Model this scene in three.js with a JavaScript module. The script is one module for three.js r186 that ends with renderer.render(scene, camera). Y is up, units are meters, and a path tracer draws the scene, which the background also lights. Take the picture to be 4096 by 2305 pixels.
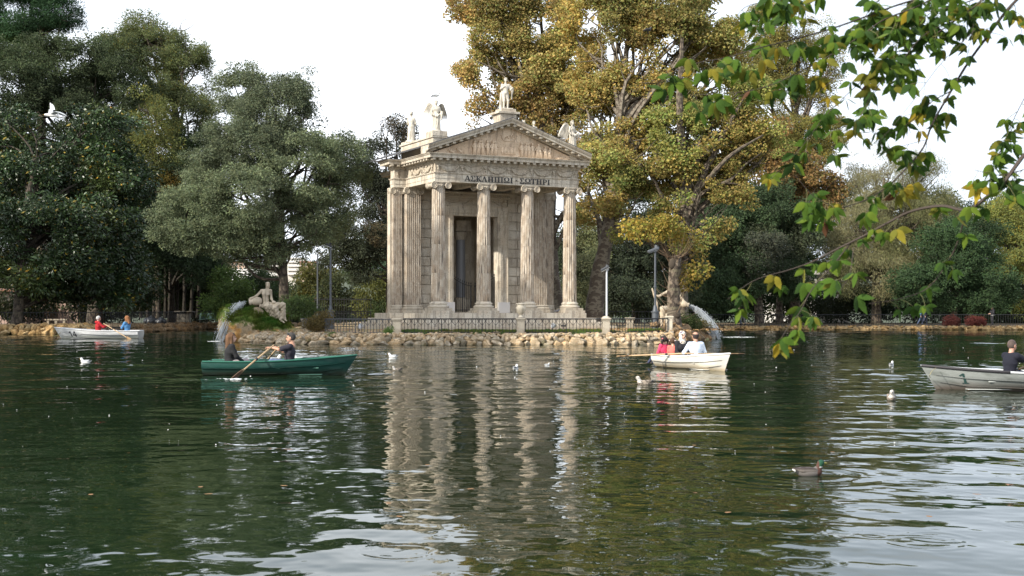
import * as THREE from 'three';
import { mergeGeometries, mergeVertices } from 'three/addons/utils/BufferGeometryUtils.js';
import { RoundedBoxGeometry } from 'three/addons/geometries/RoundedBoxGeometry.js';
import { FontLoader } from 'three/addons/loaders/FontLoader.js';
import { TextGeometry } from 'three/addons/geometries/TextGeometry.js';

// ---------- camera, sky, sun, exposure ----------
const F = 5200, EYE = 1.75, HOR = 1235, CX = 2048;           // focal length and horizon in units of a 4096 wide frame
const scene = new THREE.Scene();
const camera = new THREE.PerspectiveCamera(2 * Math.atan(2305 / 2 / F) * 180 / Math.PI, 4096 / 2305, 0.1, 4000);
camera.position.set(0, EYE, 0);
camera.lookAt(0, EYE, -10);
camera.setViewOffset(4096, 2305, 0, 1152.5 - HOR, 4096, 2305);  // lens shifted up a little, verticals stay upright
camera.focus = 60; camera.userData.fStop = 8;
camera.updateProjectionMatrix();
camera.updateMatrixWorld();

const renderer = new THREE.WebGLRenderer({ antialias: true });
renderer.toneMapping = THREE.LinearToneMapping;
renderer.toneMappingExposure = 1.45;
renderer.shadowMap.enabled = true;

const SUN_DIR = new THREE.Vector3(-0.66, 0.50, 0.53).normalize();
const sun = new THREE.DirectionalLight(new THREE.Color().setRGB(1, 0.93, 0.82), 4.6);
sun.position.copy(SUN_DIR).multiplyScalar(200).add(new THREE.Vector3(0, 0, -70));
sun.target.position.set(0, 0, -70);
sun.castShadow = true; sun.shadow.radius = 2;
Object.assign(sun.shadow.camera, { left: -90, right: 90, top: 90, bottom: -90, near: 1, far: 500 });
sun.shadow.mapSize.set(4096, 4096);
scene.add(sun, sun.target);

// ---------- random numbers and noise ----------
function RNG(seed) { let s = seed >>> 0; return () => { s = (s + 0x6d2b79f5) | 0; let t = Math.imul(s ^ (s >>> 15), 1 | s); t = (t + Math.imul(t ^ (t >>> 7), 61 | t)) ^ t; return ((t ^ (t >>> 14)) >>> 0) / 4294967296; }; }
const clamp = (x, a = 0, b = 1) => Math.min(b, Math.max(a, x)), lerp = (a, b, t) => a + (b - a) * t;
const smooth = (a, b, x) => { const t = clamp((x - a) / (b - a)); return t * t * (3 - 2 * t); };
function hash3(x, y, z, s = 0) { let h = Math.imul(x, 374761393) ^ Math.imul(y, 668265263) ^ Math.imul(z, 2147483647 - 61) ^ Math.imul(s + 11, 1274126177); h = Math.imul(h ^ (h >>> 13), 1274126177); h ^= h >>> 16; h = Math.imul(h, 2246822519); return ((h ^ (h >>> 15)) >>> 0) / 4294967296; }
const fade = (t) => t * t * t * (t * (t * 6 - 15) + 10);
function noise3(x, y, z, s = 0) {                              // 0..1
  const X = Math.floor(x), Y = Math.floor(y), Z = Math.floor(z), u = fade(x - X), v = fade(y - Y), w = fade(z - Z);
  const c = (i, j, k) => hash3(X + i, Y + j, Z + k, s);
  return lerp(lerp(lerp(c(0, 0, 0), c(1, 0, 0), u), lerp(c(0, 1, 0), c(1, 1, 0), u), v), lerp(lerp(c(0, 0, 1), c(1, 0, 1), u), lerp(c(0, 1, 1), c(1, 1, 1), u), v), w);
}
function fbm3(x, y, z, o = 4, s = 0) { let a = 0.5, t = 0, n = 0; for (let i = 0; i < o; i++) { t += a * noise3(x, y, z, s + i); n += a; a *= 0.5; x *= 2.03; y *= 2.03; z *= 2.03; } return t / n; }
function tnoise(x, y, px, py, s) {                             // tiles with periods px, py
  const X = Math.floor(x), Y = Math.floor(y), u = fade(x - X), v = fade(y - Y), m = (a, p) => ((a % p) + p) % p;
  const c = (i, j) => hash3(m(X + i, px), m(Y + j, py), 7, s);
  return lerp(lerp(c(0, 0), c(1, 0), u), lerp(c(0, 1), c(1, 1), u), v);
}
function tfbm(u, v, fx, fy, o, s) { let a = 0.5, t = 0, n = 0; for (let i = 0; i < o; i++) { t += a * tnoise(u * fx, v * fy, fx, fy, s + i); n += a; a *= 0.55; fx *= 2; fy *= 2; } return t / n; }

// ---------- the sky: thin white veil of cloud over pale blue ----------
{
  const w = 1024, h = 512, data = new Float32Array(w * h * 4);
  for (let j = 0; j < h; j++) for (let i = 0; i < w; i++) {
    const el = ((j + 0.5) / h - 0.5) * Math.PI, az = ((i + 0.5) / w - 0.5) * 2 * Math.PI;
    const x = Math.cos(el) * Math.cos(az), y = Math.sin(el), z = Math.cos(el) * Math.sin(az);
    const yy = Math.max(y, 0), k = 1 / (yy + 0.25);
    const streak = fbm3(x * k * 1.6 + 3, z * k * 4.2, 1.7, 5, 3), veil = fbm3(x * k * 0.7, z * k * 1.2 + 5, 9.2, 4, 9);
    const sunward = clamp(x * SUN_DIR.x + y * SUN_DIR.y + z * SUN_DIR.z, 0, 1);
    const cloud = clamp(0.62 + 1.1 * (veil - 0.5) + 0.9 * (streak - 0.5) + 0.25 * sunward - 0.42 * smooth(-0.12, 0.42, x) * smooth(0.5, 0.2, yy) - 0.25 * smooth(0.35, 1, yy), 0.1, 1);
    const blue = [lerp(0.60, 0.36, smooth(0, 0.9, yy)), lerp(0.67, 0.50, smooth(0, 0.9, yy)), lerp(0.76, 0.78, smooth(0, 0.9, yy))];
    const white = [1.03, 1.055, 1.09].map((c) => c * (0.98 + 0.18 * sunward * sunward));
    const o = (j * w + i) * 4;
    for (let c = 0; c < 3; c++) { let v = lerp(blue[c], white[c], cloud) * lerp(1.36, 0.80, smooth(0.12, 0.65, yy)); if (y < 0) v = lerp(v, 0.16, smooth(0, -0.12, y)); data[o + c] = v; }
    data[o + 3] = 1;
  }
  const sky = new THREE.DataTexture(data, w, h, THREE.RGBAFormat, THREE.FloatType);
  sky.mapping = THREE.EquirectangularReflectionMapping; sky.magFilter = THREE.LinearFilter; sky.needsUpdate = true;
  scene.background = sky; scene.environment = sky;
}

// ---------- helpers ----------
const V = (x, y, z) => new THREE.Vector3(x, y, z);
const P = (px, py, d) => V((px - CX) / F * d, EYE + (HOR - py) / F * d, -d);       // a point at distance d in front of the viewer
const Xat = (px, d) => (px - CX) / F * d, Yat = (py, d) => EYE + (HOR - py) / F * d;
const names = {};
const numbered = (n) => { const k = names[n] ?? 0; names[n] = k + 1; return k ? `${n}_${String(k).padStart(3, '0')}` : n; };
function tag(o, label, category, group) { o.userData.label = label; o.userData.category = category; if (group) o.userData.group = group; return o; }
function thing(name, label, category, pos = [0, 0, 0], turn = 0, group) {
  const o = new THREE.Group(); o.name = numbered(name); o.position.set(...pos); o.rotation.y = turn; scene.add(o); return tag(o, label, category, group);
}
function part(parent, name, geo, m, kind) {
  const o = new THREE.Mesh(geo, m); o.name = name; o.castShadow = o.receiveShadow = true; if (kind) o.userData.kind = kind; parent.add(o); return o;
}
function struct(name, geo, m) { const o = new THREE.Mesh(geo, m); o.name = numbered(name); o.castShadow = o.receiveShadow = true; o.userData.kind = 'structure'; scene.add(o); return o; }
function copyOf(o, label, pos, turn, scale) {
  const c = o.clone(); c.name = numbered(o.name.replace(/_\d{3}$/, '')); c.userData = { ...o.userData, label }; scene.add(c);
  if (pos) c.position.set(...pos); if (turn !== undefined) c.rotation.y = turn; if (scale) c.scale.setScalar(scale); return c;
}
function clean(g, colored) {
  if (g.index) g = g.toNonIndexed(); else g = g.clone();
  if (!g.attributes.normal) g.computeVertexNormals();
  const n = g.attributes.position.count;
  if (!g.attributes.uv) g.setAttribute('uv', new THREE.BufferAttribute(new Float32Array(n * 2), 2));
  if (colored && !g.attributes.color) g.setAttribute('color', new THREE.BufferAttribute(new Float32Array(n * 3).fill(1), 3));
  for (const k of Object.keys(g.attributes)) if (!['position', 'normal', 'uv', ...(colored ? ['color'] : [])].includes(k)) g.deleteAttribute(k);
  g.morphAttributes = {};
  return g;
}
function merge(list) { list = list.flat(9); const c = list.some((g) => g.attributes.color); return mergeGeometries(list.map((g) => clean(g, c))); }
const m4 = new THREE.Matrix4(), q4 = new THREE.Quaternion(), e3 = new THREE.Euler();
function tr(g, x = 0, y = 0, z = 0, rx = 0, ry = 0, rz = 0, sx = 1, sy = sx, sz = sx) {
  m4.compose(V(x, y, z), q4.setFromEuler(e3.set(rx, ry, rz)), V(sx, sy, sz)); return g.applyMatrix4(m4);
}
function tint(g, c) { const n = g.attributes.position.count, a = new Float32Array(n * 3); for (let i = 0; i < n; i++) a.set(c, i * 3); g.setAttribute('color', new THREE.BufferAttribute(a, 3)); return g; }
function tintBy(g, f) { const p = g.attributes.position, a = new Float32Array(p.count * 3); for (let i = 0; i < p.count; i++) a.set(f(p.getX(i), p.getY(i), p.getZ(i)), i * 3); g.setAttribute('color', new THREE.BufferAttribute(a, 3)); return g; }
const box = (w, h, d, x = 0, y = 0, z = 0) => new THREE.BoxGeometry(w, h, d).translate(x, y, z);
const rbox = (w, h, d, x = 0, y = 0, z = 0, r = 0.01) => new RoundedBoxGeometry(w, h, d, 1, Math.min(r, w / 2.1, h / 2.1, d / 2.1)).translate(x, y, z);
const cyl = (r0, r1, h, n = 12, x = 0, y = 0, z = 0) => new THREE.CylinderGeometry(r1, r0, h, n).translate(x, y + h / 2, z);   // base at y
const ball = (r, x = 0, y = 0, z = 0, sx = 1, sy = 1, sz = 1, n = 10) => new THREE.SphereGeometry(r, n, Math.max(6, n * 0.7 | 0)).scale(sx, sy, sz).translate(x, y, z);
const lathe = (pts, n = 24) => new THREE.LatheGeometry(pts.map(([r, y]) => new THREE.Vector2(r, y)), n);
function bar(a, b, r0, r1 = r0, n = 6) {
  const d = b.clone().sub(a), g = new THREE.CylinderGeometry(r1, r0, d.length(), n, 1);
  g.applyQuaternion(q4.setFromUnitVectors(V(0, 1, 0), d.normalize())); return g.translate((a.x + b.x) / 2, (a.y + b.y) / 2, (a.z + b.z) / 2);
}
// a tapered tube through points, with optional roughness of its outline
function sweep(pts, radii, n = 8, rough = 0, seed = 1, flat = 1) {
  const pos = [], uv = [], idx = [], N = pts.length; let ref = V(0.31, 0.2, 0.93), len = 0;
  for (let i = 0; i < N; i++) {
    const t = pts[Math.min(N - 1, i + 1)].clone().sub(pts[Math.max(0, i - 1)]).normalize();
    const a = ref.clone().sub(t.clone().multiplyScalar(ref.dot(t))).normalize(), b = t.clone().cross(a); ref = a;
    if (i) len += pts[i].distanceTo(pts[i - 1]);
    const r = Array.isArray(radii) ? radii[i] : radii;
    for (let k = 0; k <= n; k++) {
      const th = k / n * Math.PI * 2, c = Math.cos(th), s = Math.sin(th) * flat;
      const rr = r * (1 + rough * (2 * noise3(c * 2 + seed, s * 2, len * 1.3 / Math.max(0.2, r * 2)) - 1));
      pos.push(pts[i].x + (a.x * c + b.x * s) * rr, pts[i].y + (a.y * c + b.y * s) * rr, pts[i].z + (a.z * c + b.z * s) * rr);
      uv.push(k / n * Math.max(1, Math.round(r * 4)), len);
    }
  }
  for (let i = 0; i < N - 1; i++) for (let k = 0; k < n; k++) { const o = i * (n + 1) + k; idx.push(o, o + 1, o + n + 1, o + 1, o + n + 2, o + n + 1); }
  for (const [row, dir] of [[0, -1], [N - 1, 1]]) {
    const c = pos.length / 3; pos.push(pts[row].x, pts[row].y, pts[row].z); uv.push(0, 0);
    for (let k = 0; k < n; k++) { const o = row * (n + 1) + k; dir > 0 ? idx.push(c, o, o + 1) : idx.push(c, o + 1, o); }
  }
  const g = new THREE.BufferGeometry(); g.setAttribute('position', new THREE.Float32BufferAttribute(pos, 3)); g.setAttribute('uv', new THREE.Float32BufferAttribute(uv, 2)); g.setIndex(idx); g.computeVertexNormals(); return g;
}
function curve(pts, n) { return new THREE.CatmullRomCurve3(pts, false, 'centripetal').getPoints(n); }
function boxUV(g, s = 1) {                                       // uv in metres by the face's main direction
  g = g.index ? g.toNonIndexed() : g; const p = g.attributes.position, uv = new Float32Array(p.count * 2), a = V(), b = V(), c = V();
  for (let i = 0; i < p.count; i += 3) {
    a.fromBufferAttribute(p, i); b.fromBufferAttribute(p, i + 1); c.fromBufferAttribute(p, i + 2);
    const n = b.clone().sub(a).cross(c.clone().sub(a)), x = Math.abs(n.x), y = Math.abs(n.y), z = Math.abs(n.z);
    [a, b, c].forEach((v, k) => { const o = (i + k) * 2; if (y > x && y > z) { uv[o] = v.x * s; uv[o + 1] = v.z * s; } else if (x > z) { uv[o] = (v.z + 0.37) * s; uv[o + 1] = v.y * s; } else { uv[o] = v.x * s; uv[o + 1] = v.y * s; } });
  }
  g.setAttribute('uv', new THREE.BufferAttribute(uv, 2)); return g;
}
// naive surface nets: f < 0 inside
function sdfMesh(f, lo, hi, cell, colorOf) {
  const nx = Math.ceil((hi[0] - lo[0]) / cell) + 1, ny = Math.ceil((hi[1] - lo[1]) / cell) + 1, nz = Math.ceil((hi[2] - lo[2]) / cell) + 1;
  const val = new Float32Array(nx * ny * nz), at = (i, j, k) => i + nx * (j + ny * k);
  for (let k = 0; k < nz; k++) for (let j = 0; j < ny; j++) for (let i = 0; i < nx; i++) val[at(i, j, k)] = f(lo[0] + i * cell, lo[1] + j * cell, lo[2] + k * cell);
  const vid = new Int32Array(nx * ny * nz).fill(-1), pos = [], idx = [];
  const E = [[0, 1], [2, 3], [4, 5], [6, 7], [0, 2], [1, 3], [4, 6], [5, 7], [0, 4], [1, 5], [2, 6], [3, 7]];
  for (let k = 0; k < nz - 1; k++) for (let j = 0; j < ny - 1; j++) for (let i = 0; i < nx - 1; i++) {
    const c = []; let m = 0;
    for (let q = 0; q < 8; q++) { const v = val[at(i + (q & 1), j + (q >> 1 & 1), k + (q >> 2))]; c.push(v); if (v < 0) m |= 1 << q; }
    if (m === 0 || m === 255) continue;
    let x = 0, y = 0, z = 0, n = 0;
    for (const [a, b] of E) if ((c[a] < 0) !== (c[b] < 0)) { const t = c[a] / (c[a] - c[b]); x += lerp(a & 1, b & 1, t); y += lerp(a >> 1 & 1, b >> 1 & 1, t); z += lerp(a >> 2, b >> 2, t); n++; }
    vid[at(i, j, k)] = pos.length / 3; pos.push(lo[0] + (i + x / n) * cell, lo[1] + (j + y / n) * cell, lo[2] + (k + z / n) * cell);
  }
  const quad = (a, b, c, d, flip) => { if (a < 0 || b < 0 || c < 0 || d < 0) return; flip ? idx.push(a, c, b, a, d, c) : idx.push(a, b, c, a, c, d); };
  for (let k = 1; k < nz - 1; k++) for (let j = 1; j < ny - 1; j++) for (let i = 1; i < nx - 1; i++) {
    const s = val[at(i, j, k)] < 0;
    if (s !== val[at(i + 1, j, k)] < 0) quad(vid[at(i, j - 1, k - 1)], vid[at(i, j, k - 1)], vid[at(i, j, k)], vid[at(i, j - 1, k)], !s);
    if (s !== val[at(i, j + 1, k)] < 0) quad(vid[at(i - 1, j, k - 1)], vid[at(i - 1, j, k)], vid[at(i, j, k)], vid[at(i, j, k - 1)], !s);
    if (s !== val[at(i, j, k + 1)] < 0) quad(vid[at(i - 1, j - 1, k)], vid[at(i, j - 1, k)], vid[at(i, j, k)], vid[at(i - 1, j, k)], !s);
  }
  const g = new THREE.BufferGeometry(); g.setAttribute('position', new THREE.Float32BufferAttribute(pos, 3)); g.setIndex(idx); g.computeVertexNormals();
  if (colorOf) tintBy(g, colorOf);
  return g;
}
const smin = (a, b, k) => { const h = Math.max(k - Math.abs(a - b), 0) / k; return Math.min(a, b) - h * h * k * 0.25; };
function capsule(x, y, z, a, b, r0, r1) {                          // a, b arrays
  const bx = b[0] - a[0], by = b[1] - a[1], bz = b[2] - a[2], px = x - a[0], py = y - a[1], pz = z - a[2];
  const t = clamp((px * bx + py * by + pz * bz) / (bx * bx + by * by + bz * bz + 1e-9)), dx = px - bx * t, dy = py - by * t, dz = pz - bz * t;
  return Math.sqrt(dx * dx + dy * dy + dz * dz) - (r0 + (r1 - r0) * t);
}
function ellipsoid(x, y, z, c, r) { const u = (x - c[0]) / r[0], v = (y - c[1]) / r[1], w = (z - c[2]) / r[2], l = Math.sqrt(u * u + v * v + w * w); return (l - 1) * Math.min(r[0], r[1], r[2]) * 0.9; }
// field of a list of [a, b, r0, r1] bones
const bones = (list, k) => (x, y, z) => { let d = 9; for (const b of list) d = smin(d, b.length === 2 ? ellipsoid(x, y, z, b[0], b[1]) : capsule(x, y, z, b[0], b[1], b[2], b[3]), k); return d; };
function extent(list, pad = 0.06) {
  const lo = [9, 9, 9], hi = [-9, -9, -9];
  for (const b of list) for (let c = 0; c < 3; c++) if (b.length === 2) { lo[c] = Math.min(lo[c], b[0][c] - b[1][c] - pad); hi[c] = Math.max(hi[c], b[0][c] + b[1][c] + pad); } else { lo[c] = Math.min(lo[c], b[0][c] - b[2] - pad, b[1][c] - b[3] - pad); hi[c] = Math.max(hi[c], b[0][c] + b[2] + pad, b[1][c] + b[3] + pad); }
  return [lo, hi];
}
const boneMesh = (list, k, cell, colorOf, extra) => { const f = bones(list, k), [lo, hi] = extent(list, cell * 2 + k * 0.3 + 0.02); return sdfMesh(extra ? (x, y, z) => extra(f(x, y, z), x, y, z) : f, lo, hi, cell, colorOf); };

// ---------- textures ----------
function dataTex(w, h, f, srgb, repeat) {
  const d = new Uint8Array(w * h * 4);
  for (let j = 0; j < h; j++) for (let i = 0; i < w; i++) { const c = f(i / w, j / h), o = (j * w + i) * 4; d[o] = clamp(c[0]) * 255; d[o + 1] = clamp(c[1]) * 255; d[o + 2] = clamp(c[2]) * 255; d[o + 3] = 255; }
  const t = new THREE.DataTexture(d, w, h); t.wrapS = t.wrapT = THREE.RepeatWrapping; t.magFilter = THREE.LinearFilter; if (srgb) t.colorSpace = THREE.SRGBColorSpace; if (repeat) t.repeat.set(...repeat); t.needsUpdate = true; return t;
}
const toS = (c) => c <= 0.0031308 ? c * 12.92 : 1.055 * Math.pow(c, 1 / 2.4) - 0.055;
const lin = (r, g, b) => [toS(r), toS(g), toS(b)];
const mix3 = (a, b, t) => [lerp(a[0], b[0], t), lerp(a[1], b[1], t), lerp(a[2], b[2], t)];
const bumpNoise = dataTex(512, 512, (u, v) => { const n = 0.55 * tfbm(u, v, 8, 8, 6, 21) + 0.45 * tfbm(u, v, 32, 32, 4, 31); return [n, n, n]; });
const texRep = (t, x, y = x) => { const c = t.clone(); c.repeat.set(x, y); c.needsUpdate = true; return c; };
const stoneTex = dataTex(512, 512, (u, v) => {
  const n = tfbm(u, v, 4, 4, 6, 1), m = tfbm(u, v, 3, 2, 3, 11), pit = tfbm(u, v, 64, 64, 3, 5), st = tfbm(u, v, 24, 3, 4, 15);
  let c = mix3([0.57, 0.51, 0.42], [0.72, 0.67, 0.575], smooth(0.35, 0.65, n)); c = mix3(c, [0.60, 0.49, 0.37], 0.45 * smooth(0.55, 0.75, m));
  c = mix3(c, [0.30, 0.26, 0.22], 0.6 * smooth(0.55, 0.74, st)); return lin(...mix3(c, [0.22, 0.18, 0.15], 0.5 * smooth(0.62, 0.75, pit)));
}, true);
const columnTex = dataTex(512, 1024, (u, v) => {                   // weathered shafts: dark rain streaks that run down
  const n = tfbm(u, v, 6, 6, 5, 41), st = tfbm(u, v, 40, 4, 4, 43), big = tfbm(u, v, 5, 3, 3, 47), pit = tfbm(u, v, 90, 120, 2, 45);
  let c = mix3([0.57, 0.50, 0.41], [0.75, 0.70, 0.61], smooth(0.38, 0.62, n)); c = mix3(c, [0.47, 0.37, 0.27], 0.5 * smooth(0.5, 0.7, big));
  return lin(...mix3(mix3(c, [0.13, 0.115, 0.10], 0.85 * smooth(0.56, 0.70, st) * smooth(0.32, 0.54, big + 0.25 * (n - 0.5) + 0.01)), [0.2, 0.16, 0.13], 0.45 * smooth(0.62, 0.75, pit)));
}, true);
const marbleTex = dataTex(256, 256, (u, v) => { const n = tfbm(u, v, 4, 4, 5, 61), s = tfbm(u, v, 12, 4, 4, 65); return lin(...mix3(mix3([0.70, 0.655, 0.58], [0.80, 0.77, 0.71], n), [0.42, 0.39, 0.34], 0.4 * smooth(0.55, 0.75, s))); }, true);
const rockTex = dataTex(512, 512, (u, v) => { const n = tfbm(u, v, 5, 5, 6, 71), g = tfbm(u, v, 40, 40, 3, 75), o = tfbm(u, v, 7, 7, 3, 78); let c = mix3([0.36, 0.31, 0.24], [0.60, 0.54, 0.45], smooth(0.35, 0.68, n)); c = mix3(c, [0.42, 0.29, 0.14], 0.5 * smooth(0.5, 0.7, o)); return lin(...mix3(c, [0.14, 0.12, 0.09], 0.55 * smooth(0.58, 0.72, g))); }, true);
const barkTex = dataTex(256, 512, (u, v) => { const s = tfbm(u, v, 14, 6, 5, 81), n = tfbm(u, v, 3, 5, 3, 85); return lin(...mix3(mix3([0.045, 0.034, 0.026], [0.17, 0.135, 0.10], smooth(0.35, 0.65, s)), [0.16, 0.15, 0.09], 0.4 * smooth(0.5, 0.7, n))); }, true);
const barkBump = dataTex(256, 512, (u, v) => { const s = tfbm(u, v, 14, 6, 5, 81); return [s, s, s]; });
const planeTex = dataTex(256, 512, (u, v) => { const s = tfbm(u, v, 5, 7, 4, 91), n = tfbm(u, v, 9, 11, 4, 95); let c = mix3([0.06, 0.045, 0.034], [0.115, 0.09, 0.066], n); c = mix3(c, [0.18, 0.155, 0.115], smooth(0.54, 0.62, s)); return lin(...c); }, true);
const S = (o) => new THREE.MeshStandardMaterial(o), PH = (o) => new THREE.MeshPhysicalMaterial(o);
const rgb = (r, g, b) => new THREE.Color().setRGB(r, g, b);
const M = {
  stone: S({ map: texRep(stoneTex, 0.4), color: rgb(0.80, 0.78, 0.75), bumpMap: texRep(bumpNoise, 0.7), bumpScale: 0.02, roughness: 0.9 }),
  column: S({ map: columnTex, color: rgb(0.68, 0.64, 0.60), bumpMap: texRep(bumpNoise, 2, 6), bumpScale: 0.015, roughness: 0.9 }),
  marble: S({ map: texRep(marbleTex, 0.6), color: rgb(0.76, 0.75, 0.72), bumpMap: texRep(bumpNoise, 1), bumpScale: 0.01, roughness: 0.75, vertexColors: true }),
  rock: S({ map: texRep(rockTex, 0.6), bumpMap: texRep(bumpNoise, 1.1), bumpScale: 0.05, roughness: 0.95, vertexColors: true }),
  bark: S({ map: barkTex, bumpMap: barkBump, bumpScale: 0.05, roughness: 0.95 }),
  darkBark: S({ map: barkTex, color: rgb(0.55, 0.55, 0.55), bumpMap: barkBump, bumpScale: 0.05, roughness: 0.95 }),
  planeBark: S({ map: planeTex, bumpMap: barkBump, bumpScale: 0.02, roughness: 0.9 }),
  iron: S({ color: rgb(0.03, 0.032, 0.035), roughness: 0.6, metalness: 0.4 }),
  greyPaint: S({ color: rgb(0.085, 0.095, 0.108), roughness: 0.5, metalness: 0.3 }),
  palePaint: S({ color: rgb(0.52, 0.54, 0.57), roughness: 0.5, metalness: 0.2 }),
  lead: S({ color: rgb(0.075, 0.075, 0.08), roughness: 0.7, bumpMap: texRep(bumpNoise, 0.5), bumpScale: 0.02 }),
  ink: S({ color: rgb(0.028, 0.026, 0.026), roughness: 0.6 }),
  vert: S({ vertexColors: true, roughness: 0.85 }),
  glass: S({ color: rgb(0.05, 0.06, 0.07), roughness: 0.15, metalness: 0.2 }),
  wood: S({ color: rgb(0.46, 0.32, 0.18), roughness: 0.6, bumpMap: texRep(bumpNoise, 1, 0.2), bumpScale: 0.01 }),
};
// ---------- the lake ----------
{
  const R = RNG(77), waves = [];
  const add = (n, l0, l1, slope, spread) => { for (let i = 0; i < n; i++) { const l = l0 * Math.pow(l1 / l0, (i + R()) / n), k = 2 * Math.PI / l, a = Math.PI / 2 + (R() - 0.5) * spread; waves.push({ kx: k * Math.cos(a), kz: k * Math.sin(a), l, s: slope * (0.6 + 0.8 * R()), p: R() * 6.283 }); } };
  add(9, 1.7, 5.0, 0.0062, 2.4); add(16, 0.7, 1.7, 0.0066, 2.6); add(15, 0.34, 0.7, 0.0052, 2.8); add(14, 0.17, 0.34, 0.0040, 3.0);
  // rings left by falling leaves and feeding fish, wakes of birds and oars
  const rings = [];
  for (let i = 0; i < 54; i++) { const d = 8.8 + 14 * Math.pow(R(), 1.5), x = (R() * 0.52 - 0.02) * d * (i % 3 ? 1 : 0.6) + (i % 4 === 0 ? -0.1 * d : 0.03 * d); rings.push({ x, z: -d, r: 0.06 + 0.22 * R(), w: 0.05 + 0.06 * R(), l: 0.07 + 0.06 * R(), s: 0.025 + 0.04 * R() }); }
  for (const [px, py, r, s, w] of [[3240, 1905, 0.5, 0.06, 0.25], [3180, 1905, 0.9, 0.05, 0.3], [950, 1515, 0.7, 0.09, 0.5], [2480, 1450, 0.8, 0.06, 0.6], [2960, 1450, 0.6, 0.05, 0.5], [2580, 1538, 0.5, 0.05, 0.3], [345, 1452, 0.6, 0.05, 0.3], [3565, 1600, 0.5, 0.04, 0.3], [3565, 1460, 0.6, 0.04, 0.3], [1600, 1490, 0.6, 0.05, 0.3], [900, 1375, 2.2, 0.09, 2.6], [2880, 1350, 2.2, 0.09, 2.6]]) { const d = EYE * F / (py - HOR); rings.push({ x: Xat(px, d), z: -d, r, w, l: 0.12 + r * 0.14, s }); }
  const d0 = 3.2, g = 0.0026, rows = Math.ceil(Math.log(128 / d0) / g), cols = 290, half = 0.56, pos = [], nor = [], uv = [], idx = [];
  for (let j = 0; j <= rows; j++) {
    const d = d0 * Math.exp(j * g), cell = d * g;
    for (let i = 0; i <= cols; i++) {
      const tx = (i / cols * 2 - 1) * half, x = tx * d, z = -d, edge = (1 - smooth(0.5, half, Math.abs(tx))) * (j > 0 ? 1 : 0);
      const amp = (0.42 + 1.15 * smooth(0.3, 0.72, fbm3(x * 0.10, 3.1, z * 0.055, 3, 17))) * (0.75 + 0.5 * noise3(x * 0.5, 1, z * 0.3, 5));
      let h = 0, hx = 0, hz = 0;
      for (const w of waves) {
        const f = smooth(1.6, 3.2, w.l / cell) * w.s * amp; if (f <= 0) continue;
        const ph = w.kx * x + w.kz * z + w.p, k = 6.283 / w.l, c = Math.cos(ph) * f; h += Math.sin(ph) * f / k; hx += c * w.kx / k; hz += c * w.kz / k;
      }
      for (const r of rings) {
        const ex = x - r.x, ez = z - r.z, q = Math.sqrt(ex * ex + ez * ez); if (q > r.r + 3 * r.w || q < 1e-3 || r.l / cell < 2) continue;
        const e = Math.exp(-((q - r.r) ** 2) / (r.w * r.w)) * r.s, k = 6.283 / r.l, c = Math.cos(k * (q - r.r)) * e; h += Math.sin(k * (q - r.r)) * e / k; hx += c * ex / q; hz += c * ez / q;
      }
      pos.push(x, h * edge, z); const n = V(-hx * edge, 1, -hz * edge).normalize(); nor.push(n.x, n.y, n.z); uv.push(x / 7.3, -z / 7.3);
    }
  }
  for (let j = 0; j < rows; j++) for (let i = 0; i < cols; i++) { const o = j * (cols + 1) + i; idx.push(o, o + 1, o + cols + 1, o + 1, o + cols + 2, o + cols + 1); }
  const far = d0 * Math.exp(rows * g), flat = (pts) => { const o = pos.length / 3; for (const [x, z] of pts) { pos.push(x, 0, z); nor.push(0, 1, 0); uv.push(x / 7.3, -z / 7.3); } idx.push(o, o + 1, o + 2, o, o + 2, o + 3); };
  flat([[-half * d0, -d0], [-half * far, -far], [-120, -far], [-120, -d0]]); flat([[half * d0, -d0], [120, -d0], [120, -far], [half * far, -far]]); flat([[-120, 4], [120, 4], [120, -d0], [-120, -d0]]);
  const geo = new THREE.BufferGeometry();
  geo.setAttribute('position', new THREE.Float32BufferAttribute(pos, 3)); geo.setAttribute('normal', new THREE.Float32BufferAttribute(nor, 3)); geo.setAttribute('uv', new THREE.Float32BufferAttribute(uv, 2)); geo.setIndex(idx);
  // fine ripples as a tiling normal map, 7.3 m a side
  const N = 1024, sx = new Float32Array(N * N), sy = new Float32Array(N * N);
  for (let q = 0; q < 46; q++) {
    const n = 11 * Math.pow(62 / 11, R()), a = Math.PI / 2 + (R() - 0.5) * 2.7, kx = Math.round(n * Math.cos(a)), ky = Math.round(n * Math.sin(a)), l = Math.hypot(kx, ky) || 1, p = R() * 6.283, s = 0.0021;
    const cx = new Float32Array(N), sxx = new Float32Array(N); for (let i = 0; i < N; i++) { cx[i] = Math.cos(6.28318530718 * kx * i / N + p); sxx[i] = Math.sin(6.28318530718 * kx * i / N + p); }
    for (let j = 0; j < N; j++) { const c = Math.cos(6.28318530718 * ky * j / N), t = Math.sin(6.28318530718 * ky * j / N); for (let i = 0; i < N; i++) { const v = (cx[i] * c - sxx[i] * t) * s; sx[j * N + i] += v * kx / l; sy[j * N + i] += v * ky / l; } }
  }
  const ripple = dataTex(N, N, (u, v) => { const o = Math.round(v * N) * N + Math.round(u * N); return [0.5 - sx[o] * 5, 0.5 - sy[o] * 5, 1]; });
  struct('lake', geo, PH({ color: rgb(0.0095, 0.0205, 0.0080), roughness: 0.008, ior: 1.34, normalMap: ripple, normalScale: new THREE.Vector2(0.1, 0.1) }));
}
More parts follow.
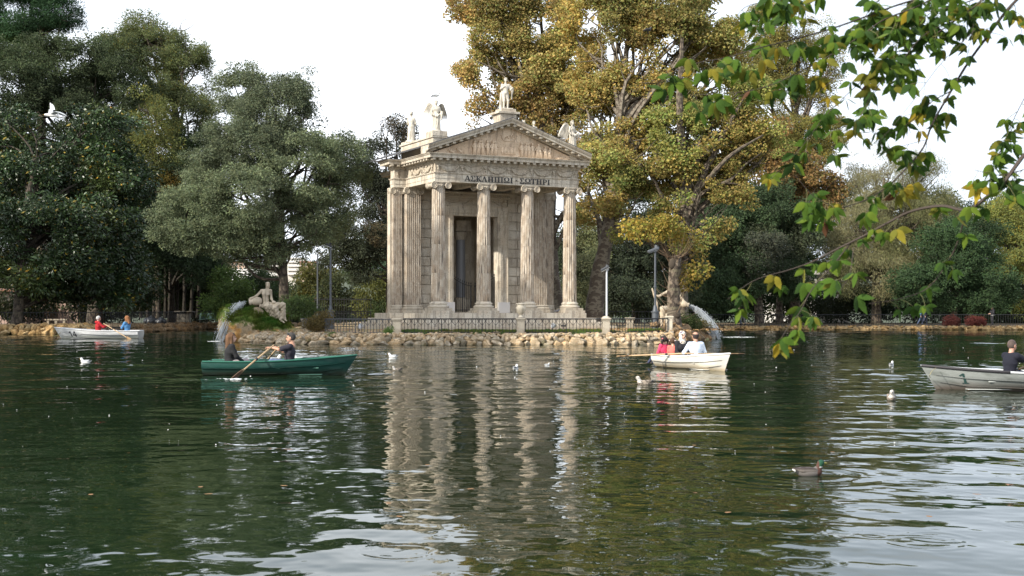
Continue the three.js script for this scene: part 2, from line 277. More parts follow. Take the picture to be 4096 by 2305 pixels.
// ---------- banks, island, ground ----------
const litterTex = dataTex(512, 512, (u, v) => { const n = tfbm(u, v, 6, 6, 5, 111), l = tfbm(u, v, 70, 70, 2, 115), g = tfbm(u, v, 5, 5, 4, 118); let c = mix3([0.07, 0.05, 0.035], [0.17, 0.125, 0.085], n); c = mix3(c, [0.30, 0.17, 0.07], smooth(0.60, 0.68, l)); return lin(...mix3(c, [0.05, 0.075, 0.02], 0.6 * smooth(0.52, 0.62, g))); }, true);
M.litter = S({ map: texRep(litterTex, 0.35), bumpMap: texRep(bumpNoise, 0.8), bumpScale: 0.04, roughness: 1 });
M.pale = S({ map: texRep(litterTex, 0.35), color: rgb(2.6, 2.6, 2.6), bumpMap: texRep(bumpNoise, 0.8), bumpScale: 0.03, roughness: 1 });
function ringLand(outline, center, rings) {                       // rings: [scale, height] or function
  const n = outline.length, pos = [], idx = [];
  rings.forEach(([k, add, y]) => outline.forEach(([x, d]) => { const ex = x - center[0], ed = d - center[1], l = Math.hypot(ex, ed), s = k + add / l; pos.push(center[0] + ex * s, typeof y === 'function' ? y(center[0] + ex * s, center[1] + ed * s) : y, -(center[1] + ed * s)); }));
  for (let r = 0; r < rings.length - 1; r++) for (let i = 0; i < n; i++) { const a = r * n + i, b = r * n + (i + 1) % n; idx.push(a, b, a + n, b, b + n, a + n); }
  const g = new THREE.BufferGeometry(); g.setAttribute('position', new THREE.Float32BufferAttribute(pos, 3)); g.setIndex(idx); g.computeVertexNormals(); return boxUV(g);
}
const dense = (o, step) => { const r = []; o.forEach((p, i) => { const q = o[(i + 1) % o.length], n = Math.max(1, Math.round(Math.hypot(q[0] - p[0], q[1] - p[1]) / step)); for (let k = 0; k < n; k++) r.push([lerp(p[0], q[0], k / n), lerp(p[1], q[1], k / n)]); }); return r; };
const SHORE = [[70, 20], [78, 70], [62, 104], [44, 106], [20, 107], [-10, 109], [-25.5, 108], [-28.2, 93], [-30.5, 88], [-36, 87], [-43, 82], [-41, 55], [-38, 8], [-40, -2.5], [0, -3], [40, -2.5]];
struct('ground', ringLand(dense(SHORE, 3), [0, 55], [[1, 0, -0.6], [1, 0.05, 0.22], [1, 0.9, 0.3], [1, 6, 0.36], [1, 20, 0.4], [1, 60, 0.0], [1, 260, -4], [1, 900, -4], [1, 3200, -4]]), M.litter);
// far hill beyond the park
{
  const pos = [], idx = [], nx = 60, nz = 14, hgt = (x, d) => 34 * smooth(330, 760, d) * (0.75 + 0.45 * noise3(x * 0.004, 1, d * 0.004)) - 6;
  for (let j = 0; j <= nz; j++) for (let i = 0; i <= nx; i++) { const x = lerp(-700, 700, i / nx), d = lerp(300, 1100, j / nz); pos.push(x, hgt(x, d), -d); }
  for (let j = 0; j < nz; j++) for (let i = 0; i < nx; i++) { const o = j * (nx + 1) + i; idx.push(o, o + 1, o + nx + 1, o + 1, o + nx + 2, o + nx + 1); }
  const g = new THREE.BufferGeometry(); g.setAttribute('position', new THREE.Float32BufferAttribute(pos, 3)); g.setIndex(idx); g.computeVertexNormals();
  struct('hill', boxUV(g), S({ color: rgb(0.07, 0.085, 0.05), roughness: 1 }));
  scene.userData.hill = hgt;
}
const hillY = scene.userData.hill;
const ISLE = [[-15.6, 84], [-15.6, 73], [-14.2, 71], [-12.1, 67.2], [-10.3, 63.6], [-7, 62.6], [-2, 62.5], [3, 62.5], [6.2, 63], [8, 64.5], [9.6, 69], [11.6, 74.5], [12.2, 79], [12.6, 88], [12, 98], [0, 112], [-14, 112]];
const isleY = (x, d) => 0.46 + 0.16 * smooth(63.5, 67, d);
struct('island_ground', ringLand(dense(ISLE, 1.2), [-1, 80], [[1, 0.25, -0.5], [1, 0.0, 0.1], [1, -1.0, 0.4], [1, -2.2, isleY], [1, -4, isleY], [0.5, 0, isleY], [0.02, 0, isleY]]), M.pale);

// ---------- stones ----------
const rockGeos = [];
{
  const R = RNG(5);
  for (let v = 0; v < 10; v++) {
    const g = mergeVertices(new THREE.IcosahedronGeometry(0.5, 2).deleteAttribute('uv').deleteAttribute('normal')), p = g.attributes.position, a = R() * 9, cuts = [];
    for (let c = 0; c < 15; c++) cuts.push([V(R() - 0.5, R() - 0.5, R() - 0.5).normalize(), 0.25 + 0.17 * R()]);
    for (let i = 0; i < p.count; i++) {
      const q = V(p.getX(i), p.getY(i), p.getZ(i)); for (const [n, h] of cuts) { const o = q.dot(n) - h; if (o > 0) q.addScaledVector(n, -o * 0.97); }
      q.multiplyScalar(1.32 + 0.22 * (noise3(q.x * 3 + a, q.y * 3, q.z * 3) - 0.5)); p.setXYZ(i, q.x, q.y, q.z);
    }
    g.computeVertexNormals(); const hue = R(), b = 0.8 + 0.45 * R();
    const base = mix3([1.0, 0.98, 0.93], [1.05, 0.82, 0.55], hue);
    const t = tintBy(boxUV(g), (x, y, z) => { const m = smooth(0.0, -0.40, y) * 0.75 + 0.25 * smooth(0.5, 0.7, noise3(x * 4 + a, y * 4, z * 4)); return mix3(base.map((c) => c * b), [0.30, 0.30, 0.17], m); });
    const fl = t.index ? t.toNonIndexed() : t; fl.computeVertexNormals(); const sm = mergeVertices(fl.clone().deleteAttribute('uv').deleteAttribute('color').deleteAttribute('normal'), 1e-4); sm.computeVertexNormals(); const sn = sm.toNonIndexed().attributes.normal, fn = fl.attributes.normal; for (let i = 0; i < fn.count; i++) { const q = V(lerp(fn.getX(i), sn.getX(i), 0.4), lerp(fn.getY(i), sn.getY(i), 0.4), lerp(fn.getZ(i), sn.getZ(i), 0.4)).normalize(); fn.setXYZ(i, q.x, q.y, q.z); } rockGeos.push(fl);
  }
}
const alongPath = (path) => { let L = 0; const seg = path.slice(1).map((q, i) => { const l = Math.hypot(q[0] - path[i][0], q[1] - path[i][1]); const s = { a: path[i], b: q, l, at: L }; L += l; return s; }); return { L, at: (s) => { const g = seg.find((e) => s <= e.at + e.l) ?? seg.at(-1), t = (s - g.at) / g.l; return [lerp(g.a[0], g.b[0], t), lerp(g.a[1], g.b[1], t), Math.atan2(g.b[1] - g.a[1], g.b[0] - g.a[0])]; } }; };
function stoneWall(name, label, cat, path, rowsDef, seed, mat = M.rock, limit = 300) {
  const R = RNG(seed), w = thing(name, label, cat), A = alongPath(path), rest = []; let count = 0;
  for (const [y, back, len, hgt, dep, skip] of rowsDef) {
    let s = R() * len * 0.5;
    while (s < A.L) {
      const l = len * (0.45 + 1.0 * R() * R() + 0.25 * R()), [x, d, ang] = A.at(Math.min(A.L, s + l / 2)), h = hgt * (0.75 + 0.55 * R());
      s += l * 0.93; if (R() < (skip ?? 0)) continue;
      const nx = -Math.sin(ang), nd = Math.cos(ang), b = back + (R() - 0.5) * 0.12;
      const o = new THREE.Mesh(rockGeos[R() * rockGeos.length | 0], mat); o.castShadow = o.receiveShadow = true;
      o.position.set(x + nx * b, y + (R() - 0.5) * 0.05, -(d + nd * b)); o.rotation.set((R() - 0.5) * 0.8, ang + (R() - 0.5) * 0.9 + (R() < 0.5 ? Math.PI : 0), (R() - 0.5) * 0.7); o.scale.set(l * 1.06, h * 1.12, dep * (0.8 + 0.4 * R()));
      if (count++ < limit) { o.name = 'stone'; w.add(o); } else { o.updateMatrix(); rest.push(o.geometry.clone().applyMatrix4(o.matrix)); }
    }
  }
  if (rest.length) part(w, 'small_stones', merge(rest), mat, 'stuff');
  return w;
}
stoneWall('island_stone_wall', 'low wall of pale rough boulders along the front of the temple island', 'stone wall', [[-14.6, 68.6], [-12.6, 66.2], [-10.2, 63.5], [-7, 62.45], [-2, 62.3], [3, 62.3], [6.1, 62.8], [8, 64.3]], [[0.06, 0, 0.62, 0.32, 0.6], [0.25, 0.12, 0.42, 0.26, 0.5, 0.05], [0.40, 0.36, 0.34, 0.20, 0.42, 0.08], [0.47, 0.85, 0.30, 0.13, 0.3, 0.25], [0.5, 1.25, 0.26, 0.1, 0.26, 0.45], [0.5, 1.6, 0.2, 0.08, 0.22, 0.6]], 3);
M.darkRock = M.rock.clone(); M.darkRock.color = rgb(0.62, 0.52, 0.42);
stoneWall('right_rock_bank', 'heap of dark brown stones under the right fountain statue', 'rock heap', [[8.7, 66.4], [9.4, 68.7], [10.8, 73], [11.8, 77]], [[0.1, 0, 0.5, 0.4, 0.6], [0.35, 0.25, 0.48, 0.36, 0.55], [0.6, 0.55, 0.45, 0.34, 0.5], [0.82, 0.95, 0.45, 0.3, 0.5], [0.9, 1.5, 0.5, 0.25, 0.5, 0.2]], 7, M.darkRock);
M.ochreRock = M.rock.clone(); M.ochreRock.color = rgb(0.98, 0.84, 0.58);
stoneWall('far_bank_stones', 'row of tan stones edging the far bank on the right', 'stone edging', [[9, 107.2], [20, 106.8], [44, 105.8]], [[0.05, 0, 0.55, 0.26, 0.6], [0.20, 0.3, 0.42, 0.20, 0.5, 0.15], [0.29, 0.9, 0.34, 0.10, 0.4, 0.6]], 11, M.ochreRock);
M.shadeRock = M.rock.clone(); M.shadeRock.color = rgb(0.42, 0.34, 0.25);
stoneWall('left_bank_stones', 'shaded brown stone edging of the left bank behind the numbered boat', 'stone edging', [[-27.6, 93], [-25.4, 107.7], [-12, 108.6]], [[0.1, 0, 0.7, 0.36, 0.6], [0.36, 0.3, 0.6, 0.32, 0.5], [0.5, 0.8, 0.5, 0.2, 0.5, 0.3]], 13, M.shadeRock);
stoneWall('left_corner_stones', 'ochre boulders at the shore corner on the far left', 'rock heap', [[-40, 86.9], [-36, 86.9], [-31, 87.4], [-28.9, 90.5]], [[0.1, 0, 0.65, 0.4, 0.7], [0.36, 0.25, 0.6, 0.36, 0.6], [0.55, 0.7, 0.55, 0.28, 0.5], [0.6, 1.3, 0.5, 0.2, 0.5, 0.2]], 17, M.ochreRock);

// low kerb under the island fence
{
  const k = thing('stone_kerb', 'grey stone kerb under the island railing', 'kerb'), pts = [[-5.85, 64.35], [0.4, 64.35], [4.75, 64.5], [8.0, 66.6]];
  for (let i = 0; i < 3; i++) { const n = 3; for (let j = 0; j < n; j++) { const a = pts[i], b = pts[i + 1], p = V(lerp(a[0], b[0], j / n), 0.44, -lerp(a[1], b[1], j / n)), q = V(lerp(a[0], b[0], (j + 1) / n), 0.44, -lerp(a[1], b[1], (j + 1) / n)); const g = rbox(p.distanceTo(q) - 0.02, 0.2, 0.26); tr(g, (p.x + q.x) / 2, 0.43, (p.z + q.z) / 2, 0, Math.atan2(-(q.z - p.z), q.x - p.x), 0); part(k, 'kerb_stone', boxUV(g), M.stone); } }
}
// ---------- foliage ----------
M.blackBark = M.bark.clone(); M.blackBark.color = rgb(0.22, 0.22, 0.2);
function leafClump(seed, n, R, L, W, { squash = 0.75, droop = 0.2, spread = 0.9, cv = 0.35, odd = 0, oddColor = [1, 1, 1] } = {}) {
  const r = RNG(seed), pos = [], col = [], idx = [];
  for (let i = 0; i < n; i++) {
    const u = V(r() - 0.5, r() - 0.5, r() - 0.5).normalize(), rad = R * Math.pow(r(), 0.45), c = V(u.x * rad, u.y * rad * squash, u.z * rad);
    const dir = u.clone().multiplyScalar(spread).add(V(r() - 0.5, r() - 0.5 - droop, r() - 0.5).multiplyScalar(1.4)).normalize();
    const side = V(r() - 0.5, (r() - 0.5) * 0.6, r() - 0.5).cross(dir).normalize(), up = side.clone().cross(dir).multiplyScalar(0.16 * L * (r() - 0.3));
    const l = L * (0.65 + 0.7 * r()), w = W * (0.65 + 0.7 * r()), o = pos.length / 3;
    const a = c, b = c.clone().addScaledVector(dir, l), m = c.clone().addScaledVector(dir, l * 0.48).add(up), s1 = m.clone().addScaledVector(side, w / 2), s2 = m.clone().addScaledVector(side, -w / 2);
    for (const p of [a, s1, b, s2]) pos.push(p.x, p.y, p.z);
    const v = 1 - cv + 2 * cv * r(), k = r() < odd ? oddColor : [0.9 + 0.2 * r(), 1, 0.85 + 0.3 * r()];
    for (let q = 0; q < 4; q++) col.push(v * k[0], v * k[1], v * k[2]);
    idx.push(o, o + 1, o + 2, o, o + 2, o + 3);
  }
  const g = new THREE.BufferGeometry(); g.setAttribute('position', new THREE.Float32BufferAttribute(pos, 3)); g.setAttribute('color', new THREE.Float32BufferAttribute(col, 3)); g.setIndex(idx);
  const h = g.toNonIndexed(); h.computeVertexNormals(); return h;
}
const leafMat = (rough = 0.95, trans = 0.35, spec = 0.35) => PH({ vertexColors: true, side: THREE.DoubleSide, roughness: rough, transmission: trans, thickness: 0, specularIntensity: spec });
const two = (a, ...r) => [leafClump(a, ...r), leafClump(a + 50, ...r)];
const KIND = {
  oak: { geos: two(1, 290, 0.72, 0.14, 0.07, { cv: 0.25 }), mat: leafMat(0.95, 0.25, 0.5), R: 0.72 },
  farOak: { geos: two(2, 270, 0.9, 0.19, 0.095, { cv: 0.25 }), mat: leafMat(0.95, 0.3), R: 0.9 },
  magnolia: { geos: two(3, 170, 0.9, 0.27, 0.12, { odd: 0.012, oddColor: [6, 2.4, 0.9], cv: 0.4 }), mat: leafMat(0.38, 0.0, 0.9), R: 0.9 },
  beech: { geos: two(4, 260, 0.95, 0.17, 0.09, { odd: 0.05, oddColor: [1.8, 1.2, 0.5], cv: 0.28 }), mat: leafMat(0.95, 0.4), R: 0.95 },
  plane: { geos: two(5, 160, 0.8, 0.20, 0.17, { odd: 0.25, oddColor: [0.7, 1.0, 0.85], cv: 0.32, droop: 0.35 }), mat: leafMat(0.95, 0.4), R: 0.8 },
  willow: { geos: two(6, 230, 1.0, 0.24, 0.04, { droop: 0.9, spread: 0.4, squash: 1.1, cv: 0.35 }), mat: leafMat(0.95, 0.4), R: 1.0 },
  pine: { geos: two(7, 300, 0.9, 0.28, 0.05, { droop: -0.4, squash: 0.6, cv: 0.25 }), mat: leafMat(0.95, 0.15), R: 0.9 },
  shrub: { geos: two(8, 170, 0.5, 0.14, 0.065, { cv: 0.28 }), mat: leafMat(0.95, 0.4), R: 0.5 },
};
let nClumps = 0;
function crown(parent, kind, blobs, color, { seed = 1, density = 1, vary = 0.3, hole = 0.34, scale = 1, alt, kindTag, shell = 0.55 } = {}) {
  const K = KIND[kind], O = parent.position, R = RNG(seed * 101 + 7), lists = [[]];
  for (const [c, r, dn = 1, own] of blobs) {
    const area = 4 * Math.PI * Math.pow((Math.pow(r[0] * r[1], 1.6) + Math.pow(r[0] * r[2], 1.6) + Math.pow(r[1] * r[2], 1.6)) / 3, 1 / 1.6), n = Math.round(area / (K.R * K.R * scale * scale) * 0.82 * density * dn);
    for (let i = 0; i < n; i++) {
      const u = V(R() - 0.5, R() - 0.5, R() - 0.5).normalize(), bump = 0.78 + 0.5 * noise3(u.x * 2.2 + c.x, u.y * 2.2 + c.y, u.z * 2.2 + c.z, seed);
      const k = (shell + (1 - shell) * Math.sqrt(R())) * bump * (0.82 + 0.42 * R() * R() + 0.06 * R()), p = V(c.x + u.x * r[0] * k, c.y + u.y * r[1] * k, c.z + u.z * r[2] * k);
      if (hole > 0 && noise3((p.x + O.x) * 0.55, p.y * 0.7, (p.z + O.z) * 0.55, seed + 3) < hole) continue;
      const v = (1 - vary) + 2 * vary * noise3(p.x * 0.35, p.y * 0.35, p.z * 0.35, seed + 9), base = own ?? (alt && noise3(p.x * 0.28, p.y * 0.28, p.z * 0.28, seed + 21) > alt[1] ? alt[0] : color), t = v * (0.8 + 0.4 * R());
      lists[R() * lists.length | 0].push([p, scale * (0.65 + 0.7 * R()), R() * 6.283, (R() - 0.5) * 0.9, base, t]);
    }
  }
  lists.forEach((list, q) => {
    if (!list.length) return;
    const m = new THREE.InstancedMesh(K.geos[seed % 2], K.mat, list.length), c = new THREE.Color(), o = new THREE.Object3D(); m.name = 'crown';
    list.forEach(([p, s, ry, rx, b, t], i) => { o.position.copy(p); o.rotation.set(rx, ry, rx * 0.7); o.scale.set(s, s * 0.9, s); o.updateMatrix(); m.setMatrixAt(i, o.matrix); m.setColorAt(i, c.setRGB(b[0] * t, b[1] * t, b[2] * t)); });
    m.castShadow = m.receiveShadow = true; m.userData.kind = 'stuff'; parent.add(m); nClumps += list.length;
  });
}
// sc = 2576 wide picture units to the 4096 wide ones
const Q = 4096 / 2576;
function treeAt(name, label, category, o, group) {
  const R = RNG(o.seed * 37 + 1), pt = ([x, y, d]) => P(x * Q, y * Q, d), t = thing(name, label, category, [0, 0, 0], 0, group);
  const base = pt(o.trunk ? [o.trunk[0][0], o.trunk[0][1], o.trunk[0][2]] : [o.blobs[0][0], 800, o.blobs[0][2]]); base.y = o.y0 ?? 0.3; t.position.copy(base);
  const rel = (p) => p.clone().sub(base), px = (d) => d / F * Q;
  const blobs = o.blobs.map(([x, y, d, rx, ry, dn, own]) => [rel(pt([x, y, d])), [rx * px(d), ry * px(d), (rx + ry) / 2 * px(d) * (o.deep ?? 0.9)], dn ?? 1, own]);
  if (o.trunk) {
    const pts = o.trunk.map((q) => rel(pt(q))), rad = o.trunk.map((q) => q[3]); pts[0].y = -0.1;
    const fine = curve(pts, 22), fr = fine.map((_, i) => { const s = i / 22 * (rad.length - 1), a = Math.floor(s); return lerp(rad[a], rad[Math.min(rad.length - 1, a + 1)], s - a) * (1 + 0.55 * Math.exp(-i * 0.9)); });
    part(t, 'trunk', sweep(fine, fr, 14, 0.18, o.seed), o.bark ?? M.bark);
    const limbs = [];
    for (const [c, r] of blobs) for (let q = 0; q < (o.limbs ?? 2); q++) {
      const near = fine.filter((p) => p.y < c.y + r[1] * 0.3), s = Math.max(3, Math.min(near.length - 1, Math.round(near.length * (0.45 + 0.5 * R())))), from = fine[s] ?? fine.at(-1);
      const u = V(R() - 0.5, R() * 0.6 - 0.1, R() - 0.5).normalize(), to = c.clone().add(V(u.x * r[0] * 0.7, u.y * r[1] * 0.8, u.z * r[2] * 0.7)), mid = from.clone().lerp(to, 0.5).add(V((R() - 0.5) * 1.5, -0.4 + R(), (R() - 0.5)));
      const len = from.distanceTo(to), r0 = Math.min(fr[s] * 0.6, 0.03 + len * 0.022), path = curve([from, from.clone().lerp(mid, 0.5).add(V((R() - 0.5) * 0.7, (R() - 0.5) * 0.7, 0)), mid, mid.clone().lerp(to, 0.5).add(V((R() - 0.5) * 0.8, (R() - 0.5) * 0.8, 0)), to], 10);
      limbs.push(sweep(path, path.map((_, i) => lerp(r0, 0.025, i / 10)), 6, 0.15, R() * 9));
      for (let w = 0; w < (o.twigs ?? 2); w++) { const a = path[4 + (R() * 6 | 0)], b = a.clone().add(V((R() - 0.5) * 3, R() * 2 - 0.4, (R() - 0.5) * 3)), c2 = curve([a, a.clone().lerp(b, 0.5).add(V(R() - 0.5, R() - 0.5, R() - 0.5).multiplyScalar(0.5)), b], 5); limbs.push(sweep(c2, c2.map((_, i) => lerp(r0 * 0.4, 0.015, i / 5)), 5)); }
    }
    for (const l of o.extra ?? []) { const p = curve(l.map((q) => rel(pt(q))), 12), n = l.length - 1; limbs.push(sweep(p, p.map((_, i) => { const s = i / 12 * n, a = Math.floor(s); return lerp(l[a][3], l[Math.min(n, a + 1)][3], s - a); }), 8, 0.18, o.seed)); }
    if (limbs.length) part(t, 'branches', merge(limbs), o.bark ?? M.bark);
  }
  crown(t, o.kind, blobs, o.color, o);
  return t;
}
const gLeft = 'trees on the left bank', gRight = 'trees on the right bank';
treeAt('pine_tree', 'dark green pine top in the upper left corner, behind the other trees', 'tree', { seed: 1, kind: 'pine', color: [0.042, 0.090, 0.038], trunk: [[105, 800, 122, 0.5], [104, 300, 122, 0.4], [100, 60, 122, 0.25]], blobs: [[40, 40, 122, 110, 80], [140, 30, 122, 55, 60], [30, 120, 122, 50, 60, 1, [0.07, 0.13, 0.035]], [90, -40, 122, 90, 60]], limbs: 3 });
treeAt('evergreen_oak', 'tall grey-green evergreen oak at the left, behind the flying gull', 'tree', { seed: 2, kind: 'farOak', color: [0.062, 0.085, 0.038], trunk: [[240, 800, 114, 0.55], [235, 430, 114, 0.4], [225, 250, 114, 0.3]], blobs: [[170, 180, 114, 110, 100], [50, 200, 112, 110, 110], [270, 240, 114, 95, 95], [120, 320, 112, 130, 100], [20, 400, 110, 100, 120], [290, 350, 114, 70, 80], [230, 420, 113, 120, 90]], limbs: 4, bark: M.darkBark, hole: 0.38 });
treeAt('hornbeam_tree', 'tall olive green hornbeam with wispy top left of the open sky', 'tree', { seed: 3, kind: 'beech', scale: 0.85, color: [0.125, 0.152, 0.058], alt: [[0.078, 0.105, 0.045], 0.55], trunk: [[455, 800, 118, 0.5], [450, 420, 118, 0.4], [430, 200, 118, 0.25], [400, 90, 118, 0.12]], blobs: [[390, 140, 118, 105, 85], [470, 200, 118, 70, 100], [320, 190, 118, 85, 100], [420, 300, 117, 100, 100], [500, 310, 118, 48, 80], [360, 75, 118, 48, 40, 0.8], [440, 90, 118, 40, 40, 0.7], [300, 120, 118, 60, 50, 0.8]], limbs: 5, twigs: 3, hole: 0.42 });
treeAt('yellowing_beech', 'yellow-green slender tree lit in front of the hornbeam', 'tree', { seed: 4, kind: 'beech', scale: 0.85, color: [0.15, 0.17, 0.05], trunk: [[395, 800, 112, 0.3], [392, 450, 112, 0.22], [380, 300, 112, 0.1]], blobs: [[375, 310, 112, 62, 80], [395, 400, 112, 60, 80], [420, 460, 112, 45, 50, 1, [0.18, 0.14, 0.03]]], limbs: 3, vary: 0.4 });
treeAt('magnolia_tree', 'large dark glossy magnolia hanging over the left bank, with a few orange leaves', 'tree', { seed: 5, kind: 'magnolia', color: [0.03, 0.056, 0.018], alt: [[0.062, 0.088, 0.024], 0.62], trunk: [[40, 815, 91, 0.38], [52, 700, 92, 0.33], [60, 560, 93, 0.25], [90, 400, 95, 0.12]], blobs: [[255, 345, 100, 85, 70], [215, 440, 99, 120, 90], [70, 480, 96, 120, 110], [110, 600, 93, 150, 110], [250, 600, 97, 100, 100], [300, 690, 98, 70, 60], [60, 690, 92, 110, 50], [190, 705, 93, 90, 40], [310, 480, 101, 70, 90], [20, 330, 98, 60, 60], [250, 725, 97, 100, 42], [330, 735, 104, 70, 38], [120, 730, 96, 70, 36]], limbs: 3, hole: 0.3, bark: M.darkBark });
treeAt('dark_grove_tree', 'dark tree of many thin stems left of the big grey-green oak', 'tree', { seed: 6, kind: 'farOak', color: [0.036, 0.06, 0.024], trunk: [[430, 800, 112, 0.3], [432, 640, 112, 0.26], [436, 480, 112, 0.12]], extra: [355, 372, 388, 400, 416, 445, 462, 480, 496].map((x, i) => [[x, 800, 111 + (i % 3), 0.16], [x + (i - 4) * 2, 660, 111 + (i % 3), 0.13], [x + (i - 4) * 6, 520, 112, 0.06]]), blobs: [[445, 470, 113, 95, 90], [420, 570, 113, 110, 75], [520, 400, 115, 55, 85], [530, 540, 113, 60, 90], [350, 590, 113, 70, 90], [510, 640, 114, 60, 50], [350, 690, 116, 60, 50], [520, 700, 116, 50, 45, 1, [0.05, 0.07, 0.022]], [440, 700, 121, 90, 60], [400, 690, 115, 70, 60], [460, 730, 117, 80, 40], [400, 630, 107, 62, 45], [470, 640, 107, 55, 48], [440, 590, 107, 70, 40], [520, 660, 110, 45, 45], [385, 680, 107, 45, 30, 0.7]], limbs: 1, hole: 0.3, bark: M.blackBark });
treeAt('evergreen_oak', 'broad silvery grey-green evergreen oak beside the reclining statue, left of the temple', 'tree', { seed: 7, kind: 'oak', scale: 0.8, color: [0.150, 0.182, 0.095], alt: [[0.12, 0.145, 0.08], 0.6], y0: 0.45, trunk: [[714, 775, 76, 0.28], [712, 690, 76, 0.26], [706, 590, 76, 0.24], [700, 480, 76, 0.18], [690, 330, 76, 0.08]], blobs: [[690, 290, 77, 105, 95], [630, 380, 76, 120, 90], [500, 535, 75, 108, 80], [610, 500, 74, 110, 85], [755, 420, 76, 115, 110], [860, 420, 78, 66, 85], [720, 545, 76, 120, 60], [575, 600, 75, 80, 45, 0.8], [810, 530, 77, 85, 65], [560, 430, 76, 90, 70], [740, 225, 78, 45, 45, 0.7], [610, 230, 78, 62, 65], [430, 570, 75, 45, 45, 0.8], [690, 630, 76, 70, 35, 0.7], [640, 590, 75, 75, 42], [705, 590, 76, 70, 40], [785, 590, 76, 62, 42], [480, 600, 75, 55, 45], [590, 640, 76, 50, 28, 0.6]], limbs: 3, hole: 0.20, vary: 0.25, bark: M.darkBark });
treeAt('evergreen_oak', 'dark drooping oak close to the left side of the temple', 'tree', { seed: 8, kind: 'oak', color: [0.046, 0.057, 0.032], alt: [[0.101, 0.081, 0.041], 0.68], y0: 0.45, trunk: [[985, 790, 90, 0.35], [980, 620, 90, 0.3], [965, 450, 90, 0.15]], extra: [[[980, 640, 90, 0.14], [920, 580, 89, 0.1], [860, 640, 88, 0.05], [830, 680, 88, 0.03]]], blobs: [[945, 420, 90, 48, 70], [960, 530, 90, 55, 90], [905, 600, 88, 75, 50], [855, 640, 88, 60, 40, 0.8], [980, 350, 92, 50, 40, 0.6], [930, 670, 88, 50, 40, 0.8], [1000, 310, 92, 35, 25, 0.35]], limbs: 3, twigs: 4, hole: 0.4, bark: M.darkBark });
treeAt('plane_tree', 'golden brown plane tree rising behind the temple roof', 'tree', { seed: 10, kind: 'plane', scale: 0.75, color: [0.42, 0.285, 0.10], alt: [[0.36, 0.28, 0.095], 0.6], y0: 0.45, trunk: [[1392, 795, 84, 0.75], [1382, 640, 85, 0.55], [1376, 420, 87, 0.45], [1352, 220, 88, 0.3], [1310, 60, 88, 0.15]], blobs: [[1250, 90, 88, 80, 62], [1350, 70, 88, 105, 80], [1225, 175, 88, 72, 42], [1340, 190, 88, 110, 72], [1425, 150, 88, 85, 90], [1260, 255, 88, 75, 34], [1390, 285, 88, 95, 50], [1230, 20, 88, 85, 45], [1330, -20, 88, 110, 60], [1180, 165, 88, 42, 26, 0.6], [1160, 15, 88, 40, 25, 0.5], [1220, 300, 88, 45, 20, 0.5], [1455, 440, 84, 42, 60], [1440, 350, 86, 60, 50], [1475, 535, 84, 40, 42, 0.7], [1455, 240, 88, 50, 60]], limbs: 3, twigs: 4, hole: 0.455, bark: M.planeBark });
treeAt('plane_tree', 'green and gold plane tree with a thick leaning trunk right of the temple', 'tree', { seed: 11, kind: 'plane', scale: 0.75, color: [0.32, 0.27, 0.085], alt: [[0.38, 0.28, 0.085], 0.55], y0: 0.5, trunk: [[1488, 800, 80, 0.56], [1508, 690, 80, 0.48], [1538, 540, 80, 0.40], [1554, 400, 80, 0.34], [1566, 240, 81, 0.26], [1580, 90, 82, 0.12]], extra: [[[1541, 590, 80, 0.2], [1580, 575, 80, 0.16], [1620, 560, 80, 0.1], [1690, 580, 80, 0.04]], [[1552, 480, 80, 0.2], [1600, 490, 80, 0.15], [1650, 470, 80, 0.1], [1710, 490, 80, 0.04]], [[1560, 330, 80, 0.25], [1600, 260, 81, 0.18], [1660, 190, 82, 0.1]]], blobs: [[1560, 70, 82, 105, 80], [1680, 110, 82, 110, 85], [1600, 210, 82, 100, 62], [1760, 200, 82, 75, 80], [1700, 20, 82, 130, 70], [1500, 240, 82, 70, 48], [1530, 390, 80, 70, 42, 0.8], [1800, 110, 82, 60, 80], [1560, -20, 82, 110, 60], [1470, 60, 84, 60, 70], [1580, 330, 81, 70, 36, 0.7], [1560, 520, 79, 60, 25, 0.5], [1770, 60, 83, 80, 80, 0.8], [1830, 180, 83, 50, 70, 0.7], [1640, 300, 82, 80, 45, 0.7], [1500, 330, 82, 50, 50, 0.6], [1470, 180, 84, 50, 70, 0.7], [1470, 420, 83, 50, 55, 0.7], [1610, 400, 81, 70, 40, 0.6], [1490, 490, 82, 40, 40, 0.5], [1660, 350, 81, 60, 40, 0.7], [1600, 460, 80, 60, 30, 0.5], [1520, 450, 81, 60, 40, 0.6], [1570, 250, 83, 70, 50, 0.7]], limbs: 3, twigs: 3, hole: 0.455, bark: M.planeBark });
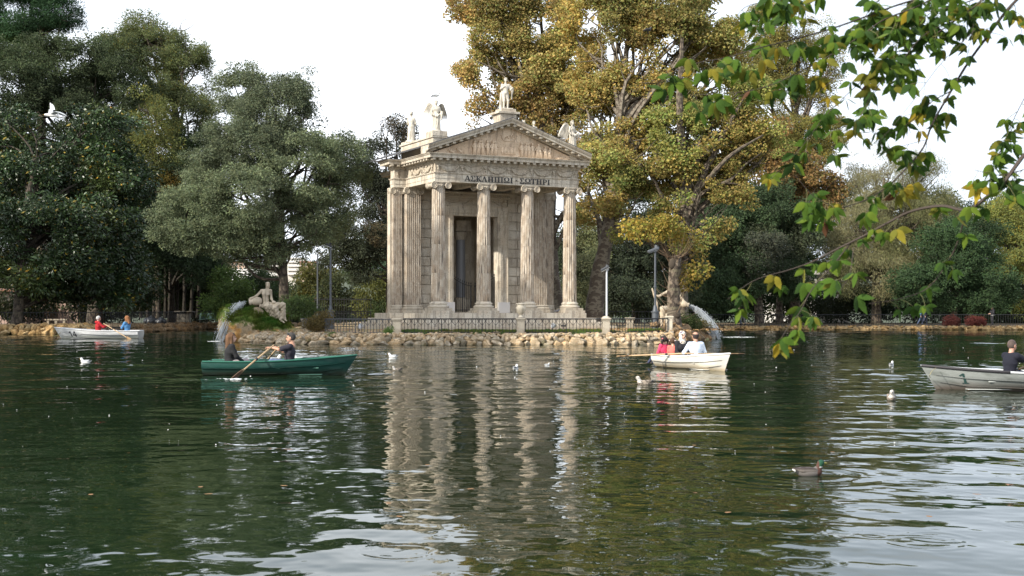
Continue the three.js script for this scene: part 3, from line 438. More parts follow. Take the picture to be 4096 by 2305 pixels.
treeAt('plane_tree', 'amber tree with a forked trunk above the cut stump on the island', 'tree', { seed: 12, kind: 'plane', scale: 0.75, color: [0.33, 0.25, 0.07], alt: [[0.27, 0.255, 0.07], 0.55], y0: 0.5, trunk: [[1712, 800, 79, 0.42], [1714, 660, 79, 0.36], [1724, 545, 79, 0.33], [1716, 400, 79, 0.26], [1710, 250, 79, 0.2], [1716, 90, 80, 0.1]], extra: [[[1724, 560, 79, 0.28], [1765, 450, 79, 0.22], [1815, 350, 79, 0.17], [1880, 230, 79, 0.08]], [[1765, 470, 79, 0.18], [1840, 390, 78, 0.12], [1920, 340, 78, 0.05]]], blobs: [[1690, 330, 80, 80, 62, 0.8], [1800, 330, 80, 90, 80, 0.8], [1850, 230, 80, 75, 75], [1640, 450, 79, 95, 48, 0.7], [1780, 440, 80, 90, 48, 0.7], [1885, 410, 80, 70, 55], [1640, 590, 77, 95, 32, 0.35], [1560, 420, 78, 60, 45, 0.7], [1800, 575, 77, 45, 24, 0.3], [1740, 610, 77, 45, 40, 0.25], [1950, 330, 80, 55, 50, 0.7], [1720, 400, 79, 60, 45, 0.7], [1830, 480, 79, 60, 40, 0.6], [1690, 520, 78, 60, 35, 0.6], [1880, 300, 80, 60, 60, 0.7]], limbs: 2, twigs: 4, hole: 0.455, bark: M.bark });
treeAt('slender_tree', 'tall thin green and gold tree top standing against the sky behind the hanging branches', 'tree', { seed: 20, kind: 'beech', scale: 0.8, color: [0.240, 0.225, 0.063], trunk: [[2000, 800, 118, 0.4], [2000, 400, 118, 0.3], [2010, 150, 118, 0.12]], blobs: [[2000, 120, 118, 45, 75, 0.7], [2045, 80, 118, 42, 45, 0.6], [1975, 240, 118, 60, 60, 0.7], [2050, 230, 118, 40, 45, 0.5], [2000, 330, 118, 70, 50, 0.7], [1950, 150, 118, 45, 80, 0.8], [1900, 200, 118, 60, 80, 0.8], [2080, 330, 118, 50, 50, 0.7], [1930, 60, 118, 50, 60, 0.7], [2090, 150, 118, 30, 50, 0.5], [2040, 400, 118, 60, 40, 0.7]], limbs: 3, twigs: 4, hole: 0.40, density: 1.3 });
treeAt('evergreen_oak', 'dark evergreen oak behind the leaning trunk, right of the temple', 'tree', { seed: 14, kind: 'oak', color: [0.043, 0.059, 0.031], alt: [[0.135, 0.149, 0.068], 0.66], trunk: [[1600, 800, 102, 0.35], [1600, 600, 102, 0.25]], blobs: [[1480, 700, 99, 45, 75, 1, [0.085, 0.10, 0.045]], [1560, 600, 102, 85, 85], [1640, 680, 101, 80, 80], [1600, 520, 104, 95, 70], [1580, 745, 98, 90, 45], [1660, 755, 100, 60, 35], [1500, 560, 104, 60, 60], [1680, 600, 102, 60, 80], [1700, 700, 100, 60, 80], [1450, 650, 106, 40, 60], [1430, 600, 108, 40, 50, 0.6]], scale: 1.3, hole: 0.3 });
treeAt('laurel_tree', 'dense dark green tree over the walkers on the right bank', 'tree', { seed: 15, kind: 'farOak', color: [0.046, 0.075, 0.032], alt: [[0.085, 0.105, 0.055], 0.66], trunk: [[1910, 800, 111, 0.4], [1905, 680, 111, 0.3]], blobs: [[1800, 480, 114, 85, 80], [1880, 550, 113, 100, 100], [1960, 590, 112, 95, 95], [1820, 640, 112, 95, 100], [1900, 690, 110, 110, 60], [1780, 730, 110, 70, 50], [2010, 690, 112, 60, 70], [1760, 590, 113, 60, 90], [1920, 640, 109, 50, 55, 1, [0.08, 0.09, 0.06]]], hole: 0.3 });
treeAt('rusty_tree', 'rust orange tree behind the hanging branch, left of the pale willow', 'tree', { seed: 16, kind: 'plane', color: [0.27, 0.165, 0.06], trunk: [[1960, 800, 116, 0.3], [1965, 500, 116, 0.15]], blobs: [[1980, 440, 116, 90, 62, 0.9], [1930, 370, 116, 65, 60, 0.8], [2060, 480, 116, 55, 55, 0.8], [1990, 530, 115, 60, 50, 0.7]], hole: 0.4, scale: 1.15 });
treeAt('willow_tree', 'pale straw coloured willow on the far right bank', 'tree', { seed: 17, kind: 'willow', scale: 0.85, color: [0.25, 0.24, 0.125], alt: [[0.19, 0.195, 0.085], 0.6], trunk: [[2205, 800, 116, 0.4], [2205, 640, 116, 0.3], [2225, 450, 117, 0.12]], blobs: [[2230, 470, 117, 115, 95], [2170, 580, 115, 120, 95], [2285, 580, 116, 100, 90], [2200, 690, 114, 120, 60], [2330, 450, 117, 55, 65, 0.6], [2360, 540, 117, 50, 60, 0.7], [2110, 640, 114, 60, 80, 0.8]], limbs: 5, twigs: 5, hole: 0.36 });
treeAt('laurel_tree', 'round dark green tree at the right above the walking woman', 'tree', { seed: 18, kind: 'farOak', color: [0.042, 0.078, 0.03], trunk: [[2400, 800, 111, 0.3], [2400, 700, 111, 0.2]], blobs: [[2400, 650, 111, 105, 90], [2330, 720, 110, 75, 60], [2480, 720, 110, 85, 65], [2440, 590, 113, 70, 50]], hole: 0.28 });
treeAt('yellowing_beech', 'bright yellow-green trees edge at the far right of the frame', 'tree', { seed: 19, kind: 'beech', color: [0.203, 0.225, 0.060], trunk: [[2540, 800, 124, 0.4], [2530, 640, 124, 0.2]], blobs: [[2480, 580, 126, 75, 52], [2560, 550, 124, 80, 70], [2560, 700, 120, 60, 90], [2620, 620, 122, 80, 120]], hole: 0.34 });
// dark woodland that closes the view under the crowns
{
  const wood = thing('woodland', 'dark undergrowth and far trees closing the view behind both banks', 'woodland'); wood.userData.kind = 'stuff';
  const R = RNG(404), bl = [];
  const row = (x0, x1, y, d, rx, ry, n) => { for (let i = 0; i < n; i++) { const x = lerp(x0, x1, (i + 0.5) / n) + (R() - 0.5) * 30, px = d / F * Q; bl.push([P(x * Q, (y + (R() - 0.5) * 40) * Q, d + R() * 8), [rx * px, ry * px * (0.8 + 0.4 * R()), rx * px * 0.6], 1, [0.028 + R() * 0.015, 0.042 + R() * 0.015, 0.02]]); } };
  row(1440, 2620, 700, 134, 70, 85, 13); row(1700, 2600, 560, 138, 70, 90, 9); row(-60, 540, 720, 130, 70, 70, 7); row(-80, 480, 560, 132, 80, 100, 6); row(1430, 2600, 770, 118, 60, 32, 18); row(0, 520, 775, 117, 55, 26, 9); row(560, 1000, 785, 118, 50, 22, 8);
  crown(wood, 'farOak', bl, [0.03, 0.04, 0.02], { seed: 40, scale: 1.5, hole: 0.22, kindTag: 'stuff' });
}
// trees on the left shore that stand just out of the picture and shade the left bank
for (const [x, d, h, s] of [[-47, 66, 17, 61], [-50, 52, 17, 62], [-52, 78, 19, 63]]) {
  const t = thing('shore_tree', ['leafy tree on the left shore, nearest the numbered boat', 'leafy tree on the left shore, farthest from the far bank', 'leafy tree on the left shore beside the corner stones'][s - 61], 'tree', [x, 0.3, -d], 0, gLeft);
  part(t, 'trunk', sweep(curve([V(0, 0, 0), V(0.2, 4, 0), V(0, h * 0.6, 0.3)], 8), [0.4, 0.36, 0.33, 0.3, 0.27, 0.24, 0.2, 0.16, 0.1], 10, 0.15, s), M.bark);
  crown(t, 'farOak', [[V(0, h * 0.55, 0), [6, 5, 6], 0.7], [V(1, h * 0.8, 1), [5, 4, 5], 0.7], [V(-2, h * 0.4, -2), [5, 4, 5], 0.7]], [0.04, 0.055, 0.025], { seed: s, scale: 1.5 });
}
for (const [x, d, h, s] of [[-41, 41, 34, 65], [-45, 33, 33, 66]]) {
  const t = thing('shore_pine', ['tall umbrella pine on the left shore, nearer the island', 'tall umbrella pine on the left shore, nearer the viewer'][s - 65], 'tree', [x, 0.3, -d], 0, gLeft);
  part(t, 'trunk', sweep(curve([V(0, 0, 0), V(0.3, h * 0.4, 0), V(0, h * 0.85, 0.3)], 8), [0.5, 0.45, 0.42, 0.4, 0.36, 0.32, 0.28, 0.22, 0.1], 10, 0.15, s), M.bark);
  crown(t, 'pine', [[V(0, h * 0.86, 0), [7, 3, 7], 0.5], [V(3, h * 0.78, 3), [5, 2.4, 5], 0.45], [V(-3, h * 0.8, -3), [5, 2.4, 5], 0.45]], [0.04, 0.07, 0.035], { seed: s, scale: 1.6, hole: 0.45 });
}
// ---------- shrubs ----------
const shrub = (name, label, x, y, d, rx, ry, color, seed, opt = {}, more = []) => treeAt(name, label, 'shrub', { seed, kind: 'shrub', color, y0: 0.4, blobs: [[x, y, d, rx, ry], ...more], hole: (opt.scale ?? 1) < 0.95 ? 0 : 0.24, density: (opt.scale ?? 1) < 0.95 ? 1.5 : 1, ...opt });
shrub('shrub', 'bright green feathery shrub behind the bench, left of the reclining statue', 590, 745, 106, 50, 42, [0.085, 0.135, 0.032], 70, { scale: 1.5 }, [[550, 765, 105, 35, 30], [570, 710, 107, 25, 30]]);
shrub('shrub', 'dark green clipped shrub just left of the statue, behind the bank', 640, 735, 110, 50, 52, [0.042, 0.065, 0.024], 71, { scale: 1.6 }, [[690, 740, 110, 40, 40]]);
shrub('shrub', 'yellowing bush behind the two lamp posts', 800, 715, 98, 52, 55, [0.125, 0.125, 0.032], 72, { scale: 1.4 }, [[850, 735, 97, 40, 50, 1, [0.06, 0.075, 0.03]], [765, 745, 98, 30, 40, 1, [0.06, 0.08, 0.03]]]);
shrub('shrub', 'lime coloured bush beside the temple base at its left', 945, 740, 96, 42, 55, [0.135, 0.145, 0.036], 73, { scale: 1.3 }, [[965, 775, 95, 30, 30, 1, [0.05, 0.075, 0.025]]]);
shrub('shrub', 'low green bush under the oak trunk, right of the reclining statue', 758, 778, 73, 36, 24, [0.055, 0.090, 0.026], 74, {}, [[735, 765, 75, 22, 22]]);
shrub('shrub', 'reddish low plant on the rocks right of the reclining statue', 800, 815, 66.5, 26, 13, [0.13, 0.10, 0.035], 75, { scale: 0.6 }, [[815, 800, 66.5, 12, 14]]);
shrub('shrub', 'grey-green bush between the leaning trunk and the right temple column', 1465, 700, 92, 28, 60, [0.095, 0.105, 0.05], 76, { scale: 1.3 });
shrub('red_shrub', 'left one of two round red shrubs on the right bank', 2393, 812, 107.5, 20, 12, [0.115, 0.030, 0.024], 77, { scale: 0.75 });
shrub('red_shrub', 'right one of two round red shrubs on the right bank', 2453, 812, 107.5, 20, 12, [0.115, 0.030, 0.024], 78, { scale: 0.75 });
shrub('shrub', 'grassy green tuft behind the right rock heap', 1735, 812, 71.5, 26, 16, [0.07, 0.10, 0.028], 79, { scale: 0.7 }, [[1760, 820, 73, 16, 10, 1, [0.14, 0.12, 0.05]]]);
shrub('weed', 'fresh green weed growing on the stones before the right railing', 1462, 845, 63.4, 7, 9, [0.09, 0.17, 0.03], 80, { scale: 0.35 });
shrub('weed', 'small green weed at the foot of the left stone pillar', 1000 - 22, 832, 64.2, 8, 7, [0.09, 0.16, 0.035], 81, { scale: 0.35 });
[[1700, 1338, 'left of the temple door'], [1905, 1336, 'below the second column'], [2290, 1340, 'below the plaque'], [2560, 1345, 'below the bend of the right railing'], [1330, 1338, 'below the grey lamp post'], [2010, 1342, 'just left of the urn pillar']].forEach(([x, y, where], i) => shrub('weed', 'small green weed on the boulders ' + where, x / Q, y / Q, 63.4, 4 + i % 3 * 1.5, 4 + i % 2 * 2, [0.08, 0.14, 0.03], 300 + i, { scale: 0.28 }));
shrub('umbrella_pine', 'distant bright green umbrella pine between the oak trunk and the statue', 690, 735, 210, 50, 22, [0.06, 0.10, 0.05], 82, { scale: 2.6, y0: 0 });
shrub('umbrella_pine', 'distant umbrella pine right of the oak trunk, left of the temple', 940, 640, 230, 50, 45, [0.065, 0.105, 0.055], 83, { scale: 2.8, y0: 0 }, [[975, 690, 220, 40, 30], [900, 690, 215, 40, 30, 1, [0.07, 0.10, 0.04]]]);
shrub('cypress', 'small dark cypress in front of the far white buildings', 661, 715, 240, 10, 32, [0.03, 0.05, 0.035], 84, { scale: 1.6, y0: 0 });
shrub('hill_trees', 'round green trees on the far hillside beyond the right columns', 1440, 640, 260, 60, 40, [0.085, 0.115, 0.055], 85, { scale: 3.4, y0: 0 }, [[1380, 620, 280, 40, 25], [1500, 660, 270, 40, 30]]);

// ---------- overhanging branch close to the viewer ----------
{
  const R = RNG(9), D = 5.2, t = thing('overhanging_branch', 'leafy green and yellow branch hanging into the picture from the upper right', 'branch', P(4150, 300, D).toArray()), org = t.position.clone();
  const leafGeo = (seed) => {
    const r = RNG(seed), n = 11, pos = [], idx = [];
    for (let i = 0; i <= n; i++) {
      const s = i / n, w = 0.20 * Math.pow(Math.sin(Math.PI * Math.pow(s, 0.70)), 1.05) * (1 + 0.07 * (i % 2 ? 1 : -0.6) * (s > 0.35 ? 1 : 0.2) + 0.08 * (r() - 0.5)), dz = -0.22 * s * s + 0.03 * Math.sin(s * 7);
      pos.push(-w, -s, dz - w * 0.22, 0, -s, dz, w * (0.9 + 0.2 * r()), -s, dz - w * 0.22);
    }
    for (let i = 0; i < n; i++) { const o = i * 3; idx.push(o, o + 3, o + 1, o + 1, o + 3, o + 4, o + 1, o + 4, o + 2, o + 2, o + 4, o + 5); }
    const g = new THREE.BufferGeometry(); g.setAttribute('position', new THREE.Float32BufferAttribute(pos, 3)); g.setIndex(idx); g.computeVertexNormals(); return g;
  };
  const geos = [1, 2, 3, 4, 5, 6].map(leafGeo), lm = (c) => PH({ color: rgb(...c), side: THREE.DoubleSide, roughness: 0.95, specularIntensity: 0.3, transmission: 0.32, thickness: 0, bumpMap: bumpNoise, bumpScale: 0.001 });
  const green = [lm([0.042, 0.092, 0.012]), lm([0.060, 0.118, 0.012]), lm([0.030, 0.066, 0.013]), lm([0.10, 0.155, 0.014])], gold = [lm([0.33, 0.24, 0.02]), lm([0.22, 0.19, 0.02]), lm([0.15, 0.15, 0.02])], dead = lm([0.10, 0.045, 0.02]);
  const B = [  // [points, thickness at both ends in mm, share of leaf clusters]
    [[[4140, -70], [4036, 33], [3948, 149], [3871, 254], [3805, 364], [3727, 502], [3694, 590], [3611, 689], [3545, 750], [3459, 802], [3359, 833], [3272, 849]], 12, 3, 0.55],
    [[[3760, -30], [3600, 17], [3507, 50], [3396, 91], [3286, 127], [3121, 171], [3010, 199], [2900, 232], [2800, 250], [2700, 285], [2640, 330]], 8, 2, 0.8],
    [[[3800, -40], [3660, 30], [3529, 83], [3452, 138], [3341, 210], [3220, 276], [3065, 347], [2900, 375], [2760, 380]], 7, 2, 0.95],
    [[[3960, -20], [3783, 110], [3672, 177], [3562, 221], [3452, 320], [3308, 458], [3209, 585], [3110, 690]], 6, 1.5, 0.9],
    [[[3930, 0], [3838, 72], [3700, 138], [3595, 259], [3496, 364], [3430, 485], [3340, 560]], 5, 1.5, 0.8],
    [[[3250, -30], [3120, 0], [2983, 28], [2933, 83]], 4, 1.5, 0.9], [[[3300, -60], [3192, 6], [3032, 77]], 3, 1.5, 0.5],
    [[[4130, 330], [4096, 397], [4047, 496], [4003, 607]], 4, 2, 0.7],
    [[[4160, 560], [4096, 623], [4003, 745], [3943, 793], [3868, 840], [3769, 824], [3645, 846], [3552, 892], [3459, 942], [3334, 1004], [3248, 1048], [3161, 1079], [3018, 1122], [2912, 1197]], 16, 2, 0.75],
    [[[3868, 840], [3850, 905], [3819, 998], [3769, 1085], [3707, 1156], [3595, 1197], [3477, 1215]], 7, 2, 0.75],
    [[[3397, 979], [3334, 1060], [3248, 1159], [3198, 1252], [3161, 1296], [3130, 1346]], 5, 2, 0.4],
    [[[3415, 992], [3397, 1103], [3353, 1172]], 4, 1.5, 0.9], [[[3805, 364], [3727, 408], [3645, 485], [3573, 530], [3430, 530]], 5, 1.5, 0.85],
    [[[3611, 689], [3611, 775]], 3, 2, 1], [[[3700, -40], [3600, 60], [3560, 130]], 4, 2, 1.0], [[[3560, -40], [3480, 40], [3440, 100]], 4, 2, 1.0], [[[3940, -40], [3900, 60], [3890, 150]], 4, 2, 1],
    [[[3340, 830], [3250, 780], [3180, 700]], 3, 1.5, 0.6], [[[4000, -40], [3800, 30], [3640, 60], [3500, 130]], 5, 2, 1], [[[3860, -30], [3740, 40], [3640, 120], [3560, 190], [3480, 260]], 4, 2, 0.9], [[[4140, 660], [4060, 690], [3990, 700], [3900, 680]], 4, 2, 1], [[[3300, -20], [3160, 60], [3060, 140], [2980, 200]], 4, 2, 0.8], [[[4140, 60], [4080, 110], [4060, 20]], 4, 2, 0.8], [[[3900, 120], [3760, 260], [3640, 420], [3520, 560], [3420, 620]], 2.5, 1, 0.12], [[[3700, 560], [3560, 600], [3420, 660], [3300, 760]], 2.5, 1, 0.15], [[[4120, 480], [4010, 590], [3960, 700]], 2.5, 1, 0.2], [[[3350, 300], [3230, 420], [3160, 520]], 2.5, 1, 0.3], [[[3620, 180], [3700, 330], [3660, 470]], 2, 1, 0.15],
  ];
  let count = 0; const more = [], twig = [], stalks = [];
  const cluster = (p, big, kind) => {
    const n = R() < 0.3 ? 5 : 3, turn = (R() - 0.5) * 1.2, len = big * (0.044 + 0.030 * R()), gd = kind ?? (R() < 0.10), st = p.clone().add(V((R() - 0.5) * 0.10, 0.012 - 0.075 * R(), (R() - 0.5) * 0.16)), face = (R() - 0.5) * 1.7;
    stalks.push(sweep([p.clone().sub(org), p.clone().lerp(st, 0.5).add(V(0.004, 0.003, 0)).sub(org), st.clone().sub(org)], 0.0012, 4));
    for (let i = 0; i < n; i++) {
      const m = new THREE.Mesh(geos[R() * 6 | 0], R() < 0.006 ? dead : gd ? gold[R() * 3 | 0] : R() < 0.07 ? gold[2] : green[R() * 4 | 0]); m.name = 'leaf'; m.castShadow = m.receiveShadow = true;
      const a = turn + (i - (n - 1) / 2) * (n === 3 ? 0.75 : 0.55) + (R() - 0.5) * 0.3;
      m.position.copy(st).sub(org).add(V(Math.sin(a) * 0.006, 0, (R() - 0.5) * 0.01)); m.rotation.set((R() - 0.5) * 1.3 - 0.2, face + (R() - 0.5) * 1.4, a, 'ZYX'); m.scale.set(len * (0.95 + 0.25 * R()), len * (i === (n - 1) / 2 ? 1.12 : 0.92), len); if (count++ < 300) t.add(m); else { m.updateMatrix(); more.push(tint(m.geometry.clone().applyMatrix4(m.matrix), [m.material.color.r, m.material.color.g, m.material.color.b])); }
    }
  };
  [8, 9, 10, 11, 15, 14, 16, 3, 2, 12, 4, 1, 0, 5, 6, 7, 13, 17, 18, 19, 20, 21, 22, 23, 24, 25, 26, 27].forEach((bi) => { const [pts, w0, w1, share] = B[bi];
    const c = curve(pts.map(([x, y], i) => P(x, y, D + Math.sin(bi * 2.1 + i * 0.35) * 0.22)), pts.length * 5);
    twig.push(sweep(c.map((p) => p.clone().sub(org)), c.map((_, i) => lerp(w0, w1, i / (c.length - 1)) * 0.5e-3 * 1.1), 6, 0.1, bi));
    let L = 0; for (let i = 1; i < c.length; i++) { L += c[i].distanceTo(c[i - 1]); const step = bi === 8 || bi === 9 || bi === 10 || bi === 11 ? 0.042 : 0.025; if (L > step && c[i].x < Xat(4140, D)) { L = R() * 0.02; if (R() < share * (bi === 0 && i < 18 ? 0.35 : 1)) cluster(c[i], 1, bi === 13 ? true : undefined); } }
  });
  cluster(P(3130, 1346, D), 1.15, false); cluster(P(3135, 1350, D), 1.15, true);
  if (more.length) part(t, 'more_leaves', merge(more), Object.assign(lm([1, 1, 1]), { vertexColors: true }), 'stuff');
  part(t, 'twigs', merge(twig), S({ color: rgb(0.045, 0.032, 0.024), roughness: 0.8 })); part(t, 'leaf_stalks', merge(stalks), S({ color: rgb(0.10, 0.10, 0.03), roughness: 0.7 }));
}
// ---------- the temple ----------
const TURN = Math.atan2(0.446, 0.895), TX = -0.35, TD = 71.8, TY = 0.6;
const temple = thing('temple', 'small stone temple with four Ionic columns, pediment and Greek inscription on the island', 'temple', [TX, TY, -TD], TURN);
const fromTemple = (x, y, z) => temple.localToWorld(V(x, y, z));
temple.updateMatrixWorld();
function ringProfile(out, prof) {                                   // closed outline [x, z], closed profile [outward, y]
  const n = out.length, pos = [], dirs = out.map((p, i) => { const a = out[(i + n - 1) % n], b = out[(i + 1) % n]; const e = (u, v) => { const l = Math.hypot(v[0] - u[0], v[1] - u[1]); return [-(v[1] - u[1]) / l, (v[0] - u[0]) / l]; }; const p0 = e(a, p), p1 = e(p, b); return [p0[0] + p1[0], p0[1] + p1[1]]; });
  const at = (i, k) => [out[i % n][0] + dirs[i % n][0] * prof[k % prof.length][0], prof[k % prof.length][1], out[i % n][1] + dirs[i % n][1] * prof[k % prof.length][0]];
  for (let i = 0; i < n; i++) for (let k = 0; k < prof.length; k++) { const a = at(i, k), b = at(i + 1, k), c = at(i + 1, k + 1), d = at(i, k + 1); pos.push(...a, ...b, ...c, ...a, ...c, ...d); }
  const g = new THREE.BufferGeometry(); g.setAttribute('position', new THREE.Float32BufferAttribute(pos, 3)); g.computeVertexNormals(); return boxUV(g);
}
const st = (name, g, m = M.stone, parent = temple) => part(parent, name, m === M.stone ? boxUV(g) : g, m);
const G0 = 0.9, CT = 7.96;                                          // floor and top of the columns
{
  // steps and floor
  const stepBox = (k, y0, y1, extra) => { const hw = 4.78 + extra, f = 0.62 + extra; st('step', merge([rbox(hw * 2, y1 - y0, f + 3.2, 0, (y0 + y1) / 2, (f - 3.2) / 2, 0.02), rbox((hw + 0.75) * 2, y1 - y0, 2.6, 0, (y0 + y1) / 2, -4.5 + 0.003 * k, 0.02)])); };
  stepBox(0, 0.62, G0, 0.0); stepBox(1, 0.40, 0.625, 0.42); stepBox(2, 0.18, 0.405, 0.84); stepBox(3, -0.15, 0.185, 1.26);
  st('threshold', rbox(3.2, 0.05, 0.7, 0, G0 + 0.025, -4.3));
  for (const x of [-4.035, -1.345, 1.345, 4.035]) st('column_block', rbox(1.34, 0.14, 1.2, x, G0 + 0.07, 0.02));
}
const OUT = [[-4.4, 0.36], [4.4, 0.36], [4.4, -3.8], [5.1, -3.8], [5.1, -4.4], [2.9, -4.4], [2.9, -10], [-2.9, -10], [-2.9, -4.4], [-5.1, -4.4], [-5.1, -3.8], [-4.4, -3.75]];
// columns
function fluted(r0, r1, h, n = 20, rows = 5, ends = true) {
  const per = n * 5, pos = [], uv = [], idx = [];
  for (let j = 0; j <= rows; j++) for (let i = 0; i <= per; i++) {
    const a = i / per * Math.PI * 2, t = (i % 5) / 5 * 2 - 1, end = ends && (j === 0 || j === rows) ? 0.985 : 1, R = lerp(r0, r1, j / rows) * end, r = R * (1 - 0.085 * Math.sqrt(Math.max(0, 1 - t * t)));
    pos.push(Math.cos(a) * r, j / rows * h, Math.sin(a) * r); uv.push(i / per * 1.5, j / rows * h / 3);
  }
  for (let j = 0; j < rows; j++) for (let i = 0; i < per; i++) { const o = j * (per + 1) + i; idx.push(o, o + per + 1, o + 1, o + 1, o + per + 1, o + per + 2); }
  const g = new THREE.BufferGeometry(); g.setAttribute('position', new THREE.Float32BufferAttribute(pos, 3)); g.setAttribute('uv', new THREE.Float32BufferAttribute(uv, 2)); g.setIndex(idx); const q = g.toNonIndexed(); q.computeVertexNormals(); return q;
}
const spiral = (r0, turns, tube) => { const p = []; for (let i = 0; i <= 46; i++) { const t = i / 46, a = Math.PI / 2 - t * turns * 6.283, r = r0 * Math.pow(1 - t, 0.9) + 0.015; p.push(V(Math.cos(a) * r, Math.sin(a) * r, 0)); } return sweep(p, p.map((_, i) => tube * (1 - 0.6 * i / 46)), 5); };
function ionic(r, depth, w) {                                       // top at y = 0
  const l = [rbox(w * 1.04, 0.06, depth * 1.04, 0, -0.03, 0, 0.012), rbox(w * 0.9, 0.09, depth * 0.9, 0, -0.105, 0, 0.03), lathe([[r * 1.0, -0.30], [r * 1.04, -0.27], [r * 1.02, -0.25], [r * 1.22, -0.19], [r * 1.28, -0.13], [0, -0.13]], 24)];
  for (const s of [-1, 1]) {
    const b = lathe([[0, -depth / 2], [0.165, -depth / 2], [0.17, -depth * 0.4], [0.12, -depth * 0.12], [0.135, 0], [0.12, depth * 0.12], [0.17, depth * 0.4], [0.165, depth / 2], [0, depth / 2]], 16); tr(b, s * w * 0.41, -0.19, 0, Math.PI / 2); l.push(b);
    for (const z of [-1, 1]) { const v = spiral(0.175, 2.4, 0.03); tr(v, s * w * 0.41, -0.19, z * depth * 0.505, 0, 0, 0, s, 1, 1); if (s < 0) { const ix = v.index.array; for (let i = 0; i < ix.length; i += 3) { const t = ix[i]; ix[i] = ix[i + 1]; ix[i + 1] = t; } v.computeVertexNormals(); } l.push(v); }
  }
  for (let i = 0; i < 12; i++) { const a = i / 12 * 6.283; l.push(ball(0.036, Math.cos(a) * r * 1.2, -0.2, Math.sin(a) * r * 1.2, 1, 1.3, 1, 6)); }
  return boxUV(merge(l));
}
const baseGeo = (r) => lathe([[r * 1.36, 0], [r * 1.42, 0.03], [r * 1.44, 0.07], [r * 1.40, 0.12], [r * 1.22, 0.135], [r * 1.12, 0.17], [r * 1.14, 0.20], [r * 1.20, 0.21], [r * 1.25, 0.245], [r * 1.2, 0.285], [r * 1.06, 0.295], [r * 1.0, 0.36]], 32);
const drum = [0, 1, 2, 3].map((k) => fluted(lerp(0.402, 0.35, k / 4), lerp(0.402, 0.35, (k + 1) / 4), 1.535 - 0.006)), cap = ionic(0.35, 0.82, 0.96), bse = baseGeo(0.40), plinth = boxUV(rbox(1.14, 0.14, 1.14, 0, 0.07, 0));
[-4.035, -1.345, 1.345, 4.035].forEach((x, q) => {
  const c = new THREE.Group(); c.name = 'column'; c.position.set(x, G0 + 0.14, 0); temple.add(c);
  part(c, 'plinth', plinth, M.stone); const b = part(c, 'base', bse, M.stone); b.position.y = 0.14;
  const hs = (CT - G0 - 0.14 - 0.14 - 0.36 - 0.28) / 4;
  drum.forEach((g, k) => { const d = part(c, 'drum', g, M.column); d.position.y = 0.5 + k * hs; d.scale.y = hs / 1.535; d.rotation.y = q * 1.9 + k * 0.62832; });
  const k = part(c, 'capital', cap, M.stone); k.position.y = CT - G0 - 0.14;
});
// fluted square piers of the porch and pilasters of the wings
function flutedBox(w, d, h, nw, nd) {
  const s = [], edge = (ax, az, bx, bz, n) => { const dx = (bx - ax) / n, dz = (bz - az) / n, l = Math.hypot(dx, dz), nx = -dz / l, nz = dx / l; for (let i = 0; i < n; i++) for (const [t, o] of [[0, 0], [0.16, 0], [0.26, -0.02], [0.5, -0.03], [0.74, -0.02], [0.84, 0]]) s.push(new THREE.Vector2(ax + dx * (i + t) + nx * o, az + dz * (i + t) + nz * o)); };
  edge(-w / 2, d / 2, w / 2, d / 2, nw); edge(w / 2, d / 2, w / 2, -d / 2, nd); edge(w / 2, -d / 2, -w / 2, -d / 2, nw); edge(-w / 2, -d / 2, -w / 2, d / 2, nd);
  const g = new THREE.ExtrudeGeometry(new THREE.Shape(s), { depth: h, bevelEnabled: false }); tr(g, 0, 0, 0, -Math.PI / 2); tr(g, 0, 0, 0, 0, 0, 0, 1, 1, -1);
  const ix = g.attributes.position, a = ix.array; for (let i = 0; i < ix.count; i += 3) for (let k = 0; k < 3; k++) { const t = a[i * 3 + k]; a[i * 3 + k] = a[i * 3 + 3 + k]; a[i * 3 + 3 + k] = t; }
  g.computeVertexNormals(); return boxUV(g, 0.42);
}
function pier(name, x, z, w, d, nw, nd) {
  const c = new THREE.Group(); c.name = name; c.position.set(x, G0, z); temple.add(c);
  st('plinth', rbox(w * 1.36, 0.2, d * 1.3, 0, 0.10, 0), M.stone, c); st('base', merge([rbox(w * 1.3, 0.13, d * 1.24, 0, 0.265, 0, 0.06), rbox(w * 1.12, 0.05, d * 1.1, 0, 0.355, 0), rbox(w * 1.2, 0.08, d * 1.16, 0, 0.42, 0, 0.035)]), M.stone, c);
  const sh = part(c, 'shaft', flutedBox(w, d, CT - G0 - 0.46 - 0.3, nw, nd), M.column); sh.position.y = 0.46;
  const cp = part(c, 'capital', ionic(Math.min(w, d) * 0.44, d * 1.1, w * 1.22), M.stone); cp.position.y = CT - G0; st('neck', rbox(w * 1.02, 0.3, d * 1.02, 0, CT - G0 - 0.2, 0), M.stone, c);
}
pier('porch_pier', -4.035, -4.0, 0.82, 1.0, 7, 8); pier('porch_pier', 4.035, -4.0, 0.82, 1.0, 7, 8);
pier('pilaster', -4.86, -4.1, 0.5, 0.4, 5, 3); pier('pilaster', 4.86, -4.1, 0.5, 0.4, 5, 3);
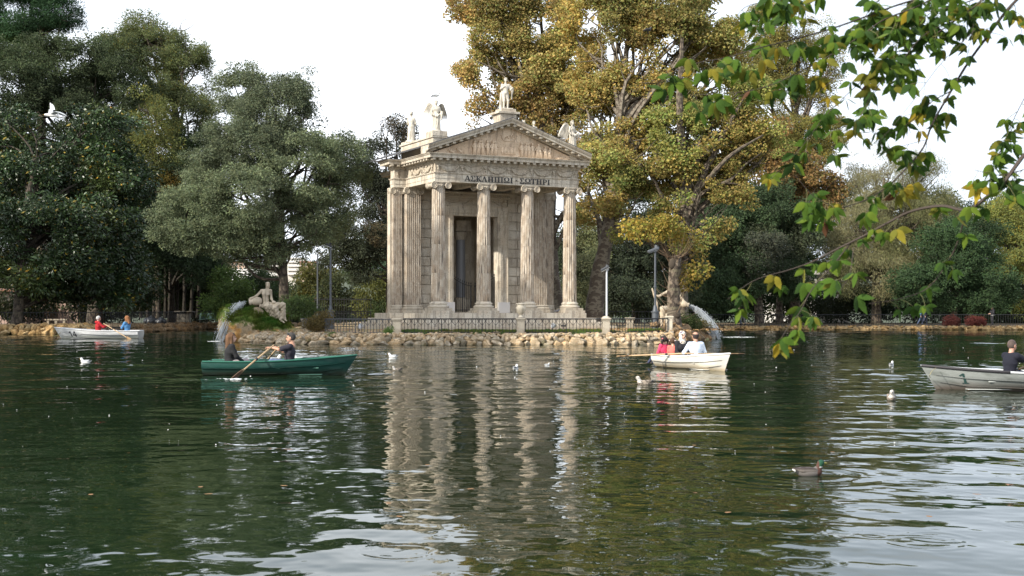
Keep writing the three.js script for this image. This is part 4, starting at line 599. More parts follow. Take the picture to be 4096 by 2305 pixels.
// cella: walls with raised blocks, door, interior
{
  const w = new THREE.Group(); w.name = 'front_wall'; temple.add(w);
  st('wall_core', merge([box(3.76, CT - G0, 0.42, -3.34, (CT + G0) / 2, -4.36), box(3.76, CT - G0, 0.42, 3.34, (CT + G0) / 2, -4.36), box(2.92, CT - 6.5, 0.42, 0, (CT + 6.5) / 2, -4.36)]), M.stone, w);
  const R = RNG(31), tints = [0.66, 0.71, 0.75, 0.80].map((v) => { const m = M.stone.clone(); m.color = rgb(v, v * 0.985, v * 0.96); return m; });
  for (const s of [-1, 1]) for (let k = 0, y = G0 + 0.04; y < CT - 0.3; k++) {
    const h = k === 0 ? 0.5 : 0.535, rows = k % 2 ? [[-3.61, -2.78], [-2.78, -2.1]] : [[-3.61, -2.1]];
    for (const [a, b] of [...rows, [-4.62, -4.46]]) part(w, 'stone_block', boxUV(rbox(b - a - 0.045, h - 0.045, 0.14, s * (a + b) / 2, y + h / 2, -4.15 + 0.012 * R(), 0.018)), tints[R() * 4 | 0]);
    y += h;
  }
  for (const s of [-1, 1]) st('side_wall', s < 0 ? box(0.4, CT - G0, 5.3, -2.7, (CT + G0) / 2, -7.25) : merge([box(0.4, CT - G0, 3.3, 2.7, (CT + G0) / 2, -6.25), box(0.4, CT - G0, 0.7, 2.7, (CT + G0) / 2, -9.55), box(0.4, CT - 6.3, 1.3, 2.7, (CT + 6.3) / 2, -8.55)]), M.stone);
  st('back_wall', box(5.0, CT - G0, 0.4, 0, (CT + G0) / 2, -9.7)); st('vault', box(5.0, 0.25, 5.2, 0, CT - 0.2, -7.2));
  const ic = new THREE.Group(); ic.name = 'inner_column'; ic.position.set(0.42, G0, -7); temple.add(ic);
  part(ic, 'shaft', cyl(0.30, 0.27, 3.5, 20, 0, 0.9, 0), S({ color: rgb(0.22, 0.23, 0.25), roughness: 0.35, bumpMap: bumpNoise, bumpScale: 0.003 })); st('pedestal', merge([rbox(0.95, 0.8, 0.95, 0, 0.4, 0), lathe([[0.4, 0.8], [0.42, 0.86], [0.32, 0.92]], 20)]), M.stone, ic);
  st('capital', merge([lathe([[0.27, 4.38], [0.32, 4.5], [0.30, 4.6], [0.38, 4.72], [0.36, 4.78], [0.46, 4.92], [0, 4.92]], 16), rbox(0.98, 0.12, 0.98, 0, 4.98, 0), rbox(0.9, 0.5, 0.9, 0, 5.29, 0)]), M.stone, ic);
  st('inner_arch', tr(new THREE.TorusGeometry(1.5, 0.28, 8, 20, Math.PI), 1.92, 6.2 + 0.25, -7), M.stone);
  st('inner_pier', rbox(0.7, 5.6, 0.7, -0.6, G0 + 2.8, -7.4), M.stone);
  // door case
  const d = new THREE.Group(); d.name = 'door_frame'; temple.add(d);
  for (const s of [-1, 1]) { st('jamb', merge([rbox(0.34, 5.6 + 0.36, 0.62, s * 1.885, G0 + 2.98, -4.16), rbox(0.2, 5.6 + 0.16, 0.7, s * 1.62, G0 + 2.88, -4.155, 0.015), rbox(0.12, 5.6, 0.62, s * 1.47, G0 + 2.8, -4.19, 0.015), rbox(0.06, 5.9, 0.06, s * 2.03, G0 + 2.95, -3.83)]), M.stone, d); part(d, 'jamb_foot', rbox(0.72, 0.62, 0.2, s * 1.76, G0 + 0.31, -3.83), S({ color: rgb(0.50, 0.49, 0.49), roughness: 0.7 })); }
  st('lintel', merge([rbox(3.06, 0.16, 0.62, 0, 6.58, -4.19, 0.015), rbox(3.44, 0.2, 0.7, 0, 6.76, -4.155, 0.015), rbox(4.12, 0.2, 0.62, 0, 6.96, -4.16), rbox(4.2, 0.06, 0.7, 0, 7.09, -4.14), rbox(4.0, 0.42, 0.5, 0, 7.33, -4.17)]), M.stone, d);
  st('door_cornice', merge([rbox(4.3, 0.08, 0.8, 0, 7.58, -4.12), rbox(4.44, 0.1, 1.0, 0, 7.79, -4.05), ...Array.from({ length: 33 }, (_, i) => box(0.075, 0.11, 0.14, -2.08 + i * 0.13, 7.68, -3.68))]), M.stone, d);
  for (const x of [-1.1, 1.1]) st('door_garland', merge([sweep(curve([V(-0.75, 0.12, 0), V(-0.4, -0.08, 0.02), V(0, 0.06, 0), V(0.4, -0.1, 0.02), V(0.75, 0.12, 0)], 16), 0.035, 6, 0.4, 3), ball(0.07, -0.75, 0.1, 0), ball(0.07, 0.75, 0.1, 0)]).translate(x, 7.33, -3.9), M.stone, d);
  st('door_wreath', new THREE.TorusGeometry(0.17, 0.045, 6, 18).translate(0, 7.34, -3.9), M.stone, d);
}
st('ceiling', merge([box(7.4, 0.12, 3.6, 0, 8.3, -1.95), ...[-2.69, 0, 2.69].map((x) => box(2.2, 0.06, 2.9, x, 8.23, -1.95))]));
for (const x of [-1.345, 1.345]) st('ceiling_beam', rbox(0.5, 0.3, 3.4, x, 8.12, -2.05));
// entablature
st('architrave', ringProfile(OUT, [[0, CT], [0, 8.15], [0.02, 8.155], [0.02, 8.39], [0.05, 8.40], [0.075, 8.44], [0.075, 8.47], [-0.68, 8.47], [-0.68, CT]]));
const frieze = new THREE.Group(); frieze.name = 'frieze'; temple.add(frieze);
st('frieze_band', ringProfile(OUT, [[-0.01, 8.47], [-0.01, 8.94], [-0.68, 8.94], [-0.68, 8.47]]), M.stone, frieze);
{
  const R = RNG(8), swag = (w) => { const p = curve([V(-w / 2, 0.17, 0), V(-w * 0.34, -0.02, 0.02), V(0, -0.13, 0.035), V(w * 0.34, -0.02, 0.02), V(w / 2, 0.17, 0)], 24), l = [sweep(p, p.map((_, i) => 0.022 + 0.045 * Math.sin(Math.PI * i / 24)), 8, 0.2, 3)]; for (let i = 2; i < 23; i++) for (let k = 0; k < 3; k++) l.push(ball(0.03 + 0.015 * R(), p[i].x + (R() - 0.5) * 0.05, p[i].y + (R() - 0.5) * 0.09, p[i].z + 0.02 + R() * 0.02, 1, 1, 1, 5)); const q = curve([V(-w / 2, 0.17, 0), V(-w * 0.3, 0.2, 0.01), V(-w * 0.1, 0.12, 0.01), V(w * 0.12, 0.19, 0.01), V(w / 2, 0.17, 0)], 16); l.push(sweep(q, 0.014, 4)); return boxUV(merge(l)); };
  const sg = swag(1.12), skull = boxUV(merge([ball(0.085, 0, 0.08, 0.03, 1, 1, 0.7), ball(0.055, 0, -0.06, 0.05, 0.9, 1.5, 0.8), sweep(curve([V(-0.06, 0.12, 0.02), V(-0.15, 0.16, 0.02), V(-0.19, 0.23, 0.02)], 5), 0.02, 5), sweep(curve([V(0.06, 0.12, 0.02), V(0.15, 0.16, 0.02), V(0.19, 0.23, 0.02)], 5), 0.02, 5), ball(0.03, -0.12, 0.08, 0.02), ball(0.03, 0.12, 0.08, 0.02), ...[-1, 1].map((s) => sweep(curve([V(s * 0.1, 0.05, 0.01), V(s * 0.14, -0.06, 0.01), V(s * 0.12, -0.2, 0.01)], 5), 0.014, 4))]));
  for (let i = 0; i < 6; i++) { const g = part(frieze, 'garland', sg, M.stone); g.position.set(-3.55 + i * 1.42, 8.69, 0.355); }
  for (let i = 0; i < 7; i++) { const g = part(frieze, 'ox_skull', skull, M.stone); g.position.set(-4.22 + i * 1.407, 8.7, 0.35); }
  for (let i = 0; i < 2; i++) { const g = part(frieze, 'garland', sg, M.stone); g.position.set(-4.395, 8.69, -0.72 - i * 1.42); g.rotation.y = -Math.PI / 2; }
  for (const z of [0.02, -1.43, -2.85]) { const g = part(frieze, 'ox_skull', skull, M.stone); g.position.set(-4.39, 8.7, z); g.rotation.y = -Math.PI / 2; }
  const g = part(frieze, 'ox_skull', skull, M.stone); g.position.set(-4.95, 8.72, -3.74);
}
const cornice = new THREE.Group(); cornice.name = 'cornice'; temple.add(cornice);
st('bed_moulding', ringProfile(OUT, [[0.02, 8.94], [0.06, 8.97], [0.06, 9.01], [0.11, 9.03], [0.11, 9.06], [-0.68, 9.06], [-0.68, 8.94]]), M.stone, cornice);
st('cornice_slab', ringProfile(OUT, [[0.12, 9.06], [0.12, 9.20], [0.46, 9.20], [0.46, 9.34], [0.49, 9.345], [0.53, 9.40], [0.56, 9.42], [0.56, 9.44], [-0.68, 9.44], [-0.68, 9.06]]), M.stone, cornice);
const modil = boxUV(rbox(0.17, 0.12, 0.3, 0, 0, 0, 0.015));
for (let i = 0; i < 24; i++) { const m = part(cornice, 'bracket', modil, M.stone); m.position.set(-4.62 + i * 9.24 / 23, 9.138, 0.64); }
for (let i = 0; i < 10; i++) for (const s of [-1, 1]) { const m = part(cornice, 'bracket', modil, M.stone); m.position.set(s * 4.68, 9.138, 0.20 - i * 0.4); m.rotation.y = Math.PI / 2; }
for (const s of [-1, 1]) for (let i = 0; i < 2; i++) { const m = part(cornice, 'bracket', modil, M.stone); m.position.set(s * (5.02 + i * 0.38), 9.138, -3.47); }
// inscription
{
  const font = await new FontLoader().loadAsync('fonts/droid/droid_serif_bold.typeface.json');
  const g = new TextGeometry('ΑΣΚΛΗΠΙΩΙ · ΣΩΤΗΡΙ', { font, size: 0.305, depth: 0.02, curveSegments: 4 }); g.computeBoundingBox(); const b = g.boundingBox, w = b.max.x - b.min.x;
  g.translate(-b.min.x - w / 2, 0, 0); g.scale(5.24 / w, 1, 1); part(temple, 'inscription', g.translate(-0.05, 8.05, 0.375), M.ink);
}
// pediment
{
  const ped = new THREE.Group(); ped.name = 'pediment'; temple.add(ped);
  const L = 4.98, y0 = 9.44, rise = 1.72, line = (x) => y0 + (1 - Math.abs(x) / L) * rise;
  const rake = (prof, s) => {   // profile [z, h] extruded along a slope, cut upright at ridge and eave
    const pos = [], n = prof.length, at = (x, k) => [x, line(x) + prof[k % n][1], prof[k % n][0]];
    for (let k = 0; k < n; k++) { const a = at(0, k), b = at(s * L, k), c = at(s * L, k + 1), d = at(0, k + 1); s > 0 ? pos.push(...a, ...b, ...c, ...a, ...c, ...d) : pos.push(...a, ...c, ...b, ...a, ...d, ...c); }
    for (let k = 1; k < n - 1; k++) { const a = at(s * L, 0), b = at(s * L, k), c = at(s * L, k + 1); s > 0 ? pos.push(...a, ...c, ...b) : pos.push(...a, ...b, ...c); }
    const g = new THREE.BufferGeometry(); g.setAttribute('position', new THREE.Float32BufferAttribute(pos, 3)); g.computeVertexNormals(); return boxUV(g);
  };
  for (const s of [-1, 1]) {
    st('raking_cornice', merge([rake([[0.47, 0.0], [0.47, 0.14], [0.82, 0.14], [0.82, 0.26], [-0.2, 0.26], [-0.2, 0.0]], s), rake([[0.85, 0.26], [0.90, 0.34], [0.92, 0.40], [-0.2, 0.40], [-0.2, 0.26]], s)]), M.stone, ped);
    part(ped, 'roof_edge', rake([[0.90, 0.402], [0.90, 0.445], [-0.35, 0.445], [-0.35, 0.402]], s), M.lead);
    for (let i = 0; i < 11; i++) { const m = part(ped, 'bracket', modil, M.stone), x = s * (0.2 + i * 0.405); m.position.set(x, line(x) + 0.075, 0.63); }
    const rf = rake([[-0.36, 0.36], [-0.36, 0.43], [-10.3, 0.43], [-10.3, 0.36]], s); tr(rf, 0, 0, 0, 0, 0, 0, 1, 1, 1); part(temple, 'roof', rf, M.lead);
  }
  const tri = new THREE.Shape([new THREE.Vector2(-L + 0.3, y0), new THREE.Vector2(L - 0.3, y0), new THREE.Vector2(0, y0 + rise + 0.02)]);
  const tm = M.stone.clone(); tm.color = rgb(0.98, 0.84, 0.72); st('tympanum', new THREE.ExtrudeGeometry(tri, { depth: 0.3, bevelEnabled: false }).translate(0, 0, -0.05), tm, ped);
  const fig = (lean) => boxUV(merge([ball(0.085, lean * 0.12, 0.83, 0.05, 1, 1.15, 1), bar(V(lean * 0.1, 0.74, 0.03), V(0, 0.42, 0.04), 0.11, 0.12, 8), bar(V(0, 0.45, 0.03), V(-0.06, 0, 0.03), 0.11, 0.06, 7), bar(V(0, 0.45, 0.04), V(0.08, 0, 0.05), 0.10, 0.055, 7), bar(V(lean * 0.1 - 0.08, 0.7, 0.05), V(-0.18, 0.5, 0.08), 0.04, 0.03), bar(V(-0.18, 0.5, 0.08), V(-0.02, 0.48, 0.12), 0.035, 0.03), bar(V(lean * 0.1 + 0.08, 0.7, 0.05), V(0.2, 0.54, 0.07), 0.04, 0.03), ...[-0.08, -0.02, 0.05, 0.1].map((x) => bar(V(x, 0.5, 0.12), V(x * 1.4, 0.05, 0.1), 0.02, 0.018, 5))]));
  const figs = [fig(0), fig(0.6), fig(-0.6)], R = RNG(12);
  [-2.05, -1.82, -1.55, -1.22, -1.0, -0.78, 0.85, 1.08, 1.3, 1.52, 1.78, 2.0, 2.3, 2.55].forEach((x, i) => { const m = part(ped, 'relief_figure', figs[i % 3], tm), room = line(Math.abs(x) + 0.16) - y0 - 0.06; m.position.set(x, y0 + 0.04, 0.25); m.scale.set(0.85, Math.min(0.95, room), 1); m.rotation.z = (R() - 0.5) * 0.12; });
  for (const [x, t] of [[-2.65, 1.15], [-3.1, 1.35], [2.95, -1.3], [3.35, -1.4]]) { const m = part(ped, 'relief_figure', figs[1], tm); m.position.set(x, y0 + 0.1, 0.25); m.scale.set(0.6, 0.55, 0.8); m.rotation.z = t; }
  st('relief_ship', merge([sweep(curve([V(-0.35, 1.25, 0.26), V(-0.25, 1.0, 0.27), V(0.1, 0.93, 0.27), V(0.42, 1.0, 0.27), V(0.55, 1.22, 0.26)], 16), 0.03, 6), sweep(curve([V(-0.15, 1.02, 0.27), V(0, 1.2, 0.29), V(0.1, 1.08, 0.29), V(0.22, 1.3, 0.29), V(0.3, 1.12, 0.28), V(0.42, 1.36, 0.26)], 24), 0.025, 6), rbox(0.9, 0.4, 0.06, 0.1, 0.4, 0.26, 0.03), ...[-0.2, 0, 0.2, 0.4].map((x) => rbox(0.06, 0.3, 0.05, x, 0.42, 0.29))]).translate(-0.05, y0, 0), tm, ped);
}
for (const s of [-1, 1]) part(temple, 'wing_roof', box(1.3, 0.05, 1.7, s * 5.15, 9.468, -4.12), M.lead);
// attic blocks and statue pedestals
for (const s of [-1, 1]) { const a = new THREE.Group(); a.name = 'attic_block'; temple.add(a); st('block', rbox(0.84, 1.03, 4.7, s * 3.62, 9.955, -3.1, 0.015), M.stone, a); st('cap', merge([rbox(0.98, 0.1, 4.86, s * 3.62, 10.52, -3.1), rbox(0.9, 0.28, 0.95, s * 3.66, 10.70, -1.12), rbox(0.8, 0.12, 0.8, s * 3.66, 10.63, -5.0)]), M.stone, a); }
st('apex_pedestal', merge([rbox(1.0, 0.9, 0.9, 0, 11.55, -0.1), rbox(1.3, 0.12, 1.15, 0, 11.93, -0.1), rbox(0.9, 0.2, 0.75, 0.05, 12.07, -0.1)]));
const pedR = thing('statue_pedestal', 'pale stone pedestal on the right end of the temple roof', 'pedestal', fromTemple(4.25, 9.44, -0.1).toArray(), TURN); part(pedR, 'block', boxUV(rbox(0.7, 0.6, 0.8, 0, 0.3, 0)), M.stone); part(pedR, 'cap', boxUV(rbox(0.84, 0.1, 0.94, 0, 0.65, 0)), M.stone);
// iron gate in the doorway
{
  const p = fromTemple(0, G0 + 0.05, -4.3), g = thing('iron_gate', 'black iron gate with curved spiked top in the temple doorway', 'gate', p.toArray(), TURN);
  const topAt = (x) => 1.55 + 0.55 * Math.pow(Math.abs(x) / 1.38, 1.8), spike = merge([lathe([[0, 0.17], [0.035, 0.07], [0.012, 0.03], [0.02, 0], [0, -0.01]], 6)]);
  for (let i = -10; i <= 10; i++) { if (!i) continue; const x = i * 0.136, thick = i === -10 || i === 10 || i === -5 || i === 5 || Math.abs(i) === 1; part(g, 'bar', bar(V(x, 0, 0), V(x, topAt(x), 0), thick ? 0.028 : 0.012), M.iron); const s = part(g, 'spike', spike, M.iron); s.position.set(x, topAt(x) + 0.02, 0); }
  for (const s of [-1, 1]) { const c = []; for (let i = 0; i <= 12; i++) { const x = s * (0.08 + i * 1.3 / 12); c.push(V(x, topAt(x) - 0.04, 0.01)); } part(g, 'rail', merge([sweep(c, 0.02, 6), bar(V(s * 0.1, 0.12, 0.01), V(s * 1.37, 0.12, 0.01), 0.018)]), M.iron); }
}
// ---------- people ----------
const A = (v) => [v.x, v.y, v.z];
function elbowOf(s, w, l1, l2, pole) {
  const d = w.clone().sub(s), L = Math.min(d.length(), (l1 + l2) * 0.995), u = d.normalize(), a = (l1 * l1 - l2 * l2 + L * L) / (2 * L), h = Math.sqrt(Math.max(0, l1 * l1 - a * a));
  const p = pole.clone().sub(u.clone().multiplyScalar(pole.dot(u))).normalize(); return [s.clone().addScaledVector(u, a).addScaledVector(p, h), s.clone().addScaledVector(u, L)];
}
function handBones(w, dir, nor, curl, side) {                       // wrist, direction, palm normal
  const u = dir.clone().normalize(), n = nor.clone().sub(u.clone().multiplyScalar(nor.dot(u))).normalize(), s = u.clone().cross(n).multiplyScalar(side), l = [], K = w.clone().addScaledVector(u, 0.09);
  for (let i = 0; i < 4; i++) l.push([A(w.clone().addScaledVector(s, (i - 1.5) * 0.012)), A(K.clone().addScaledVector(s, (i - 1.5) * 0.021)), 0.015, 0.0115]);
  [0.92, 1.06, 1.0, 0.8].forEach((f, i) => { let p = K.clone().addScaledVector(s, (i - 1.5) * 0.021), a = curl * 0.35; for (const [len, r] of [[0.042, 0.0098], [0.026, 0.009], [0.02, 0.008]]) { const q = p.clone().addScaledVector(u, Math.cos(a) * len * f).addScaledVector(n, Math.sin(a) * len * f); l.push([A(p), A(q), r, r * 0.92]); p = q; a += curl; } });
  let p = w.clone().addScaledVector(u, 0.025).addScaledVector(s, -0.022); for (const [len, b] of [[0.042, 0.25], [0.03, 0.7], [0.024, 1.1]]) { const q = p.clone().addScaledVector(u, len * 0.75).addScaledVector(s, -len * 0.5 * (1 - b * 0.7)).addScaledVector(n, len * b * 0.7); l.push([A(p), A(q), 0.0115, 0.0095]); p = q; }
  return l;
}
function headGeo(skin, o = {}) {
  const cell = o.cell ?? 0.008, b = [[[0, 0.02, -0.01], [0.076, 0.098, 0.095]], [[0, -0.045, 0.028], [0.056, 0.066, 0.064]], [[0, -0.085, 0.055], [0.026, 0.022, 0.022]], [[0, 0.012, 0.085], [0, -0.022, 0.108], 0.010, 0.014], [[-0.03, 0.028, 0.082], [0.03, 0.028, 0.082], 0.012, 0.012], [[0.076, -0.008, -0.004], [0.014, 0.032, 0.018]], [[-0.076, -0.008, -0.004], [0.014, 0.032, 0.018]], [[0, -0.08, -0.015], [0, -0.20, -0.035], 0.052, 0.058], [[-0.018, -0.054, 0.084], [0.018, -0.054, 0.084], 0.009, 0.009]];
  return boneMesh(b, 0.022, cell, (x, y, z) => {
    if (z > 0.06 && Math.abs(Math.abs(x) - 0.031) < 0.014 && Math.abs(y - 0.006) < 0.009) return [0.05, 0.035, 0.03];
    if (z > 0.06 && Math.abs(Math.abs(x) - 0.031) < 0.022 && Math.abs(y - 0.034) < 0.007) return o.hair ?? [0.06, 0.04, 0.03];
    if (z > 0.07 && Math.abs(x) < 0.024 && Math.abs(y + 0.054) < 0.01) return [skin[0] * 0.85, skin[1] * 0.55, skin[2] * 0.5];
    if (o.moustache && z > 0.075 && Math.abs(x) < 0.03 && Math.abs(y + 0.040) < 0.008) return [0.07, 0.06, 0.055];
    if (o.beard && y < -0.05 && z > -0.01 && y > -0.11) return mix3(skin, [0.12, 0.10, 0.09], 0.45);
    return skin;
  });
}
function hairGeo(h, cell = 0.009) {
  const c = h.color, n = (x, y, z) => 0.75 + 0.5 * noise3(x * 40, y * 12, z * 40), col = (x, y, z) => c.map((v) => v * n(x, y, z)), sk = (x, y, z, e) => ellipsoid(x, y, z, [0, 0.022, -0.014], [0.080 + e, 0.102 + e, 0.099 + e]);
  const face = (x, y, z, lim = 0.045) => Math.max(z - 0.035 + 0.5 * Math.max(0, y - 0.02) * -2.2, -(y - lim)) > 0 ? 0 : 0;   // kept simple below
  let f, lo = [-0.16, -0.16, -0.2], hi = [0.16, 0.17, 0.16];
  const cut = (x, y, z, line) => Math.min(z - 0.028, line - y);      // > 0 in front of the hairline and below it
  if (h.style === 'short') f = (x, y, z) => Math.max(sk(x, y, z, 0.006 + 0.006 * noise3(x * 30, y * 30, z * 30)), cut(x, y, z, 0.062), -0.06 - y, Math.min(0.03 - y, z + 0.012));
  else if (h.style === 'buzz') f = (x, y, z) => Math.max(sk(x, y, z, 0.005), cut(x, y, z, 0.07), -0.06 - y, Math.min(0.0 - y, z + 0.0));
  else if (h.style === 'bald') f = (x, y, z) => Math.max(sk(x, y, z, 0.007), z - 0.02, y - 0.055 - 0.25 * Math.max(0, Math.abs(x) - 0.05), -0.075 - y);
  else if (h.style === 'long') { lo = [-0.2, -0.48, -0.26]; const t = h.tail ?? 0.36; f = (x, y, z) => { const s = 0.008 * (noise3(x * 60, y * 6, z * 60) - 0.5); let d = Math.max(sk(x, y, z, 0.02), cut(x, y, z, 0.06)); d = smin(d, Math.max(capsule(x * 0.8, y, z, [0, 0, -0.06], [0, -t, -0.10], 0.088, 0.06), z - 0.03), 0.04); for (const q of [-1, 1]) d = smin(d, capsule(x, y, z, [q * 0.078, 0.03, 0.0], [q * 0.10, -t * 0.72, 0.0], 0.034, 0.03), 0.03); return d + s; }; }
  else if (h.style === 'pigtails') { lo = [-0.2, -0.34, -0.22]; hi = [0.2, 0.17, 0.16]; f = (x, y, z) => { let d = Math.max(sk(x, y, z, 0.014), cut(x, y, z, 0.06), -0.07 - y); for (const q of [-1, 1]) { d = Math.min(d, capsule(x, y, z, [q * 0.09, 0.03, -0.05], [q * 0.135, -0.06, -0.06], 0.03, 0.038)); d = smin(d, capsule(x, y, z, [q * 0.135, -0.06, -0.06], [q * 0.12, -0.24, -0.05], 0.038, 0.015), 0.02); } return d; }; }
  else { lo = [-0.2, -0.34, -0.22]; f = (x, y, z) => { let d = Math.max(sk(x, y, z, 0.024 + 0.006 * Math.sin(y * 70 + x * 30)), Math.min(z - 0.05, 0.055 - y, 0.06 - Math.abs(x))); d = smin(d, capsule(x, y, z, [0, -0.07, -0.02], [0, -0.19, -0.03], 0.085, 0.12), 0.05); return d; }; }
  return sdfMesh(f, lo, hi, cell, h.pattern ? (x, y, z) => { const k = noise3(x * 26, y * 26 + x * 12, z * 26); return k > 0.62 ? [0.12, 0.10, 0.16] : k > 0.5 ? [0.45, 0.38, 0.25] : [0.74, 0.68, 0.58]; } : col);
}
function person(o) {
  const root = thing('person', o.label, 'person', o.pos, o.turn ?? 0, o.group), k = o.scale ?? 1, skin = o.skin ?? [0.52, 0.33, 0.24], sit = o.sit !== false, cell = o.cell ?? 0.017;
  root.scale.setScalar(k);
  const hipY = sit ? 0.10 : 0.90, lean = o.lean ?? 0, wd = o.width ?? 1, rot = (y, z = 0) => V(0, hipY + y * Math.cos(lean) - z * Math.sin(lean), y * Math.sin(lean) + z * Math.cos(lean));
  const sh = [1, -1].map((s) => rot(0.455).add(V(s * 0.175 * wd, 0, 0))), N = rot(0.49), hc = rot(0.68, 0.02), pole = [V(0.7, -0.8, -0.5), V(-0.7, -0.8, -0.5)];
  const wr = [o.handL ?? [0.2, hipY + 0.02, 0.28], o.handR ?? [-0.2, hipY + 0.02, 0.28]].map((h) => V(...h)), arms = [0, 1].map((i) => elbowOf(sh[i], wr[i], 0.28, 0.245, o.pole ? V(o.pole[0] * (i ? -1 : 1), o.pole[1], o.pole[2]) : pole[i]));
  const legs = [1, -1].map((s, i) => { const hip = V(s * 0.09, hipY, 0.02); if (sit) { const kn = V(s * 0.12, hipY + (o.kneeUp ?? 0.06), 0.44), an = V(s * 0.12, hipY - 0.20 + (o.kneeUp ?? 0), 0.70); return [hip, kn, an, an.clone().add(V(0, -0.04, 0.14))]; } const st = (o.stride ?? 0.22) * s, kn = V(s * 0.09, 0.48, st * 0.55 + 0.05), an = V(s * 0.08, 0.08 + (st < 0 ? 0.05 : 0), st - (st < 0 ? 0.06 : 0)); return [hip, kn, an, an.clone().add(V(0, -0.04, 0.15))]; });
  const torso = (e) => [[A(rot(0.02)), [0.155 * wd + e, 0.13 + e, 0.115 + e]], [A(rot(0.02)), A(rot(0.30)), 0.118 + e, 0.125 + e], [A(rot(0.32, -0.005)), [0.168 * wd + e, 0.17 + e, 0.115 + e]], [A(sh[0].clone().lerp(sh[1], 0.1)), A(sh[0].clone().lerp(sh[1], 0.9)), 0.062 + e, 0.062 + e], ...(o.female ? [[A(rot(0.32, 0.09).add(V(0.075, 0, 0))), [0.07 + e, 0.07 + e, 0.06 + e]], [A(rot(0.32, 0.09).add(V(-0.075, 0, 0))), [0.07 + e, 0.07 + e, 0.06 + e]]] : [])];
  const armB = (e, part = 1) => arms.flatMap(([el, w], i) => part < 0.6 ? [[A(sh[i]), A(sh[i].clone().lerp(el, 0.72)), 0.056 + e, 0.050 + e * 1.6]] : [[A(sh[i]), A(el), 0.052 + e, 0.040 + e], [A(el), A(sh[i].clone().lerp(w, 0).copy(el).lerp(w, part)), 0.040 + e, 0.028 + e]]);
  const legB = (e) => legs.flatMap(([h, kn, an]) => [[A(h), A(kn), 0.085 + e, 0.056 + e], [A(kn), A(an), 0.053 + e, 0.036 + e]]);
  const feet = legs.map(([, , an, toe]) => [A(an), A(toe), 0.038, 0.032]);
  const hd = headGeo(skin, { cell: o.headCell ?? 0.008, hair: o.hair?.color, moustache: o.moustache, beard: o.beard }), ht = new THREE.Object3D(); ht.position.copy(hc); ht.rotation.set(o.headPitch ?? 0, o.headYaw ?? 0, 0, 'YXZ'); ht.scale.setScalar(o.headScale ?? 1); ht.updateMatrix(); hd.applyMatrix4(ht.matrix);
  const body = [tint(boneMesh([...torso(-0.008), [A(N), A(hc.clone().add(V(0, -0.1, -0.02))), 0.055, 0.052], ...armB(0), ...legB(-0.006), ...feet.map((f) => [f[0], f[1], f[2] - 0.006, f[3] - 0.006])], 0.03, cell), skin), hd];
  arms.forEach(([el, w], i) => body.push(tint(boneMesh(handBones(w, w.clone().sub(el).lerp(V(0, 0, 1), o.grip ? 0.5 : 0.1), o.grip ? V(0, -1, 0.2) : V(i ? 0.5 : -0.5, -0.6, 0), o.grip ? 0.85 : 0.35, i ? 1 : -1), 0.006, o.handCell ?? 0.006), skin)));
  part(root, 'body', merge(body.map((g) => { g.computeVertexNormals(); return g; })), M.skin);
  const wr1 = (f, x, y, z) => f - 0.007 * (noise3(x * 13, y * 26, z * 13) - 0.5) - 0.004 * (noise3(x * 34, y * 34, z * 34) - 0.5);
  const top = [...torso(0.012), ...armB(0.014, o.sleeve ?? 0.95), ...(o.coat ? [[A(rot(-0.12)), [0.175, 0.14, 0.14]]] : [])];
  const tg = boneMesh(top, 0.035, cell, o.topColorBy ?? ((x, y, z) => o.top.map((c) => c * (0.9 + 0.2 * noise3(x * 9, y * 9, z * 9)))), wr1); tg.computeVertexNormals(); part(root, o.topName ?? 'shirt', tg, M.cloth);
  if (o.hood) part(root, 'hood', boneMesh([[A(rot(0.50, -0.075)), [0.13, 0.075, 0.085]], [A(rot(0.52, 0.03).add(V(0.08, 0, 0))), A(rot(0.50, -0.06).add(V(0.11, 0, 0))), 0.035, 0.05], [A(rot(0.52, 0.03).add(V(-0.08, 0, 0))), A(rot(0.50, -0.06).add(V(-0.11, 0, 0))), 0.035, 0.05]], 0.04, cell, () => o.top, wr1), M.cloth);
  if (o.collar) part(root, 'collar', tr(new THREE.TorusGeometry(0.066, 0.016, 6, 16), N.x, N.y + 0.025, N.z, Math.PI / 2 - 0.2), new THREE.MeshStandardMaterial({ color: rgb(...o.collar), roughness: 0.9 }));
  const lg = boneMesh([...legB(0.012), [A(rot(0.0)), [0.158 * wd, 0.12, 0.125]]], 0.04, cell, () => o.legs ?? [0.05, 0.06, 0.09], wr1); part(root, 'trousers', lg, M.cloth);
  for (const f of feet) part(root, 'shoe', boneMesh([[f[0], f[1], 0.046, 0.04]], 0.01, 0.02, () => o.shoes ?? [0.04, 0.035, 0.03]), M.cloth);
  if (o.hair) { const hg = hairGeo(o.hair, o.headCell ?? 0.009); hg.computeVertexNormals(); const h = part(root, o.hair.style === 'scarf' ? 'headscarf' : 'hair', hg, M.cloth); h.position.copy(ht.position); h.rotation.copy(ht.rotation); h.scale.copy(ht.scale); if (o.hair.ties) for (const s of [-1, 1]) { const b = part(h, 'hair_tie', ball(0.03, s * 0.1, 0.025, -0.055, 1, 1, 1, 8), S({ color: rgb(...o.hair.ties), roughness: 0.6 })); b.castShadow = true; } }
  if (o.extra) o.extra(root, { hc, N, wr: arms.map((a) => a[1]), rot, ht });
  return root;
}
M.skin = S({ vertexColors: true, roughness: 0.55 }); M.cloth = S({ vertexColors: true, roughness: 0.9 });

